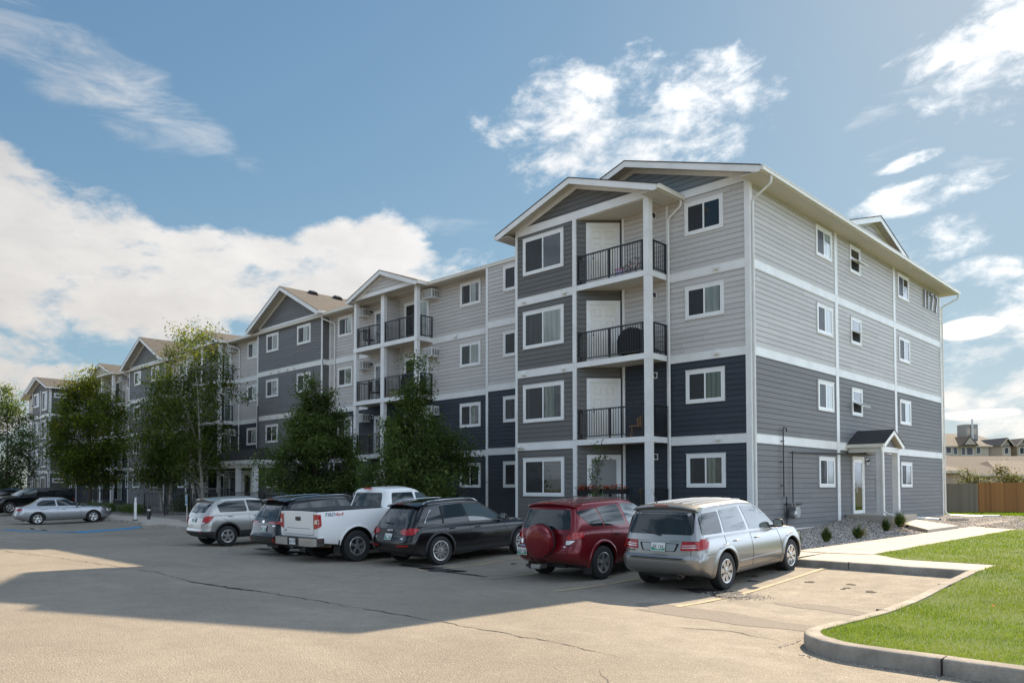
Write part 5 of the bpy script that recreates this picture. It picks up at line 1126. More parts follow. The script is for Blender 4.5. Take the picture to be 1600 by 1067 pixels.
def make_car(name, label, loc, rotz, c):
    """c: dictionary of the car's lines. y forward from the rear axle, z up, dimensions in metres"""
    K = Car(name, label, loc, rotz, c.get('pitch', 0)); W_ = c['W']/2; RO, FO = -c['ro'], c['wb']+c['fo']; Rw = c['R']; H_ = c['H']
    belt = c['belt']; zb0 = c.get('sill', .30)
    zbl = lambda y: smooth_interp(y, [(RO, c.get('rb', .40)), (RO+.35, c.get('rb', .40)-.04), (-Rw-.02, zb0-.01), (Rw+.1, zb0), (c['wb']-Rw-.1, zb0), (c['wb']+Rw, zb0-.02), (FO, zb0)])
    beltf = lambda y: smooth_interp(y, belt)
    WL = c.get('WL', [(0, .93), (.12, .975), (.3, .995), (.55, 1.0), (.78, .985), (.93, .955), (1, .93)])
    YR = c['YR']; YF = c.get('YF', [(0, -.08), (.25, -.0), (.6, -.01), (1, -.16)])
    body = Shell(lambda t_: W_*smooth_interp(t_, WL), lambda t_: RO+smooth_interp(t_, YR), lambda t_: FO+smooth_interp(t_, YF), zbl, beltf, c.get('rr', (.30, .22)), c.get('rf', (.42, .36)), .035, c.get('bowr', .05), .14)
    ts = [0, .04, .1, .16, .22, .28, .36, .46, .56, .66, .74, .81, .88, .93, .965, .985, 1]
    mb = MB(); clad = c.get('clad', 0)
    hood = lambda y: smooth_interp(y, [(RO, .015), (c['cowl']-.5, .03), (c['cowl'], .07), (FO-.3, .05), (FO, .02)])
    body.mesh(ts, mb, crownf=hood, cap_rings=7, mi=lambda j: 1 if ts[j+1] <= clad+.001 else 0)
    bo = K.p(mb, 'body', [c['paint'], 'cladding', 'black_plastic'], smooth=True)
    cut = []
    ar = Rw+c.get('gap', .065)
    for yy in (0, c['wb']):
        for sg in (1, -1):
            cm = MB(); cm.lathe([(ar, 0), (ar, .36)], (sg*(W_+.08) if sg < 0 else W_+.08-.36, yy, Rw+.01), 'x', 56)
            if sg < 0: cm.v = [(v_[0]-0, v_[1], v_[2]) for v_ in cm.v]
            co = cm.build('cutter', 'black_plastic', K.root); cut.append(co)
    if c.get('bed'):
        b0, b1, bw, bz = c['bed']; cm = MB(); cm.box(-bw, b0, bz, bw, b1, 2.5); co = cm.build('cutter', 'cladding', K.root); cut.append(co)
    boolean_cut(bo, cut)
    for pg in bo.data.polygons:     # inside of the wheel wells
        cc = pg.center
        for yy in (0, c['wb']):
            rr_ = math.hypot(cc.y-yy, cc.z-Rw-.01)
            if rr_ < ar+.004 and abs(cc.x) > W_*.5 and (abs(rr_-ar) < .006 or abs(abs(cc.x)-(W_+.08-.36)) < .004): pg.material_index = 2
    # cabin
    G = c['cab']; gz0 = lambda y: beltf(y)-.035; roof = lambda y: smooth_interp(y, G['roof'])
    GW = G.get('W', [(0, .925), (.3, .885), (.6, .835), (.82, .785), (.92, .755), (.97, .72), (1, .66)])
    cab = Shell(lambda t_: W_*interp(t_, GW) if t_ < .9 else W_*smooth_interp(t_, GW), lambda t_: interp(t_, G['yr']), lambda t_: interp(t_, G['yf']), gz0, roof, G.get('rr', (.20, .14)), G.get('rf', (.30, .20)), .03, G.get('bowr', .04), G.get('bowf', .16))
    mb = MB(); gts = [0, .1, .25, .4, .55, .7, .8, .87, .92, .95, .975, .99, 1]; cab.mesh(gts, mb, crown=G.get('crown', .045), cap_rings=7, bottom=False)
    K.p(mb, 'cabin', [c['paint']], smooth=True)
    sf, rf_ = K.sidefn(cab), K.rearfn(cab); bs, br_ = K.sidefn(body), K.rearfn(body)
    for poly, mat in c['glass']:
        for o in K.both('side_window', poly, cab, mat, .004, .05): pass
    if 'rglass' in c: K.patch('rear_window', c['rglass'], rf_, c.get('rgmat', 'car_glass'), .005, None, .06)
    # windscreen
    def ff(x, z):
        y = cab.yf(.5)
        for _ in range(12): t_ = max(0, min(1, cab.T(y, z))); y = cab.front(x, t_)
        e = .02; n = Vector((0, .55, .8)).normalized(); return Vector((x, y, z)), n
    if c.get('ws', True):
        z0, z1 = beltf(c['cowl'])+.02, roof(interp(.9, G['yf']))-.10; ww = W_*.80; K.patch('windscreen', [(-ww, z0), (ww, z0), (ww*.82, z1), (-ww*.82, z1)], ff, 'car_glass_clear', .006, None, .07)
    # seams
    mb = MB()
    for pl_ in c.get('seams', []):
        for sg in (1, -1): K.line(pl_, K.sidefn(body, sg), .008, .0005, mb)
    for pl_ in c.get('rseams', []): K.line(pl_, br_, .010, .0005, mb)
    if mb.v: K.p(mb, 'door_seam', 'seam')
    for (nm, poly, mat, off) in c.get('rear', []): K.patch(nm, poly, br_, mat, off, None, .025, .05, .03)
    for (nm, poly, mat, off) in c.get('side', []): K.both(nm, poly, body, mat, off, .02)
    for (nm, poly, mat, off) in c.get('cside', []): K.both(nm, poly, cab, mat, off, .02)
    for (hy, hz) in c.get('handles', []):
        for sg in (1, -1):
            x = body.side(hy, hz); mb = MB(); mb.tube([(sg*(x-.005), hy-.09, hz), (sg*(x+.028), hy-.07, hz+.003), (sg*(x+.034), hy, hz+.004), (sg*(x+.028), hy+.07, hz+.003), (sg*(x-.005), hy+.09, hz)], [.010, .014, .015, .014, .010], 8); K.p(mb, 'door_handle', c.get('hmat', c['paint']), smooth=True)
    my, mz = c['mirror']
    for sg in (1, -1):
        x = cab.side(my-.05, mz+.02); mb = MB(); n = 14
        for j in range(9):
            a = PI*j/8; r_ = math.sin(a)**.55
            for i in range(n): th = 2*PI*i/n; mb.v.append((sg*(x+.15-.115*math.cos(a)*1.), my+.075*r_*math.cos(th)*(1 if math.cos(th) > 0 else .35), mz+.085+.088*r_*math.sin(th)))
        for j in range(8):
            for i in range(n): f = (j*n+i, j*n+(i+1) % n, (j+1)*n+(i+1) % n, (j+1)*n+i); mb.f.append(f if sg > 0 else f[::-1]); mb.mi.append(0)
        mo = K.p(mb, 'wing_mirror', c.get('mmat', c['paint']), smooth=True, angle=60)
        g = MB(); g.prism([(sg*(x+.06), mz+.03), (sg*(x+.24), mz+.03), (sg*(x+.235), mz+.145), (sg*(x+.07), mz+.15)], my-.032, my-.027, 'y'); K.p(g, 'mirror_glass', 'chrome', mo)
        g = MB(); g.box(min(sg*(x-.03), sg*(x+.09)), my-.02, mz-.005, max(sg*(x-.03), sg*(x+.09)), my+.03, mz+.045); K.p(g, 'mirror_arm', 'black_plastic', mo)
    # wheels, arches, underbody
    tr = W_-c.get('tw', .225)/2-.012
    for yy in (0, c['wb']):
        for sg in (1, -1): wheel(K, sg*tr, yy, Rw, c['rim'], c.get('tw', .225), c['style'], sg, c.get('rimmat', 'rim_silver'))
    if c.get('flare'):
        fw, fo_, fm = c['flare']
        for yy in (0, c['wb']):
            for sg in (1, -1):
                mb = MB(); n = 36; prof = [(ar-.004, -.03), (ar-.004, fo_), (ar+fw*.35, fo_+.006), (ar+fw, .002), (ar+fw+.004, -.02)]
                for i in range(n+1):
                    a = PI*(-.06+1.12*i/n)
                    for r_, o_ in prof:
                        y = yy+r_*math.cos(a); z = Rw+.01+r_*math.sin(a); zz = max(z, zbl(y)-.02); xb = body.side(y, max(zz, zbl(y)+.02)); mb.v.append((sg*(xb+o_), y, zz))
                m_ = len(prof)
                for i in range(n):
                    for j in range(m_-1): f = (i*m_+j, i*m_+j+1, (i+1)*m_+j+1, (i+1)*m_+j); mb.f.append(f[::-1] if sg > 0 else f); mb.mi.append(0)
                K.p(mb, 'wheel_arch', fm, smooth=True, angle=50)
    mb = MB(); uz = zb0+.02; mb.box(-W_*.72, RO+.55, uz-.06, W_*.72, FO-.3, uz+.06); mb.tube([(-W_*.7, 0, Rw*.95), (W_*.7, 0, Rw*.95)], .05, 8); mb.box(-.30, RO+.35, uz-.05, .35, RO+.85, uz+.05); K.p(mb, 'underbody', 'black_plastic')
    if 'exhaust' in c:
        for ex in c['exhaust']:
            mb = MB(); y = RO+.03; mb.lathe([(.036, -.12), (.040, 0), (.033, 0), (.030, -.12)], (ex[0], 0, 0), 'y', 16)
            mb.v = [(v_[0], -v_[1]*1.+y*1.0, v_[2]+ex[1]) for v_ in mb.v]; mb.f = [f[::-1] for f in mb.f]; K.p(mb, 'exhaust_pipe', 'exhaust', smooth=True)
    if 'plate' in c: plate(K, c['plate'][0], c['plate'][1], br_, c['plate'][2], green=c['plate'][3] if len(c['plate']) > 3 else True)
    if 'rails' in c:
        y0, y1, zz, rm_ = c['rails']
        for sg in (1, -1):
            mb = MB(); pts = []
            for i in range(15):
                u = i/14; y = y0+(y1-y0)*u; x = cab.W(.955)*(1-.03*abs(2*u-1)**2)*sg; h = zz*min(1, math.sin(PI*u)*3.2)**.6 if 0 < u < 1 else -.01
                pts.append((x*.985, y, roof(y)-.018+h))
            mb.tube(pts, .012, 8); K.p(mb, 'roof_rail', rm_, smooth=True)
    if 'wiper' in c:
        x0, z0, x1, z1 = c['wiper']; fn = rf_; mb = MB(); p0, n0 = fn(x0, z0); p1, n1 = fn(x1, z1); mb.tube([p0+n0*.012, p0*.5+p1*.5+n0*.04, p1+n1*.02], [.014, .010, .007], 6); mb.lathe([(0, 0), (.028, 0), (.022, .03), (0, .035)], p0+n0*.0, 'z', 10); K.p(mb, 'rear_wiper', 'black_plastic', smooth=True)
    if 'spoiler' in c:
        y0, dp, dz_, sm = c['spoiler'][:4]; mb = MB(); n = 13; w2 = cab.W(.93); prof = [(y0+.16, 0, .018), (y0, 0, .014), (y0-dp, 0, dz_), (y0-dp-.008, 0, dz_-.022), (y0-dp+.02, 0, dz_-.038), (y0+.05, 0, -.075)]
        for i in range(n):
            u = -1+2*i/(n-1); x = u*w2; zc_ = roof(y0)-.03*abs(u)**3+G.get('crown', .045)*(1-u*u)*.95; bow = .05*u*u+(.03 if abs(u) > .9 else 0)
            for (yy, _, zz) in prof: mb.v.append((x, yy+bow, zc_+zz))
        m_ = len(prof)
        for i in range(n-1):
            for j in range(m_): mb.f.append((i*m_+j, i*m_+(j+1) % m_, (i+1)*m_+(j+1) % m_, (i+1)*m_+j)); mb.mi.append(0)
        mb.f.append(tuple(range(m_))[::-1]); mb.mi.append(0); mb.f.append(tuple((n-1)*m_+j for j in range(m_))); mb.mi.append(0)
        K.p(mb, 'spoiler', sm, smooth=True, angle=40)
        mb = MB(); mb.box(-.15, y0-dp-.013, roof(y0)+G.get('crown', .045)+dz_-.018, .15, y0-dp+.01, roof(y0)+G.get('crown', .045)+dz_-.002); K.p(mb, 'brake_light', 'lamp_red')
    if 'antenna' in c:
        ax, ay, al = c['antenna']; z = roof(ay)+G.get('crown', .045); mb = MB(); mb.tube([(ax, ay, z-.01), (ax, ay-.03, z+.04), (ax, ay-al*.55, z+.03+al*.8)], [.02, .006, .003], 6); K.p(mb, 'antenna', 'black_plastic')
    # front lamps and grille (seen only from other positions)
    for sg in (1, -1):
        mb = MB(); x = W_*.66; z = beltf(FO-.35)-.14; y = body.front(x, .75); M = Matrix.Translation((sg*x, y+.0, z)) @ Matrix.Rotation(sg*R(-35), 4, 'Z'); mb.box(-.19, -.06, -.07, .19, .03, .07, 0, M); K.p(mb, 'headlight', 'lamp_clear')
    mb = MB(); mb.box(-.36, body.front(0, .6)-.03, .52, .36, body.front(0, .6)+.012, .74); K.p(mb, 'grille', 'black_plastic')
    return K, body, cab, bs, br_, sf, rf_
# tail of the row nearest the camera first; every car stands nose-in at the kerb, y = 0 of each car is its rear axle
def mir(name, poly, mat, off): return [(name, poly, mat, off), (name, [(-x, z) for x, z in poly][::-1], mat, off)]
SL = .035
def put(x, y, W_): return (x-W_/2+.02, y, zlot(y)-.0)
# --- silver minivan ---
c = dict(paint='paint_silver', W=1.83, H=1.69, ro=1.03, wb=2.89, fo=.96, R=.355, rim=.225, style='hub', sill=.27, rb=.36, pitch=R(2.2),
    belt=[(-1.03, 1.00), (-.6, 1.035), (.5, 1.03), (1.8, 1.01), (2.5, 1.0), (3.0, .97), (3.5, .88), (3.85, .74)], cowl=2.55,
    YR=[(0, .16), (.08, .06), (.2, .01), (.38, -.01), (.47, .0), (.5, .03), (.53, .075), (.62, .08), (1, .13)],
    cab=dict(roof=[(-1.0, 1.575), (-.7, 1.60), (0, 1.63), (.8, 1.64), (1.5, 1.60), (1.9, 1.52)], yr=[(0, -.93), (.8, -.78), (1, -.70)], yf=[(0, 2.62), (.5, 2.25), (.9, 1.88), (1, 1.62)]),
    glass=[([(-.74, 1.085), (-.02, 1.075), (-.04, 1.49), (-.60, 1.465), (-.70, 1.40)], 'car_glass'), ([(.06, 1.075), (.98, 1.06), (.80, 1.53), (.02, 1.50)], 'car_glass_clear'), ([(1.08, 1.06), (2.28, 1.04), (1.95, 1.32), (1.62, 1.50), (.90, 1.535)], 'car_glass_clear')],
    rglass=[(-.70, 1.09), (.70, 1.09), (.66, 1.50), (-.66, 1.50)],
    seams=[[(.02, 1.02), (.03, .85), (.42, .60), (.5, .38)], [(1.03, 1.0), (1.08, .6), (1.06, .36)], [(2.25, .98), (2.42, .6), (2.40, .40)], [(.55, .36), (2.38, .36)], [(-.70, .72), (-.42, .72)], [(1.03, 1.0), (2.25, .98)]],
    rseams=[[(-.70, 1.0), (-.66, .70), (.66, .70), (.70, 1.0)], [(-.62, .635), (.62, .635)]],
    rear=mir('tail_light', [(.46, .80), (.80, .812), (.80, 1.02), (.49, 1.0)], 'lamp_red', .012)+mir('tail_light_strip', [(.49, .845), (.79, .86), (.79, .876), (.49, .860)], 'lamp_clear', .018)+mir('tail_light_strip', [(.49, .885), (.79, .900), (.79, .914), (.49, .898)], 'lamp_clear', .018)+[('plate_recess', [(-.36, .78), (.36, .78), (.43, .93), (-.43, .93)], 'chrome' if 0 else 'seam', .001), ('plate_panel', [(-.33, .79), (.33, .79), (.38, .92), (-.38, .92)], 'paint_silver', .003), ('badge', [(-.70, .765), (-.52, .765), (-.52, .785), (-.70, .785)], 'dark_metal', .006), ('badge', [(-.22, .965), (.22, .965), (.22, .985), (-.22, .985)], 'chrome', .004)],
    side=[('tail_light', [(-.875, .813), (-.66, .85), (-.60, .95), (-.66, 1.01), (-.865, 1.02)], 'lamp_red', .012), ('door_strip', [(.48, .47), (2.36, .49), (2.36, .515), (.48, .50)], 'paint_silver', .016)],
    handles=[(.42, .90), (1.28, .89)], mirror=(2.12, 1.03), mmat='black_plastic', plate=(0, .855, 'EK 154'), exhaust=[(.48, .335)], wiper=(.02, 1.07, -.40, 1.16), spoiler=(-.70, .10, -.012, 'paint_silver'), antenna=(-.25, -.55, .32), flare=(.085, .022, 'paint_silver'))
K1 = make_car('parked_minivan', 'silver minivan at the right end of the row, hubcap wheels and thin whip aerial', put(4.42, -9.72, 1.83), R(1), c)
k, body, cab = K1[0], K1[1], K1[2]
for x in (-.5, -.3, -.1, .1, .3, .5):      # pressed roof ribs
    mb = MB(); pts = []
    for i in range(12): y = -.55+1.9*i/11; f_ = x/.63; pts.append((x, y, smooth_interp(y, c['cab']['roof'])+.045*(1-min(1, abs(x)/.7)**2)+.0))
    mb.tube(pts, .013, 6); k.p(mb, 'roof_rib', 'paint_silver', smooth=True)
mb = MB(); mb.box(-.55, -1.075, .655, .55, -.99, .672); k.p(mb, 'bumper_step', 'cladding')
# --- red wagon with a spare wheel on its tailgate ---
c = dict(paint='paint_red', W=1.815, H=1.70, ro=.98, wb=2.66, fo=.88, R=.358, rim=.215, style='five', sill=.30, rb=.40, pitch=R(2.4),
    belt=[(-.98, 1.04), (-.5, 1.06), (.6, 1.04), (1.8, 1.02), (2.4, 1.02), (2.9, .98), (3.3, .88), (3.54, .76)], cowl=2.35,
    YR=[(0, .20), (.08, .08), (.2, .02), (.36, .0), (.48, .02), (.55, .07), (.7, .09), (1, .12)],
    cab=dict(roof=[(-.9, 1.585), (-.6, 1.62), (0, 1.655), (.8, 1.66), (1.3, 1.62), (1.7, 1.53)], yr=[(0, -.88), (.8, -.74), (1, -.64)], yf=[(0, 2.45), (.5, 2.1), (.9, 1.7), (1, 1.45)], W=[(0, .92), (.3, .88), (.6, .82), (.82, .765), (.92, .735), (.97, .70), (1, .64)]),
    glass=[([(-.62, 1.42), (-.28, 1.14), (.13, 1.12), (-.02, 1.51), (-.62, 1.47)], 'car_glass'), ([(.17, 1.12), (.92, 1.095), (.74, 1.555), (.03, 1.515)], 'car_glass'), ([(1.02, 1.09), (2.05, 1.07), (1.75, 1.34), (1.42, 1.52), (.84, 1.56)], 'car_glass_clear')],
    rglass=[(-.68, 1.10), (.68, 1.10), (.60, 1.50), (-.60, 1.50)],
    seams=[[(.35, 1.04), (.30, .85), (.38, .62), (.52, .42)], [(.97, 1.02), (1.02, .6), (1.0, .40)], [(2.1, 1.0), (2.2, .6), (2.2, .42)], [(.97, 1.0), (2.1, 1.0)], [(.5, .41), (2.2, .41)]],
    rseams=[[(-.70, 1.05), (-.66, .60), (.66, .60), (.70, 1.05)]],
    rear=mir('tail_light', [(.60, .89), (.77, .90), (.79, 1.05), (.64, 1.05)], 'lamp_red', .018)+mir('reversing_light', [(.60, .785), (.69, .80), (.78, .88), (.60, .88)], 'lamp_clear', .014)+[('badge', [(-.70, .79), (-.62, .78), (-.58, .81), (-.62, .85), (-.70, .84)], 'chrome', .006), ('badge', [(-.72, .725), (-.50, .725), (-.50, .745), (-.72, .745)], 'chrome', .005), ('badge', [(.48, .745), (.60, .745), (.60, .76), (.48, .76)], 'chrome', .005)],
    side=[('tail_light', [(-.83, .90), (-.62, .94), (-.55, 1.03), (-.81, 1.05)], 'lamp_red', .014)],
    handles=[(.52, .93), (1.22, .92)], hmat='black_plastic', mirror=(1.98, 1.06), plate=(-.56, .62, 'GEB 183'), wiper=(-.25, 1.11, -.55, 1.15), spoiler=(-.62, .10, -.012, 'paint_red'), flare=(.06, .018, 'paint_red'), rails=(-.55, 1.35, .055, 'black_plastic'))
K2 = make_car('parked_wagon', 'dark red wagon with its spare wheel in a round red cover on the tailgate', put(1.70, -9.95, 1.815), R(0), c)
k = K2[0]; mb = MB(); mb.lathe([(0, -.03), (.20, -.026), (.31, -.012), (.352, .02), (.362, .06), (.362, .15), (.345, .18), (.2, .18)], axis='y', n=56)
mb.v = [(v_[0]+.02, -1.15+v_[1]+.0, v_[2]+.865) for v_ in mb.v]
ws = k.p(mb, 'spare_wheel_cover', 'paint_red', smooth=True); mb = MB(); mb.lathe([(.352, .15), (.368, .16), (.368, .185), (.352, .195)], (.02, -1.15, .865), 'y', 56); k.p(mb, 'cover_rim', 'black_plastic', ws, True)
mb = MB(); mb.box(-.30, -.99, .27, -.05, -.75, .36); mb.tube([(-.52, -.93, .30), (-.52, -.6, .30)], .03, 8); mb.box(-.03, -1.04, .33, .02, -.98, .38); k.p(mb, 'tow_hitch', 'steel')
for sg in (1, -1): mb = MB(); mb.box(sg*.79-.10, -.44, .16, sg*.79+.10, -.425, .42); k.p(mb, 'mud_flap', 'black_plastic')
# --- black wagon ---
c = dict(paint='paint_black', W=1.88, H=1.65, ro=1.0, wb=2.807, fo=.83, R=.362, rim=.245, style='ten', sill=.27, rb=.34, pitch=R(2.2), clad=.16,
    belt=[(-1.0, .98), (-.5, 1.0), (.6, .995), (1.8, .985), (2.4, .98), (3.0, .94), (3.4, .85), (3.63, .72)], cowl=2.45,
    YR=[(0, .18), (.08, .06), (.2, .01), (.4, -.01), (.5, .01), (.6, .05), (1, .14)],
    cab=dict(roof=[(-.8, 1.50), (-.4, 1.55), (.2, 1.59), (.9, 1.60), (1.4, 1.565), (1.8, 1.48)], yr=[(0, -.88), (.5, -.70), (1, -.45)], yf=[(0, 2.6), (.5, 2.2), (.9, 1.8), (1, 1.5)], W=[(0, .92), (.3, .87), (.6, .80), (.82, .75), (.92, .72), (.97, .69), (1, .62)]),
    glass=[([(-.46, 1.05), (.92, 1.035), (.80, 1.50), (.15, 1.47), (-.18, 1.36)], 'car_glass'), ([(1.0, 1.035), (2.20, 1.02), (1.85, 1.27), (1.45, 1.47), (.88, 1.50)], 'car_glass_clear')],
    cside=[('pillar', [(.12, 1.04), (.17, 1.04), (.17, 1.48), (.12, 1.47)], 'seam', .006)],
    rglass=[(-.70, 1.05), (.70, 1.05), (.60, 1.42), (-.60, 1.42)],
    seams=[[(.18, .98), (.16, .8), (.42, .56), (.5, .36)], [(.96, .98), (1.0, .6), (.98, .34)], [(2.15, .96), (2.3, .6), (2.25, .36)], [(.5, .35), (2.25, .35)]],
    rseams=[[(-.84, .80), (.84, .80)], [(-.80, .66), (-.5, .60), (.5, .60), (.80, .66)]],
    rear=mir('tail_light', [(.42, .87), (.60, .80), (.80, .80), (.80, .965), (.55, .95)], 'lamp_red', .012)+mir('reflector', [(.38, .515), (.80, .53), (.80, .565), (.38, .55)], 'lamp_red', .008)+[('badge', [(-.12, .895), (.12, .895), (.12, .93), (-.12, .93)], 'chrome', .007), ('badge', [(-.66, .72), (-.56, .72), (-.56, .75), (-.66, .75)], 'chrome', .005), ('badge', [(.50, .70), (.60, .70), (.60, .73), (.50, .73)], 'chrome', .005)],
    side=[('tail_light', [(-.85, .80), (-.78, .82), (-.62, .95), (-.83, .97)], 'lamp_red', .012), ('door_strip', [(.46, .47), (2.2, .50), (2.2, .52), (.46, .50)], 'paint_black', .014)],
    handles=[(.38, .90), (1.22, .88)], mirror=(2.08, 1.02), plate=(0, .745, 'FLC 247'), wiper=(.0, 1.06, -.35, 1.08), spoiler=(-.42, .17, -.03, 'paint_black'), flare=(.05, .014, 'cladding'), rails=(-.35, 1.45, .05, 'chrome'))
K3 = make_car('parked_wagon', 'glossy black wagon with chrome roof rails and ten spoke wheels next to the white truck', put(-3.08, -10.32, 1.88), R(-3), c)
k, cab = K3[0], K3[2]
for sg in (1, -1):
    mb = MB(); pl_ = round_poly([(-.46, 1.04), (2.20, 1.01), (1.85, 1.275), (1.45, 1.485), (.84, 1.51), (.15, 1.485), (-.20, 1.37)], .1, 6); fn = k.sidefn(cab, sg); k.line(pl_+[pl_[0]], fn, .020, .010, mb, 2); k.p(mb, 'window_trim', 'chrome', smooth=True)
# --- white pickup truck ---
c = dict(paint='paint_white', W=2.03, H=1.94, ro=1.16, wb=3.70, fo=.95, R=.41, rim=.24, style='star', tw=.27, sill=.50, rb=.58, pitch=R(2.0), gap=.10, taperr=0,
    belt=[(-1.16, 1.36), (1.0, 1.37), (1.05, 1.30), (2.4, 1.27), (3.0, 1.26), (3.6, 1.25), (4.2, 1.18), (4.65, .98)], cowl=2.95,
    YR=[(0, .05), (.1, .02), (.3, .0), (1, .0)], bowr=.01, rr=(.05, .05), WL=[(0, .95), (.15, .985), (.4, 1.0), (.7, .99), (.9, .975), (1, .965)],
    bed=(-1.06, .82, .86, 1.20),
    cab=dict(roof=[(.9, 1.845), (1.2, 1.87), (1.8, 1.885), (2.2, 1.86), (2.5, 1.79)], yr=[(0, .92), (.9, 1.06), (1, 1.12)], yf=[(0, 3.1), (.5, 2.75), (.9, 2.42), (1, 2.2)], rr=(.16, .10), bowr=.03, W=[(0, .935), (.3, .90), (.6, .85), (.82, .81), (.92, .79), (.97, .76), (1, .70)]),
    glass=[([(1.18, 1.32), (2.0, 1.31), (1.95, 1.76), (1.25, 1.76)], 'car_glass'), ([(2.08, 1.31), (2.95, 1.29), (2.75, 1.48), (2.45, 1.70), (2.03, 1.76)], 'car_glass_clear')],
    rglass=[(-.72, 1.38), (.72, 1.38), (.64, 1.77), (-.64, 1.77)],
    seams=[[(1.0, 1.34), (1.0, .55)], [(1.08, 1.28), (1.10, .56)], [(2.04, 1.26), (2.06, .56)], [(2.95, 1.2), (3.05, .8), (3.03, .56)]],
    rseams=[[(-.76, 1.33), (-.76, .77), (.76, .77), (.76, 1.33)], [(-.60, .93), (.60, .93)]],
    rear=mir('tail_light', [(.79, .92), (.985, .97), (.985, 1.30), (.79, 1.30)], 'lamp_red', .018)+mir('reversing_light', [(.85, 1.06), (.975, 1.06), (.975, 1.17), (.88, 1.17), (.83, 1.12)], 'lamp_clear', .024)+[('tailgate_handle', [(-.13, 1.13), (.13, 1.13), (.13, 1.23), (-.13, 1.23)], 'black_plastic', .012), ('badge', [(-.06, 1.155), (.06, 1.155), (.06, 1.20), (-.06, 1.20)], 'dark_metal', .018), ('badge', [(-.70, .84), (-.62, .84), (-.62, .88), (-.70, .88)], 'dark_metal', .004)],
    side=[('tail_light', [(-1.15, .98), (-1.06, 1.0), (-1.06, 1.30), (-1.15, 1.30)], 'lamp_red', .015)],
    handles=[(1.32, 1.13), (2.2, 1.12)], hmat='black_plastic', mirror=(2.78, 1.33), mmat='black_plastic', flare=(.05, .012, 'paint_white'), antenna=(.2, 1.5, .1))
K4 = make_car('parked_truck', 'white crew cab pickup truck with a black bed cover and dusty tailgate', put(-5.40, -11.25, 2.03), R(-1), c)
k, body = K4[0], K4[1]
mb = MB(); mb.box(-.90, -1.10, 1.365, .90, .88, 1.40); mb.box(-.93, -1.12, 1.35, .93, .9, 1.368); k.p(mb, 'bed_cover', 'cladding')
mb = MB()
mb.prism([(-1.0, -1.12), (-1.0, -1.22), (-.93, -1.33), (-.34, -1.35), (-.30, -1.31), (.30, -1.31), (.34, -1.35), (.93, -1.33), (1.0, -1.22), (1.0, -1.0), (.97, -.98), (.97, -1.12)], .50, .70, 'z')
k.p(mb, 'bumper', 'chrome', smooth=True, angle=25); mb = MB(); mb.box(-.33, -1.318, .47, .33, -1.16, .705); mb.box(-.9, -1.3, .70, .9, -1.14, .715); mb.box(-.06, -1.36, .40, .06, -1.1, .48); mb.box(-.12, -1.33, .42, -.07, -1.25, .50); k.p(mb, 'tow_hitch', 'black_plastic')
def flatfn(x, z): return Vector((x, -1.325, z)), Vector((0, -1, 0))
plate(k, .0, .60, flatfn, 'CAC 107', None, False)
M = Matrix.Rotation(PI/2, 4, 'Z') @ Matrix.Rotation(PI/2, 4, 'X'); xs = body.side(-.5, 1.25)+.012
for tx, mt, y, sx in (('TRD', 'plate_ink', -.98, 1.3), ('4x4', 'decal_red', -.66, 1.3)): text_obj('decal', tx, .125, mt, Matrix.Translation((xs, y, 1.245)) @ M, k.root, .001, sx, shear=.3)
mb = MB(); mb.box(-.14, .985, 1.865, .14, 1.06, 1.915); k.p(mb, 'brake_light', 'lamp_red')
for sg in (1, -1): mb = MB(); mb.box(sg*.86-.14, -.56, .20, sg*.86+.14, -.545, .62); k.p(mb, 'mud_flap', 'black_plastic')
mb = MB(); mb.tube([(.95, .75, .46), (.95, 2.9, .46)], .045, 8); mb.tube([(-.95, .75, .46), (-.95, 2.9, .46)], .045, 8); k.p(mb, 'side_step', 'cladding')
mb = MB(); mb.tube([(.45, -1.0, .47), (.9, -.75, .47)], .04, 8); k.p(mb, 'exhaust_pipe', 'muffler')
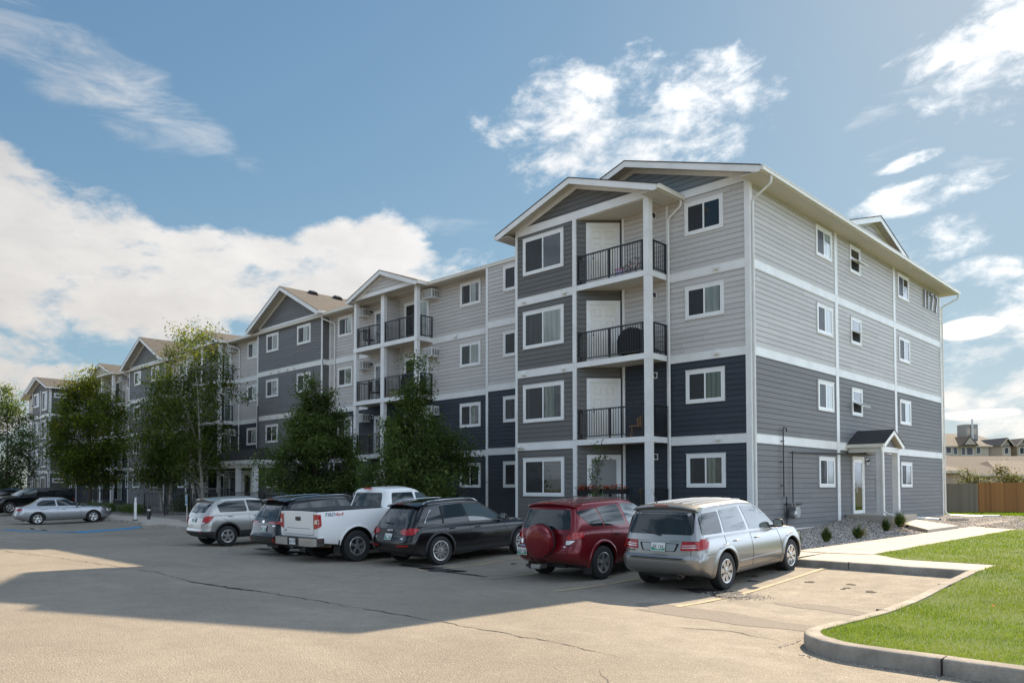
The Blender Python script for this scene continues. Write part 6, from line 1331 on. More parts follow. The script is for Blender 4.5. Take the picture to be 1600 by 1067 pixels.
# --- black family wagon behind the truck ---
c = dict(paint='paint_navyblack', W=1.93, H=1.73, ro=1.12, wb=2.85, fo=.98, R=.375, rim=.24, style='five', sill=.30, rb=.38, pitch=R(2), clad=.12,
    belt=[(-1.12, 1.03), (-.5, 1.08), (.6, 1.06), (1.8, 1.03), (2.5, 1.02), (3.1, .98), (3.5, .88), (3.83, .75)], cowl=2.6,
    YR=[(0, .18), (.08, .06), (.2, .0), (.36, -.01), (.5, .05), (.6, .06), (1, .12)],
    cab=dict(roof=[(-1.0, 1.585), (-.6, 1.63), (.2, 1.67), (.9, 1.68), (1.5, 1.64), (1.9, 1.55)], yr=[(0, -1.02), (.6, -.80), (1, -.58)], yf=[(0, 2.7), (.5, 2.3), (.9, 1.9), (1, 1.62)], W=[(0, .92), (.3, .87), (.6, .80), (.82, .75), (.92, .72), (.97, .69), (1, .62)]),
    glass=[([(-.70, 1.20), (-.1, 1.12), (.05, 1.12), (-.02, 1.52), (-.55, 1.48)], 'car_glass'), ([(.12, 1.12), (1.0, 1.09), (.85, 1.57), (.05, 1.53)], 'car_glass'), ([(1.08, 1.09), (2.25, 1.06), (1.9, 1.33), (1.55, 1.53), (.93, 1.57)], 'car_glass')],
    rglass=[(-.70, 1.13), (.70, 1.13), (.60, 1.50), (-.60, 1.50)], seams=[[(.1, 1.04), (.1, .8), (.45, .55), (.55, .4)], [(1.03, 1.02), (1.05, .4)], [(2.3, 1.0), (2.38, .4)]], rseams=[[(-.80, .78), (-.74, .62), (.74, .62), (.80, .78)]],
    rear=mir('tail_light', [(.28, .985), (.82, .95), (.82, 1.035), (.32, 1.02)], 'lamp_red', .012)+mir('reflector', [(.70, .42), (.78, .40), (.70, .56), (.63, .57)], 'lamp_red', .008)+[('badge', [(-.06, .98), (.06, .98), (.06, 1.05), (-.06, 1.05)], 'chrome', .01), ('badge', [(.52, .90), (.66, .90), (.66, .92), (.52, .92)], 'chrome', .006)],
    side=[('tail_light', [(-.98, .96), (-.66, 1.0), (-.70, 1.04), (-.98, 1.03)], 'lamp_red', .012)],
    handles=[(.38, .96), (1.3, .94)], mirror=(2.15, 1.08), plate=(.10, .82, 'HGT 520'), wiper=(.0, 1.13, -.35, 1.16), spoiler=(-.58, .20, -.02, 'paint_navyblack'), flare=(.05, .012, 'cladding'), rails=(-.5, 1.5, .05, 'chrome'))
K5 = make_car('parked_wagon', 'black family wagon half hidden behind the white pickup truck', (-8.72, -11.15, zlot(-11.15)), R(-1), c)
# --- small champagne hatchback ---
c = dict(paint='paint_champagne', W=1.775, H=1.65, ro=.84, wb=2.555, fo=.86, R=.345, rim=.205, style='five', sill=.30, rb=.36, pitch=R(2), clad=.30,
    belt=[(-.84, 1.02), (-.4, 1.06), (.6, 1.06), (1.6, 1.04), (2.2, 1.03), (2.7, .98), (3.1, .90), (3.41, .76)], cowl=2.15,
    YR=[(0, .16), (.1, .05), (.25, .0), (.31, .01), (.34, .03), (.6, .05), (1, .13)],
    cab=dict(roof=[(-.75, 1.53), (-.4, 1.565), (.2, 1.60), (.8, 1.60), (1.2, 1.57), (1.6, 1.48)], yr=[(0, -.74), (.6, -.58), (1, -.36)], yf=[(0, 2.3), (.5, 1.95), (.9, 1.6), (1, 1.35)], W=[(0, .92), (.3, .88), (.6, .82), (.82, .765), (.92, .73), (.97, .70), (1, .63)]),
    glass=[([(-.22, 1.14), (.72, 1.13), (.66, 1.50), (.05, 1.49), (-.28, 1.38)], 'car_glass'), ([(.78, 1.13), (1.92, 1.11), (1.62, 1.33), (1.3, 1.48), (.72, 1.51)], 'car_glass')],
    rglass=[(-.60, 1.14), (.60, 1.14), (.66, 1.42), (-.66, 1.42)], seams=[[(-.30, 1.45), (-.32, 1.3)], [(-.28, 1.05), (.0, .85), (.32, .62), (.38, .5)], [(.75, 1.05), (.78, .5)], [(1.9, 1.03), (1.98, .5)]], rseams=[[(-.62, 1.05), (-.60, .64), (.60, .64), (.62, 1.05)]],
    rear=mir('tail_light', [(.58, .76), (.74, .78), (.77, 1.0), (.66, 1.03)], 'lamp_red', .016)+mir('reversing_light', [(.59, .775), (.73, .79), (.74, .84), (.60, .83)], 'lamp_clear', .022)+mir('reflector', [(.50, .49), (.66, .50), (.66, .53), (.50, .52)], 'lamp_red', .008)+[('badge', [(-.30, .995), (.30, .995), (.30, 1.015), (-.30, 1.015)], 'chrome', .012), ('badge', [(-.56, .72), (-.46, .72), (-.46, .77), (-.56, .77)], 'chrome', .005)],
    side=[('tail_light', [(-.71, .80), (-.60, .85), (-.44, 1.02), (-.68, 1.03)], 'lamp_red', .014), ('fuel_flap', [(-.33, .86), (-.13, .86), (-.13, 1.0), (-.33, 1.0)], 'paint_champagne', .004)],
    handles=[(.12, 1.0), (1.0, .98)], mirror=(1.82, 1.1), plate=(0, .90, 'JMA 316'), wiper=(-.05, 1.13, -.38, 1.18), spoiler=(-.36, .15, -.01, 'paint_champagne'), flare=(.055, .014, 'cladding'), antenna=(0, -.1, .12))
K6 = make_car('parked_hatchback', 'small champagne hatchback with dark lower cladding at the left end of the row', put(-12.95, -11.2, 1.775), R(-2), c)
# --- silver saloon by the blue painted bay ---
c = dict(paint='paint_greysilver', W=1.73, H=1.45, ro=1.0, wb=2.62, fo=.96, R=.31, rim=.20, style='five', sill=.24, rb=.32, pitch=R(1.5), tw=.20,
    belt=[(-1.0, .90), (-.6, .96), (-.2, .93), (.6, .90), (1.8, .88), (2.3, .88), (2.9, .83), (3.3, .79), (3.58, .72)], cowl=2.2,
    YR=[(0, .12), (.15, .0), (.4, .0), (.55, .04), (1, .12)],
    cab=dict(roof=[(-.1, 1.30), (.4, 1.375), (.9, 1.39), (1.3, 1.36), (1.6, 1.28)], yr=[(0, -.62), (.5, -.25), (.9, .05), (1, .18)], yf=[(0, 2.45), (.5, 2.0), (.9, 1.55), (1, 1.35)], W=[(0, .90), (.3, .85), (.6, .79), (.82, .74), (.92, .71), (.97, .68), (1, .62)], crown=.04),
    glass=[([(-.02, .98), (.86, .955), (.80, 1.29), (.25, 1.27), (.0, 1.13)], 'car_glass'), ([(.94, .955), (2.05, .94), (1.6, 1.17), (1.3, 1.29), (.87, 1.30)], 'car_glass')],
    rglass=[(-.55, 1.0), (.55, 1.0), (.48, 1.27), (-.48, 1.27)], seams=[[(.1, .9), (.3, .6), (.42, .35)], [(.9, .9), (.93, .34)], [(1.95, .88), (2.05, .36)]], rseams=[[(-.55, .86), (-.5, .62), (.5, .62), (.55, .86)]],
    rear=mir('tail_light', [(.48, .74), (.80, .76), (.80, .87), (.52, .87)], 'lamp_red', .012), side=[('tail_light', [(-.90, .76), (-.68, .80), (-.72, .87), (-.88, .87)], 'lamp_red', .012)],
    handles=[(.32, .80), (1.2, .79)], mirror=(1.85, .92), mmat='black_plastic', plate=(0, .45, 'DTR 902'))
K7 = make_car('parked_saloon', 'silver grey saloon beside the hatched lines and blue painted bay', (-35.3, -11.3, zlot(-11.3)), R(-7), c)
c2 = dict(c); c2.update(paint='paint_black', W=2.0, H=1.85, ro=1.1, wb=3.2, fo=.95, R=.40, rim=.23, tw=.26, belt=[(-1.1, 1.22), (.6, 1.22), (2.5, 1.2), (3.1, 1.16), (3.6, 1.1), (4.15, .92)], cowl=2.75, sill=.42, rb=.5,
    cab=dict(roof=[(-1.0, 1.74), (-.6, 1.78), (.8, 1.80), (1.6, 1.78), (2.1, 1.72)], yr=[(0, -1.05), (1, -.9)], yf=[(0, 2.85), (.5, 2.5), (.9, 2.15), (1, 1.95)]),
    glass=[([(-.85, 1.30), (.4, 1.29), (.38, 1.67), (-.75, 1.66)], 'car_glass'), ([(.5, 1.29), (1.45, 1.28), (1.4, 1.68), (.48, 1.67)], 'car_glass'), ([(1.55, 1.28), (2.65, 1.26), (2.35, 1.5), (2.1, 1.66), (1.5, 1.68)], 'car_glass_clear')],
    seams=[[(.45, 1.2), (.45, .5)], [(1.5, 1.2), (1.5, .5)], [(2.6, 1.2), (2.65, .5)]], rear=mir('tail_light', [(.78, .8), (.92, .8), (.92, 1.15), (.80, 1.15)], 'lamp_red', .012), side=[], handles=[(.7, 1.08), (1.75, 1.08)], mirror=(2.45, 1.28), plate=(0, .7, ''), rails=(-.6, 1.7, .05, 'black_plastic'), clad=.15)
make_car('parked_offroader', 'big black off-roader parked nose out behind the silver saloon', (-51.0, -6.2, zlot(-6.4)-.1), PI+R(6), c2)
c3 = dict(c2); c3.update(paint='paint_navyblack'); make_car('parked_offroader', 'dark wagon cut off by the left edge of the picture', (-56.5, -7.6, .0), PI+R(6), c3)
c4 = dict(c); c4.update(paint='paint_bluecar'); make_car('parked_saloon', 'blue car whose roof shows above the black off-roader at far left', (-66.5, -4.6, .45), PI+R(5), c4)
# ================= trees and plants =================
def frame_of(d):
    d = d/np.linalg.norm(d, axis=-1, keepdims=True); a = np.where(np.abs(d[..., 2:3]) < .9, np.array([0, 0, 1.]), np.array([1., 0, 0])); x = np.cross(d, a); x /= np.linalg.norm(x, axis=-1, keepdims=True); return x, np.cross(d, x)
def leaves(name, parent, mat, P0, size, rs_, squash=.55, droop=.3, tip=None):
    """rhombic folded leaves, one quad pair each"""
    n = len(P0); d = rs_.normal(0, 1, (n, 3)); d[:, 2] = d[:, 2]*.6-droop; d /= np.linalg.norm(d, axis=1, keepdims=True); x, y = frame_of(d); s_ = size*rs_.uniform(.6, 1.25, (n, 1)); w_ = s_*squash
    a = P0; b_ = P0+d*s_*.45+x*w_*.5+y*s_*.10; c = P0+d*s_; e = P0+d*s_*.45-x*w_*.5+y*s_*.10
    V = np.stack([a, b_, c, e], 1).reshape(-1, 3); F = np.arange(4*n).reshape(-1, 4); return np_mesh(name, V, F, mat, np.clip(rs_.normal(.5, .22, n)+(0 if tip is None else tip), 0, 1), parent)
def tree(name, label, x, y, z, h, crown, ncl, nleaf, leafmat_, bark='bark', lsize=.11, seed=1, group=None, trunks=((0, 0, 0, 0),), tr=.10, spread=.32, toplight=0, cat='tree', gap=.0, upright=.55):
    """crown: list of (height, radius) giving the silhouette; trunks: (dx, dy, leanx, leany)"""
    rs_ = np.random.default_rng(seed); T = thing(name, label, cat, (x, y, z), 0, group); mb = MB(); axes = []
    for k, (dx_, dy_, lx, ly) in enumerate(trunks):
        pts = []; n = 9; top = h*(.93 if k == 0 else .82); px, py = dx_, dy_
        for i in range(n+1): u = i/n; pts.append(Vector((dx_+lx*u**.8+.12*math.sin(u*5+k+seed)*u, dy_+ly*u**.8+.12*math.cos(u*4+k*2+seed)*u, -.1+(top+.1)*u)))
        mb.tube(pts, [max(.012, tr*(1-.93*(i/n)**.9)*(1.25 if i == 0 else 1)) for i in range(n+1)], 8); axes.append(pts)
    C_ = []; zs0, zs1 = crown[0][0], crown[-1][0]; tries = 0
    rr = random.Random(seed); lob = [(rr.uniform(0, 6.28), rr.uniform(zs0, zs1), rr.uniform(.55, 1.15)) for _ in range(14)]
    R0 = max(c[1] for c in crown); voids = [(rr.uniform(0, 6.28), rr.uniform(.35, 1.05), rr.uniform(zs0+.1*(zs1-zs0), zs1), rr.uniform(.16, .34)) for _ in range(16)]
    while len(C_) < ncl and tries < ncl*40:
        tries += 1; zz = zs0+(zs1-zs0)*rr.random(); R_ = interp(zz, crown); a = rr.uniform(0, 2*PI); f = rr.random()**.45
        m_ = 1+.22*math.sin(3*a+zz*1.3+seed)+.16*math.sin(5*a-zz*2.1)
        for (la, lz, lf) in lob:
            if abs(math.atan2(math.sin(a-la), math.cos(a-la))) < .5 and abs(zz-lz) < .5: m_ *= .75+.35*lf*.5
        if rr.random() > (R_/max(c[1] for c in crown))**1.1+.12: continue
        if any((R_*f*math.cos(a)-R_*vr*math.cos(va))**2+(R_*f*math.sin(a)-R_*vr*math.sin(va))**2+(zz-vz_)**2 < (vs_*R0)**2 for va, vr, vz_, vs_ in voids): continue
        u = max(0, min(1, zz/h)); ax = axes[rr.randrange(len(axes))]; q = ax[min(9, int(u*9))]; C_.append(Vector((q.x+R_*m_*f*math.cos(a), q.y+R_*m_*f*math.sin(a), zz)))
    for p in (C_[::5] if 'birch' in name else C_):       # limbs out to the leaf clusters
        ax = min(axes, key=lambda A: (A[min(9, int(max(0, min(1, p.z/h))*9))]-p).to_2d().length if hasattr(Vector((0, 0)), 'length') else 0)
        d = math.hypot(p.x-ax[0].x, p.y-ax[0].y); z0 = max(zs0*.8+.3*abs(math.sin(p.x*9)), p.z-d*upright-.25); u = max(0, min(.999, z0/(h*.93))); i = int(u*9); q = ax[i].lerp(ax[i+1], u*9-i); mid = q.lerp(p, .5)+Vector((rr.gauss(0, .07), rr.gauss(0, .07), .10*d)); w0 = max(.006, .020*(1-p.z/h)*tr/.1+.006)
        mb.tube([q, mid, p], [w0, w0*.6, .005], 4, cap=False)
    mb.build('trunk', bark, T, True, 60)
    cl = np.array([tuple(p) for p in C_]); idx = rs_.integers(0, len(cl), nleaf); sp = spread*rs_.uniform(.55, 1.35, len(cl))
    P0 = cl[idx]+rs_.normal(0, 1, (nleaf, 3))*sp[idx][:, None]*np.array([1, 1, .75])
    # a few leaves strung along the limbs
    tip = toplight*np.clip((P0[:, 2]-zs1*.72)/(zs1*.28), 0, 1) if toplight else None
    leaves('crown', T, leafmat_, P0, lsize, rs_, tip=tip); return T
tree('linden_tree', 'dense dark conical tree behind the black wagon and white truck, further left of the two', -21.2, -3.0, .42, 7.9, [(1.25, 1.2), (1.7, 2.35), (2.6, 2.5), (3.6, 2.05), (4.7, 1.4), (5.8, .8), (6.9, .36), (7.9, .04)], 400, 48000, 'leaf_linden', seed=11, lsize=.15, tr=.11, spread=.25)
tree('linden_tree', 'conical green tree in front of the navy wall and the second balcony stack', -13.15, -3.0, .42, 6.8, [(.85, 1.0), (1.3, 1.95), (2.3, 2.15), (3.3, 1.8), (4.3, 1.2), (5.2, .72), (6.0, .34), (6.8, .04)], 360, 42000, 'leaf_linden', seed=7, lsize=.14, tr=.10, spread=.25)
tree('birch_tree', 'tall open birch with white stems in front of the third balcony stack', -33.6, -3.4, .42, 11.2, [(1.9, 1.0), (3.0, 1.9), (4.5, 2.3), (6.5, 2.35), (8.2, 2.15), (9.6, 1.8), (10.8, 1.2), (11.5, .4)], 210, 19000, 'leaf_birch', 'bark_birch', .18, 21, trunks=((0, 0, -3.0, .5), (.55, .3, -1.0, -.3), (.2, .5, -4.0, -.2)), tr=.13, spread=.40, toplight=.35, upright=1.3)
tree('birch_tree', 'leaning birch beside the black metal railing, left of the taller birch', -40.2, -2.8, .42, 8.6, [(1.8, 1.3), (3.0, 2.1), (4.6, 2.2), (6.2, 1.8), (7.6, 1.1), (8.4, .4)], 210, 22000, 'leaf_birch', 'bark_birch', .18, 33, trunks=((0, 0, -1.6, .2), (.5, .2, .5, .4)), tr=.13, spread=.42, upright=1.2)
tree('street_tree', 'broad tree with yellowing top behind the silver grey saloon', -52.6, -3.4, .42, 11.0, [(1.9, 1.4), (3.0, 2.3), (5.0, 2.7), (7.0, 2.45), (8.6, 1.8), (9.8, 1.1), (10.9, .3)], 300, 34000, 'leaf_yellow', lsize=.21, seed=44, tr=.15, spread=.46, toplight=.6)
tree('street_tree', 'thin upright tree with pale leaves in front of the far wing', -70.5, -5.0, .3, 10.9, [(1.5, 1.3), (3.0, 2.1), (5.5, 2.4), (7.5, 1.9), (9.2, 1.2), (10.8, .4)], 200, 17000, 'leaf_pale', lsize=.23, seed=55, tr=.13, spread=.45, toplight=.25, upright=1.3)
tree('street_tree', 'low yellow green tree at the far left edge', -80, -8, .2, 6.4, [(1.0, 2.5), (2.5, 3.8), (4.5, 3.3), (6.3, .6)], 200, 20000, 'leaf_yellow', lsize=.24, seed=66, tr=.12, spread=.5, toplight=.5)
tree('street_tree', 'second yellow green tree at far left, beyond the dark cars', -92, -16, .2, 7.2, [(1.0, 2.8), (2.5, 4.2), (5, 3.6), (7.1, .6)], 200, 20000, 'leaf_yellow', lsize=.26, seed=67, tr=.14, spread=.55, toplight=.4)
tree('sapling', 'spindly young tree in front of the balcony with red flowers', -4.45, -2.3, .42, 3.35, [(1.0, .30), (1.8, .38), (2.5, .30), (3.2, .08)], 26, 420, 'leaf_shrub', lsize=.11, seed=9, tr=.028, spread=.10, cat='sapling', upright=1.4)
# distant treeline on the left
m, t, b = newmat('far_foliage'); n = t.noise(t.geo(), .35, 6, .7); t.put(b.inputs['Base Color'], t.mix(t.mr(n, .35, .65), (.03, .045, .018), (.085, .10, .03))); b.inputs['Roughness'].default_value = .9
for i, (x, y, hh, r_) in enumerate(((-150, -20, 8, 5), (-160, -6, 9, 6), (-170, 10, 7.5, 6), (-150, -36, 8, 6), (-140, -50, 9, 6))):
    tree('far_tree', ('dark rounded tree far away beyond the left end of the lot'), x, y, 0, hh, [(.8, r_*.6), (2.5, r_), (hh*.7, r_*.8), (hh, .5)], 90, 5000, 'leaf_pale', lsize=.45, seed=80+i, group='trees beyond the left end of the lot', spread=.9, tr=.2)
# trees over the road behind the photographer, mirrored in the panes and car paint
if REFL:
    T0 = tree('roadside_tree', 'sunlit leafy tree across the road behind the photographer', -30, -66, .6, 9, [(1.2, 2.6), (3, 4.0), (5.5, 3.8), (8, 2.0), (8.9, .4)], 110, 7000, 'leaf_birch', lsize=.34, seed=90, spread=.7, group='trees across the road', tr=.18)
    for i, (x, y, s_) in enumerate(((-52, -60, 1.1), (-12, -72, 1.0), (6, -64, 1.15), (24, -70, .9), (42, -58, 1.1), (-75, -58, 1.0), (60, -40, 1.0), (48, -15, 1.05), (55, 8, .9))):
        o = copy_tree(T0); o.location = (x, y, .5); o.scale = (s_, s_, s_); o.rotation_euler.z = i*1.3
# bush in front of the grey gabled bay
def bush(name, label, x, y, z, r_, h, n, mat, ls, seed, group=None, cat='shrub'):
    rs_ = np.random.default_rng(seed); T = thing(name, label, cat, (x, y, z), 0, group); mb = MB(); k = 14; P0 = []
    for i in range(k):
        a = 2*PI*i/k+seed; e = rs_.uniform(.3, 1); tip = Vector((math.cos(a)*r_*e, math.sin(a)*r_*e, h*rs_.uniform(.55, 1.))); mb.tube([(0, 0, -.03), tip*.5+Vector((0, 0, .1*h)), tip], [.016, .010, .004], 4, cap=False)
    mb.build('stem', 'bark', T); P0 = rs_.normal(0, 1, (n, 3)); P0 /= np.linalg.norm(P0, axis=1, keepdims=True); P0 *= (rs_.random((n, 1))**.4); P0[:, 2] = np.abs(P0[:, 2]); P0 *= np.array([r_, r_, h])*(1+.22*np.sin(P0[:, :1]*7+seed)*np.cos(P0[:, 1:2]*6))
    leaves('foliage', T, mat, P0, ls, rs_, droop=-.4); return T
bush('leafy_bush', 'bright green leafy bush under the left conical tree', -23.4, -1.6, .42, 1.5, 1.55, 3400, 'leaf_shrub', .15, 3)
bush('leafy_bush', 'dark green bush by the wall behind the birch stems', -37.5, -2.2, .42, 1.1, 1.3, 2000, 'leaf_linden', .15, 4)
for i, (x, y) in enumerate(((-46.5, -5.2), (-45.0, -5.3), (-43.4, -5.1), (-41.9, -5.3), (-40.3, -5.1), (-38.8, -5.3), (-37.2, -5.4), (-35.8, -5.6))): bush('low_shrub', 'low dark green shrub in the gravel bed left of the metal railing', x, y, .42, .5, .55, 700, 'leaf_linden', .11, 20+i, 'low shrubs in the far planting bed')
def tuft(label, x, y, z, r_, h, n, seed, mat='leaf_linden', dry=0):
    rs_ = np.random.default_rng(seed); r_ *= .8; h *= .78; T = thing('ornamental_shrub', label, 'shrub', (x, y, z)); a = rs_.random(n)*6.28; e = rs_.random(n)**.6; hh = h*(1-.5*e*e)*rs_.uniform(.45, 1.1, n)*(1+.25*np.sin(a*3+seed))
    B0 = np.stack([np.cos(a)*.07*e, np.sin(a)*.07*e, np.zeros(n)], 1); Tp = np.stack([np.cos(a)*r_*e, np.sin(a)*r_*e, hh], 1); d = Tp-B0; x_, y_ = frame_of(d); w_ = .008
    M_ = B0+d*.55+np.array([0, 0, .10*h]); V = np.stack([B0-x_*w_, B0+x_*w_, M_+x_*w_*1.2, M_-x_*w_*1.2, M_-x_*w_*1.2, M_+x_*w_*1.2, Tp+x_*.001, Tp-x_*.001], 1).reshape(-1, 3); np_mesh('blades', V, np.arange(8*n).reshape(-1, 4), mat, rs_.random(2*n), T)
    k2 = n//3; P0 = B0[:k2]+d[:k2]*rs_.uniform(.5, 1.05, (k2, 1)); leaves('foliage', T, mat, P0, .045, rs_, squash=.3, droop=-.8)
    if dry: n2 = 260; a = rs_.random(n2)*6.28; e = rs_.random(n2); B1 = np.zeros((n2, 3)); T1 = np.stack([.25+np.cos(a)*r_*1.2*e, np.sin(a)*r_*1.2*e, .10+.28*(1-e)], 1); d = T1; x_, y_ = frame_of(d); V = np.stack([B1-x_*.004, B1+x_*.004, T1+x_*.001, T1-x_*.001], 1).reshape(-1, 3); np_mesh('dry_grass', V, np.arange(4*n2).reshape(-1, 4), 'leaf_dry', rs_.random(n2), T)
tuft('dark tufted shrub in the gravel closest to the silver minivan', 3.05, -3.7, .41, .26, .52, 700, 1)
tuft('second dark tufted shrub from the minivan along the gravel bank', 2.85, -1.2, .42, .22, .50, 600, 2)
tuft('third dark tufted shrub from the minivan, leaning right over dry grass', 2.95, .9, .42, .28, .46, 700, 3, dry=1)
tuft('fourth small shrub from the minivan with dry grass beside it', 2.75, 3.9, .50, .20, .55, 550, 4, dry=1)
tuft('tallest light green tufted shrub by the downspout outlet of the side porch', 2.55, 5.9, .56, .30, .66, 900, 5, 'leaf_shrub', dry=1)

# ================= fence, neighbouring houses =================
FM2 = Matrix.Translation((CAM.x, CAM.y, 0)) @ Matrix.Rotation(-YAW, 4, 'Z')     # street grid of the neighbouring lots
m, t, b = newmat('fence_grey'); o_ = t.obj(); x, y, z = t.sep(o_); r_ = t.white(t.comb(t.m('FLOOR', t.m('DIVIDE', x, .147)), 0, 0)); n = t.noise(t.comb(t.m('MULTIPLY', x, 12), y, z), 2.5, 5, .7); t.put(b.inputs['Base Color'], t.mix(t.m('ADD', t.m('MULTIPLY', r_, .6), t.m('MULTIPLY', n, .4)), (.12, .098, .076), (.235, .198, .155))); b.inputs['Roughness'].default_value = .9
m, t, b = newmat('fence_brown'); o_ = t.obj(); x, y, z = t.sep(o_); r_ = t.white(t.comb(t.m('FLOOR', t.m('DIVIDE', x, .147)), 0, 0)); n = t.noise(t.comb(t.m('MULTIPLY', x, 12), y, z), 2.5, 5, .7); t.put(b.inputs['Base Color'], t.mix(t.m('ADD', t.m('MULTIPLY', r_, .6), t.m('MULTIPLY', n, .4)), (.17, .070, .020), (.42, .19, .055))); b.inputs['Roughness'].default_value = .8
def fence(label, x0, x1, d, mat, h=1.80, z0=.37, sd=1):
    rr = random.Random(sd); T = thing('wooden_fence', label, 'fence', FM2 @ Vector((x0, d, z0)), -YAW); mb = MB(); k = int((x1-x0)/.147)
    for i in range(k): e = rr.uniform(-.012, .012); mb.prism([(i*.147+.003, .03), (i*.147+.143, .03), (i*.147+.143, h+e-.03), (i*.147+.12, h+e), (i*.147+.03, h+e), (i*.147+.003, h+e-.03)], rr.uniform(-.004, .004), .018, 'y')
    mb.build('boards', mat, T); mb = MB(); L = x1-x0; mb.box(0, .02, .3, L, .06, .38); mb.box(0, .02, h-.35, L, .06, h-.27)
    mb.build('rail', mat, T)
    for q in range(int(L/2.4)+1): mb = MB(); mb.box(q*2.4, .06, 0, q*2.4+.09, .15, h-.05); mb.build('post', mat, T)
D_ = 46.5; ux = lambda u, d: (u-800)/1200*d; vz = lambda v, d: 1.95+(761-v)/1200*d
fence('weathered grey board fence right behind the end of the building', ux(1440, D_), ux(1529, D_), D_, 'fence_grey'); fence('orange brown stained board fence on the right', ux(1529, D_), ux(1800, D_), D_, 'fence_brown', 1.86, sd=2)
simple('stucco_beige', (.42, .37, .30), .9, var=.06, vscale=2); simple('stucco_pink', (.40, .31, .25), .9, var=.06, vscale=2); simple('stucco_grey', (.33, .315, .29), .9, var=.05, vscale=2); simple('fascia_tan', (.55, .47, .38), .6)
def house(label, u0, u1, d, dep, vw0, vw1, vr, mat, rmat, kind='hip', ends=(.5, .5), wins=(), cat='house', name='house', ov=.5, rot=0):
    """u0..u1 wall extent, dep depth, eave and ridge heights taken at distance d"""
    x0, x1 = ux(u0, d), ux(u1, d); ze, zr = vz(vw1, d), vz(vr, d); T = thing(name, label, cat, FM2 @ Vector((x0, d, .2)), -YAW+rot); L = x1-x0; ze -= .2; zr -= .2
    mb = MB(); mb.box(0, 0, -.3, L, dep, ze); mb.build('wall', mat, T); mb = MB(); a, b_ = ends; o_ = ov
    V = [(-o_, -o_, ze), (L+o_, -o_, ze), (L+o_, dep+o_, ze), (-o_, dep+o_, ze), (L*a, dep/2, zr), (L*(1-b_), dep/2, zr)]
    if kind == 'front': V = [(-o_, -o_, ze), (L+o_, -o_, ze), (L+o_, dep+o_, ze), (-o_, dep+o_, ze), (L*.5, -o_, zr), (L*.5, dep+o_, zr)]; F = [(0, 4, 5, 3), (1, 2, 5, 4), (3, 5, 2), (3, 2, 1, 0)]
    else: F = [(0, 1, 5, 4), (1, 2, 5), (2, 3, 4, 5), (3, 0, 4), (3, 2, 1, 0)]
    mb.add(V, F); r = mb.build('roof', rmat, T); mb = MB()
    mb.box(-o_, -o_-.03, ze-.18, L+o_, -o_, ze+.02)
    if kind == 'front': mb = MB(); mb.prism([(-o_, ze), (L/2, zr), (L+o_, ze), (L+o_, ze-.22), (L/2, zr-.25), (-o_, ze-.22)], -o_-.05, -o_+.0, 'y'); g = MB(); g.prism([(0, ze-.1), (L, ze-.1), (L/2, zr-.15)], .0, .2, 'y'); g.build('gable', mat, T)
    mb.build('fascia', 'fascia_tan', T)
    for (wu0, wu1, wv0, wv1) in wins:
        a0, a1, c0, c1 = ux(wu0, d)-x0, ux(wu1, d)-x0, vz(wv1, d)-.2, vz(wv0, d)-.2; mb = MB(); mb.box(a0-.08, -.05, c0-.08, a1+.08, .02, c1+.08); w0 = mb.build('window', 'trim_white', T); mb = MB(); mb.box(a0, -.06, c0, a1, -.045, c1); mb.build('pane', 'car_glass', w0)
    return T
house('beige bungalow corner with light tan roof just past the building', 1440, 1500, 60, 6.5, 757, 736, 718, 'stucco_pink', 'shingle_taupe', ends=(.3, .35))
house('bungalow with tan hip roof and small window above the grey fence', 1492, 1560, 70, 9, 757, 741, 704, 'stucco_beige', 'shingle_taupe', ends=(-.12, .75), wins=((1540, 1546, 745, 750), (1519, 1529, 743, 757)), ov=.9)
house('grey bungalow with broad brown hip roof over the brown fence', 1565, 1680, 74, 9, 757, 742, 718, 'stucco_grey', 'shingle_taupe', ends=(.2, .3), wins=((1590, 1598, 746, 751),))
house('long row house whose taupe roof spans behind the bungalows', 1500, 1760, 98, 8, 745, 733, 711, 'stucco_grey', 'shingle_taupe', ends=(.04, .04))
Tn = house('distant beige condominium block with tan roof and balconies', 1440, 1545, 140, 12, 712, 697, 671, 'stucco_beige', 'shingle_tan', ends=(.35, .45), cat='condominium', name='condominium', wins=((1479, 1486, 699, 708), (1490, 1496, 699, 710), (1503, 1508, 699, 711), (1511, 1520, 699, 711), (1526, 1532, 699, 709)))
for (a, b_, vr, lb) in ((1500, 1528, 681, 'small'), ):
    x0, x1 = ux(a, 139)-ux(1440, 140), ux(b_, 139)-ux(1440, 140); ze, zr = vz(697, 139)-.2, vz(vr, 139)-.2; mb = MB(); mb.prism([(x0, ze), (x1, ze), ((x0+x1)/2, zr)], -1.5, 4, 'y'); mb.build('dormer', 'shingle_taupe', Tn); mb = MB(); mb.prism([(x0+.6, ze+.25), (x1-.6, ze+.25), ((x0+x1)/2, zr-.3)], -1.56, -1.5, 'y'); mb.build('dormer_gable', 'stucco_beige', Tn)
house('distant condominium wing with slate roof, left of two dark gables', 1540, 1572, 150, 20, 712, 697, 672, 'stucco_beige', 'shingle_slate', ends=(-.9, .1), cat='condominium', name='condominium', wins=((1548, 1553, 700, 709), (1560, 1565, 700, 709)))
house('distant condominium gable facing us with dark roof sides', 1566, 1580, 146, 16, 712, 697, 684, 'stucco_beige', 'shingle_slate', 'front', cat='condominium', name='condominium', wins=((1570, 1576, 700, 709),))
house('distant condominium gable at the right edge of the picture', 1590, 1606, 146, 16, 712, 697, 685, 'stucco_beige', 'shingle_slate', 'front', cat='condominium', name='condominium', wins=((1594, 1600, 700, 709),))
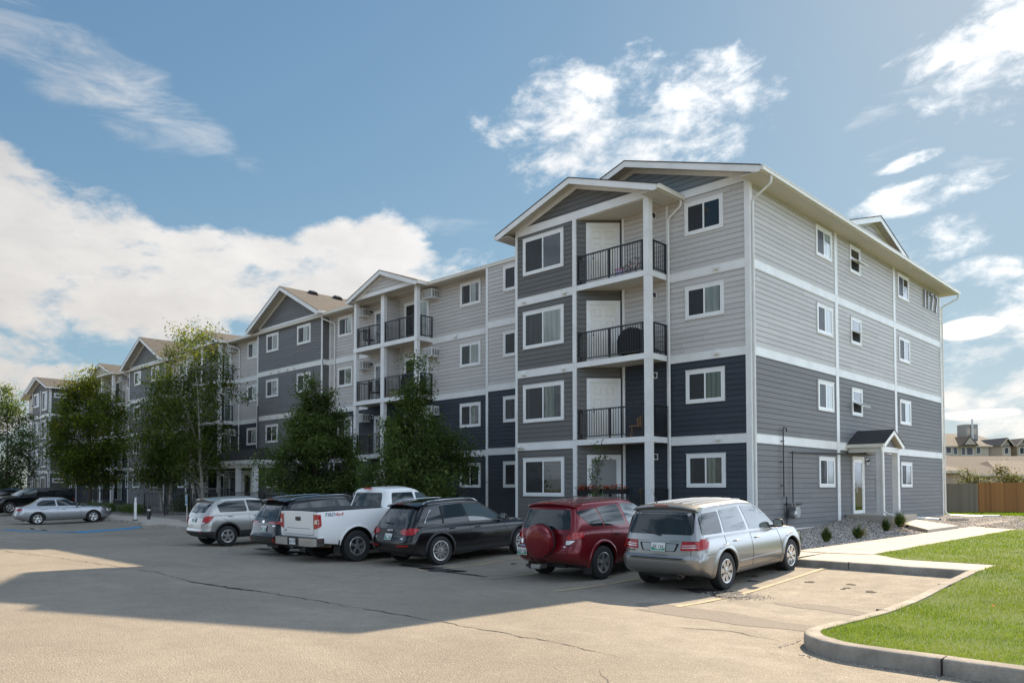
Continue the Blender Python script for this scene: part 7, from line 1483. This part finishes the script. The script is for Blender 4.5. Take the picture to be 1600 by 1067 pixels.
house('dark roofed condominium stretch between the two gables', 1574, 1640, 152, 16, 712, 697, 686, 'stucco_beige', 'shingle_slate', ends=(.02, .1), cat='condominium', name='condominium', wins=((1582, 1587, 700, 709),))
T = thing('roof_tower', 'square brown grey tower with a metal flue above the condominium roofs', 'tower', FM2 @ Vector((ux(1510, 155), 155, 8)), -YAW); mb = MB(); mb.box(0, 0, 0, ux(1529, 155)-ux(1510, 155), 3, vz(663, 155)-8); mb.build('wall', 'stucco_grey', T); mb = MB(); mb.box(.3, -.05, 4.6, .95, 0, 5.8); mb.box(1.5, -.05, 4.6, 2.15, 0, 5.8); mb.build('panel', 'fascia_tan', T); mb = MB(); mb.tube([(1.15, -.3, 1), (1.15, -.3, 7.6)], .18, 8); mb.build('flue', 'steel', T)
def fence_tree(label, u, d, h, r_, seed): p = FM2 @ Vector((ux(u, d), d, .3)); tree('garden_tree', label, p.x, p.y, .3, h, [(1.2, r_*.8), (2.2, r_), (h*.8, r_*.7), (h, .1)], 60, 1500, 'leaf_fence', lsize=.16, seed=seed, tr=.05, spread=.20, cat='tree', toplight=.2)
fence_tree('small yellow green tree behind the grey fence', 1513, 50, 3.15, .95, 5); fence_tree('sparse tree behind the brown fence, taller of the two there', 1566, 50, 3.3, .9, 6); fence_tree('low bushy tree behind the brown fence at its right', 1582, 50, 2.4, .8, 8)

# ================= small things outside =================
def metal_fence(label, A, Bp, z, h=1.05):
    T = thing('metal_railing', label, 'railing', (A[0], A[1], z)); L = math.dist(A, Bp); T.rotation_euler.z = math.atan2(Bp[1]-A[1], Bp[0]-A[0]); railing((0, 0), (L, 0), 0, h, 'panel', False, T, .12); return T
metal_fence('short black metal railing panel around the birch stems', (-34.9, -5.9), (-32.9, -5.3), .42, 1.2); metal_fence('black metal railing beside the blue sign post', (-31.4, -6.1), (-29.4, -5.3), .40, 1.2); metal_fence('taller black railing running up to the entrance ramp', (-33.2, -3.9), (-29.8, -3.3), .45, 1.45)
metal_fence('black ramp railing in front of the main door', (-35.3, -.9), (-30.0, -.9), .55, 1.1); metal_fence('black railing under the entrance canopy left of the door', (-40.6, -.6), (-36.9, -.6), .5, 1.1); metal_fence('dark railing along the wall below the shuttered window', (-31.5, -.2), (-27.6, -.2), .55, .95)
T = thing('marker_post', 'thin white wooden post at the kerb by the hatched lines', 'post', (-30.6, -7.9, .24)); mb = MB(); mb.box(-.05, -.05, 0, .05, .05, .95); mb.box(-.035, -.035, .95, .035, .035, 1.2); mb.build('post', 'trim_white', T); mb = MB(); mb.box(-.11, -.11, -.02, .11, .11, .05); mb.build('base', 'black_plastic', T)
T = thing('bollard', 'short black round bollard next to the white post', 'bollard', (-30.9, -7.1, .3)); mb = MB(); mb.lathe([(.085, -.05), (.085, .62), (.07, .68), (0, .70)], n=16); mb.build('post', 'black_metal', T, True); mb = MB(); mb.lathe([(.088, .42), (.088, .5)], n=16); mb.build('band', 'white_plastic', T)
T = thing('sign_post', 'blue and white accessible parking sign on a steel post behind the hatchback', 'sign', (-26.3, -7.0, .35)); mb = MB(); mb.tube([(0, 0, -.1), (0, 0, 1.25)], .03, 8); mb.build('post', 'steel', T); mb = MB(); mb.box(-.14, -.045, .72, .14, -.033, 1.28); s1 = mb.build('sign_plate', 'paint_bluecar', T)
mb = MB(); mb.lathe([(.028, 0), (.028, .004), (0, .004)], (-.02, -.052, 1.19), 'y', 12); mb.bar((-.02, -.05, 1.15), (-.02, -.05, 1.03), .025, .008); mb.bar((-.02, -.05, 1.03), (.05, -.05, 1.03), .025, .008); mb.bar((.05, -.05, 1.03), (.075, -.05, .95), .025, .008)
for k in range(12): a = R(60+22*k); b_ = R(82+22*k); mb.bar((-.01+.065*math.cos(a), -.05, .99+.065*math.sin(a)), (-.01+.065*math.cos(b_), -.05, .99+.065*math.sin(b_)), .014, .006)
mb.box(-.10, -.05, .76, .10, -.046, .80); mb.build('sign_symbol', 'white_plastic', s1)
# on the balconies of the near bay
def chair(label, x, y, z, rot):
    T = thing('wicker_chair', label, 'chair', (x, y, z), rot); mb = MB(); n = 16
    for i in range(n+1):
        a = PI*(-.08+1.16*i/n); 
        for q in range(6): u = q/5; mb.v.append((.33*math.cos(a)*(.75+.30*u), .05+.27*math.sin(a)*(.7+.35*u), .40+.52*u*(.55+.45*math.sin(a))))
    for i in range(n):
        for q in range(5): mb.f.append((i*6+q, (i+1)*6+q, (i+1)*6+q+1, i*6+q+1)); mb.mi.append(0)
    mb.build('backrest', 'wicker', T, True); mb = MB(); mb.lathe([(0, .36), (.29, .36), (.31, .39), (.29, .42), (0, .43)], n=20); mb.build('seat', 'wicker', T, True)
    for (a, b_) in ((-.2, -.2), (.2, -.2), (-.2, .2), (.2, .2)): mb = MB(); mb.tube([(a, b_, .38), (a*1.15, b_*1.15, 0)], .018, 6); mb.build('leg', 'wicker', T)
chair('brown wicker tub chair on the second floor balcony of the near bay', -3.95, -.62, BT[0]+.004, R(-60))
T = thing('barbecue', 'barbecue under a black fabric cover on the third floor balcony', 'barbecue', (-4.15, -.55, BT[1]+.004), R(8)); mb = MB(); n = 10
prof = [(-.52, .12, .02), (-.53, .6, .0), (-.46, .78, .03), (-.30, .98, .06), (.0, 1.05, .06), (.28, .98, .06), (.42, .80, .03), (.50, .62, 0), (.50, .12, .02)]
for yy in (-.30, -.27, .0, .24, .28):
    s_ = .94 if abs(yy) > .275 else 1
    for (px, pz, q) in prof: mb.v.append((px*s_, yy, pz*(.97 if abs(yy) > .275 else 1)+.012*math.sin(px*17+yy*9)))
m_ = len(prof)
for j in range(4):
    for i in range(m_-1): mb.f.append((j*m_+i, j*m_+i+1, (j+1)*m_+i+1, (j+1)*m_+i)[::-1]); mb.mi.append(0)
mb.f.append(tuple(range(m_))); mb.f.append(tuple(4*m_+i for i in reversed(range(m_)))); mb.mi += [0, 0]; mb.build('cover', 'bbq_cover', T, True, 50)
for sx in (-.4, .38):
    mb = MB(); mb.box(sx-.03, -.22, 0, sx+.03, -.16, .15); mb.box(sx-.03, .16, 0, sx+.03, .22, .15); mb.build('leg', 'grey_metal', T)
mb = MB(); mb.box(-.15, -.2, .02, .2, .1, .10); mb.build('drip_tray', 'yellow_paint', T)
T = thing('wire_basket', 'low black slatted basket at the right end of the third floor balcony', 'basket', (-3.42, -.45, BT[1]+.006)); mb = MB()
for k in range(9): a = PI*(k+.5)/9; mb.tube([(.20*math.cos(a)*.6, -.15, .01), (.24*math.cos(a), -.15, .20*math.sin(a)+.02)], .010, 5)
mb.tube([(.25*math.cos(PI*k/12), -.15, .02+.21*math.sin(PI*k/12)) for k in range(13)], .014, 6); mb.tube([(.25*math.cos(PI*k/12), .12, .02+.21*math.sin(PI*k/12)) for k in range(13)], .014, 6)
for k in range(13): a = PI*k/12; mb.tube([(.25*math.cos(a), -.15, .02+.21*math.sin(a)), (.25*math.cos(a), .12, .02+.21*math.sin(a))], .007, 4)
mb.build('frame', 'black_metal', T)
def bicycle(label, x, y, z, rot, col, s_=.62, lean=.1):
    T = thing('child_bicycle', label, 'bicycle', (x, y, z), rot); T.scale = (s_,)*3; T.rotation_euler.x = lean
    for wx in (-.45, .47):
        mb = MB(); n = 26; mb.tube([(wx+.30*math.cos(2*PI*k/n), 0, .32+.30*math.sin(2*PI*k/n)) for k in range(n+1)], .024, 6, cap=False); w0 = mb.build('wheel', 'tyre', T, True); mb = MB()
        for k in range(12): a = 2*PI*k/12; mb.tube([(wx, 0, .32), (wx+.29*math.cos(a), 0, .32+.29*math.sin(a))], .004, 3)
        mb.build('spokes', 'steel', w0)
    mb = MB(); mb.tube([(-.45, 0, .32), (-.02, 0, .30), (.36, 0, .62), (-.12, 0, .66), (-.02, 0, .30)], .018, 6); mb.tube([(-.45, 0, .32), (-.12, 0, .66)], .014, 6); mb.tube([(.47, 0, .32), (.33, 0, .80)], .018, 6); mb.build('frame', col, T, True)
    mb = MB(); mb.tube([(.25, -.28, .92), (.33, -.2, .95), (.33, 0, .82), (.33, .2, .95), (.25, .28, .92)], .016, 6); mb.build('handlebar', 'black_plastic', T); mb = MB(); mb.tube([(-.12, 0, .64), (-.14, 0, .78)], .014, 6); mb.lathe([(0, 0), (.07, .0), (.06, .05), (0, .06)], (-.16, 0, .78), 'z', 10); mb.build('saddle', 'black_plastic', T)
    mb = MB(); mb.tube([(-.02, -.10, .30), (-.02, .10, .30)], .02, 6); mb.box(-.10, .09, .17, .0, .17, .20); mb.box(-.04, -.17, .40, .06, -.09, .43); mb.build('pedals', 'black_plastic', T); return T
bicycle('red and black child bicycle lying against the top balcony rail', -4.0, -.75, BT[2]+.02, R(4), 'red_paint', .62, .12); bicycle('small pink bicycle further left on the top balcony', -4.72, -.55, BT[2]+.02, R(-12), 'pink', .48, -.15)
T = thing('toy_bin', 'lilac toy bin between the two bicycles on the top balcony', 'toy bin', (-4.55, -.85, BT[2]+.01)); mb = MB(); mb.lathe([(.12, 0), (.16, .30), (.155, .30), (.115, .02), (0, .02)], n=14); mb.build('bin', 'lilac', T, True); mb = MB(); mb.lathe([(.158, .27), (.172, .28), (.172, .31), (.158, .31)], n=14); mb.build('rim', 'pink', T, True)
def planter(label, x0, x1, y, z, mat, leaf, flower=None, seed=1, h=.16):
    rs_ = np.random.default_rng(seed); T = thing('flower_box', label, 'flower box', (x0, y, z)); L = x1-x0; mb = MB(); mb.prism([(-.07, 0), (.07, 0), (.10, h), (-.10, h)], 0, L, 'x'); mb.build('box', mat, T); n = int(230*L); P0 = np.stack([rs_.random(n)*L, rs_.normal(0, .08, n), h+rs_.random(n)*.10], 1); leaves('foliage', T, leaf, P0, .06, rs_, droop=0)
    if flower: n = int(210*L); P0 = np.stack([rs_.random(n)*L, rs_.normal(-.04, .09, n), h+.04+rs_.random(n)*.12-.1*(rs_.random(n) < .3)], 1); leaves('flowers', T, flower, P0, .065, rs_, squash=.9, droop=0)
planter('window box of red flowers on the ground floor rail, left half', -6.15, -5.15, -1.20, 1.72, 'black_plastic', 'leaf_shrub', 'petal_red', 1); planter('window box of red flowers on the ground floor rail, right half', -5.0, -4.0, -1.20, 1.72, 'black_plastic', 'leaf_shrub', 'petal_red', 2)
planter('olive green plant box at the foot of the third floor rail in the middle stack', -20.2, -19.3, .78, BT[1]+.01, 'terracotta', 'leaf_shrub', None, 3, .3)
T = thing('garden_ornament', 'small cream pot with a plant standing by the white post at ground level', 'pot', (-3.62, -.95, .80)); mb = MB(); mb.lathe([(.07, 0), (.11, .22), (.10, .22), (.06, .02), (0, .02)], n=14); mb.build('pot', 'trim_white', T, True); mb = MB(); mb.tube([(0, 0, .1), (.02, 0, .95)], .012, 6); mb.lathe([(0, .90), (.07, .95), (.09, 1.02), (.05, 1.1), (0, 1.12)], n=10); mb.build('ornament_top', 'leaf_dry', T, True)
def patio_chair(label, x, y, z, rot):
    T = thing('patio_chair', label, 'chair', (x, y, z), rot); mb = MB(); mb.box(-.24, -.24, .42, .24, .24, .45); mb.build('seat', 'black_plastic', T); mb = MB()
    for k in range(5): mb.box(-.22+.1*k, .22, .47, -.17+.1*k, .25, .95)
    mb.box(-.24, .215, .93, .24, .255, .99); mb.build('backrest', 'black_plastic', T)
    for a in (-.22, .22):
        for b_ in (-.22, .22): mb = MB(); mb.tube([(a, b_, 0), (a, b_, .43)], .014, 6); mb.build('leg', 'black_metal', T)
patio_chair('black slatted chair on the upper right balcony of the third stack', -39.9, 1.1, BT[2]+.01, R(150)); patio_chair('black chair on the upper left balcony of the middle stack', -22.4, 1.0, BT[2]+.01, R(200)); patio_chair('dark chair behind the rail, third floor, left of the middle stack', -22.0, 1.05, BT[1]+.01, R(170)); patio_chair('second dark chair close to its neighbour on the third floor, middle stack', -21.3, 1.05, BT[1]+.01, R(190))
T = thing('barbecue', 'black covered grill against the rail, third floor, right of the middle stack', 'barbecue', (-18.8, 1.0, BT[1]+.005)); mb = MB(); mb.prism([(-.5, .05), (.5, .05), (.5, .8), (.35, 1.12), (-.35, 1.12), (-.5, .8)], -.25, .25, 'y'); mb.build('cover', 'bbq_cover', T); mb = MB(); mb.box(-.42, -.2, 0, -.36, -.14, .06); mb.box(.36, -.2, 0, .42, -.14, .06); mb.build('feet', 'black_plastic', T)
# things on the ground by the end wall
def pipe(label, pts): 
    T = thing('drain_pipe', label, 'drain pipe', pts[0]); P_ = [Vector(p)-Vector(pts[0]) for p in pts]; mb = MB(); mb.tube(P_, .05, 8); mb.build('pipe', 'downspout_white', T, True); mb = MB(); e = P_[-1]; d = (P_[-1]-P_[-2]).normalized(); mb.tube([e-d*.02, e+d*.05], .058, 8); mb.build('outlet', 'dark_opening', T)
pipe('white drain pipe lying over the gravel right of the porch', [(.25, 11.2, .80), (1.0, 12.6, .64), (1.7, 13.6, .56)]); pipe('long white drain pipe lying on the gravel at the far corner of the building', [(.35, 21.2, .50), (1.2, 22.3, .46), (1.9, 23.4, .45)])
pipe('white drain pipe leading from the porch post towards the shrubs', [(1.86, 7.78, .80), (2.3, 6.9, .68), (2.65, 6.3, .58)])
T = thing('splash_block', 'grey concrete splash block lying on the gravel beside the end wall', 'splash block', (1.9, 14.2, .50), R(-60)); mb = MB(); mb.prism([(-.16, 0), (.16, 0), (.16, .08), (.11, .04), (-.11, .04), (-.16, .08)], 0, .75, 'y'); mb.build('block', 'concrete', T)
T = thing('fallen_leaf', 'single orange leaf lying on the lawn', 'leaf', (9.1, -11.2, .385)); leaves('blade', T, 'petal_red', np.array([[0, 0, 0.], [.02, .01, 0]]), .05, np.random.default_rng(2), .8, -.1)

# repeats share a group
GR = {'parked_': 'vehicles parked by the kerb', 'linden_tree': 'conical trees in front of the facade', 'birch_tree': 'birches beside the entrance', 'street_tree': 'trees along the left part of the facade', 'ornamental_shrub': 'tufted shrubs on the gravel bank', 'metal_railing': 'black metal railings by the entrance', 'flower_box': 'boxes on the balcony rails', 'patio_chair': 'chairs on the balconies', 'drain_pipe': 'white pipes on the gravel', 'wooden_fence': 'board fences', 'garden_tree': 'small trees behind the fence', 'drain_grate': 'drain grates in the lot', 'house': 'bungalows behind the fence', 'condominium': 'condominiums in the distance', 'leafy_bush': 'bushes by the facade', 'child_bicycle': 'bicycles on the top balcony', 'barbecue': 'covered barbecues on the balconies'}
for o in list(COL.objects):
    if o.parent is None and 'label' in o.keys() and 'group' not in o.keys():
        for k, g in GR.items():
            if o.name.startswith(k) and o.name != 'house_number': o['group'] = g; break
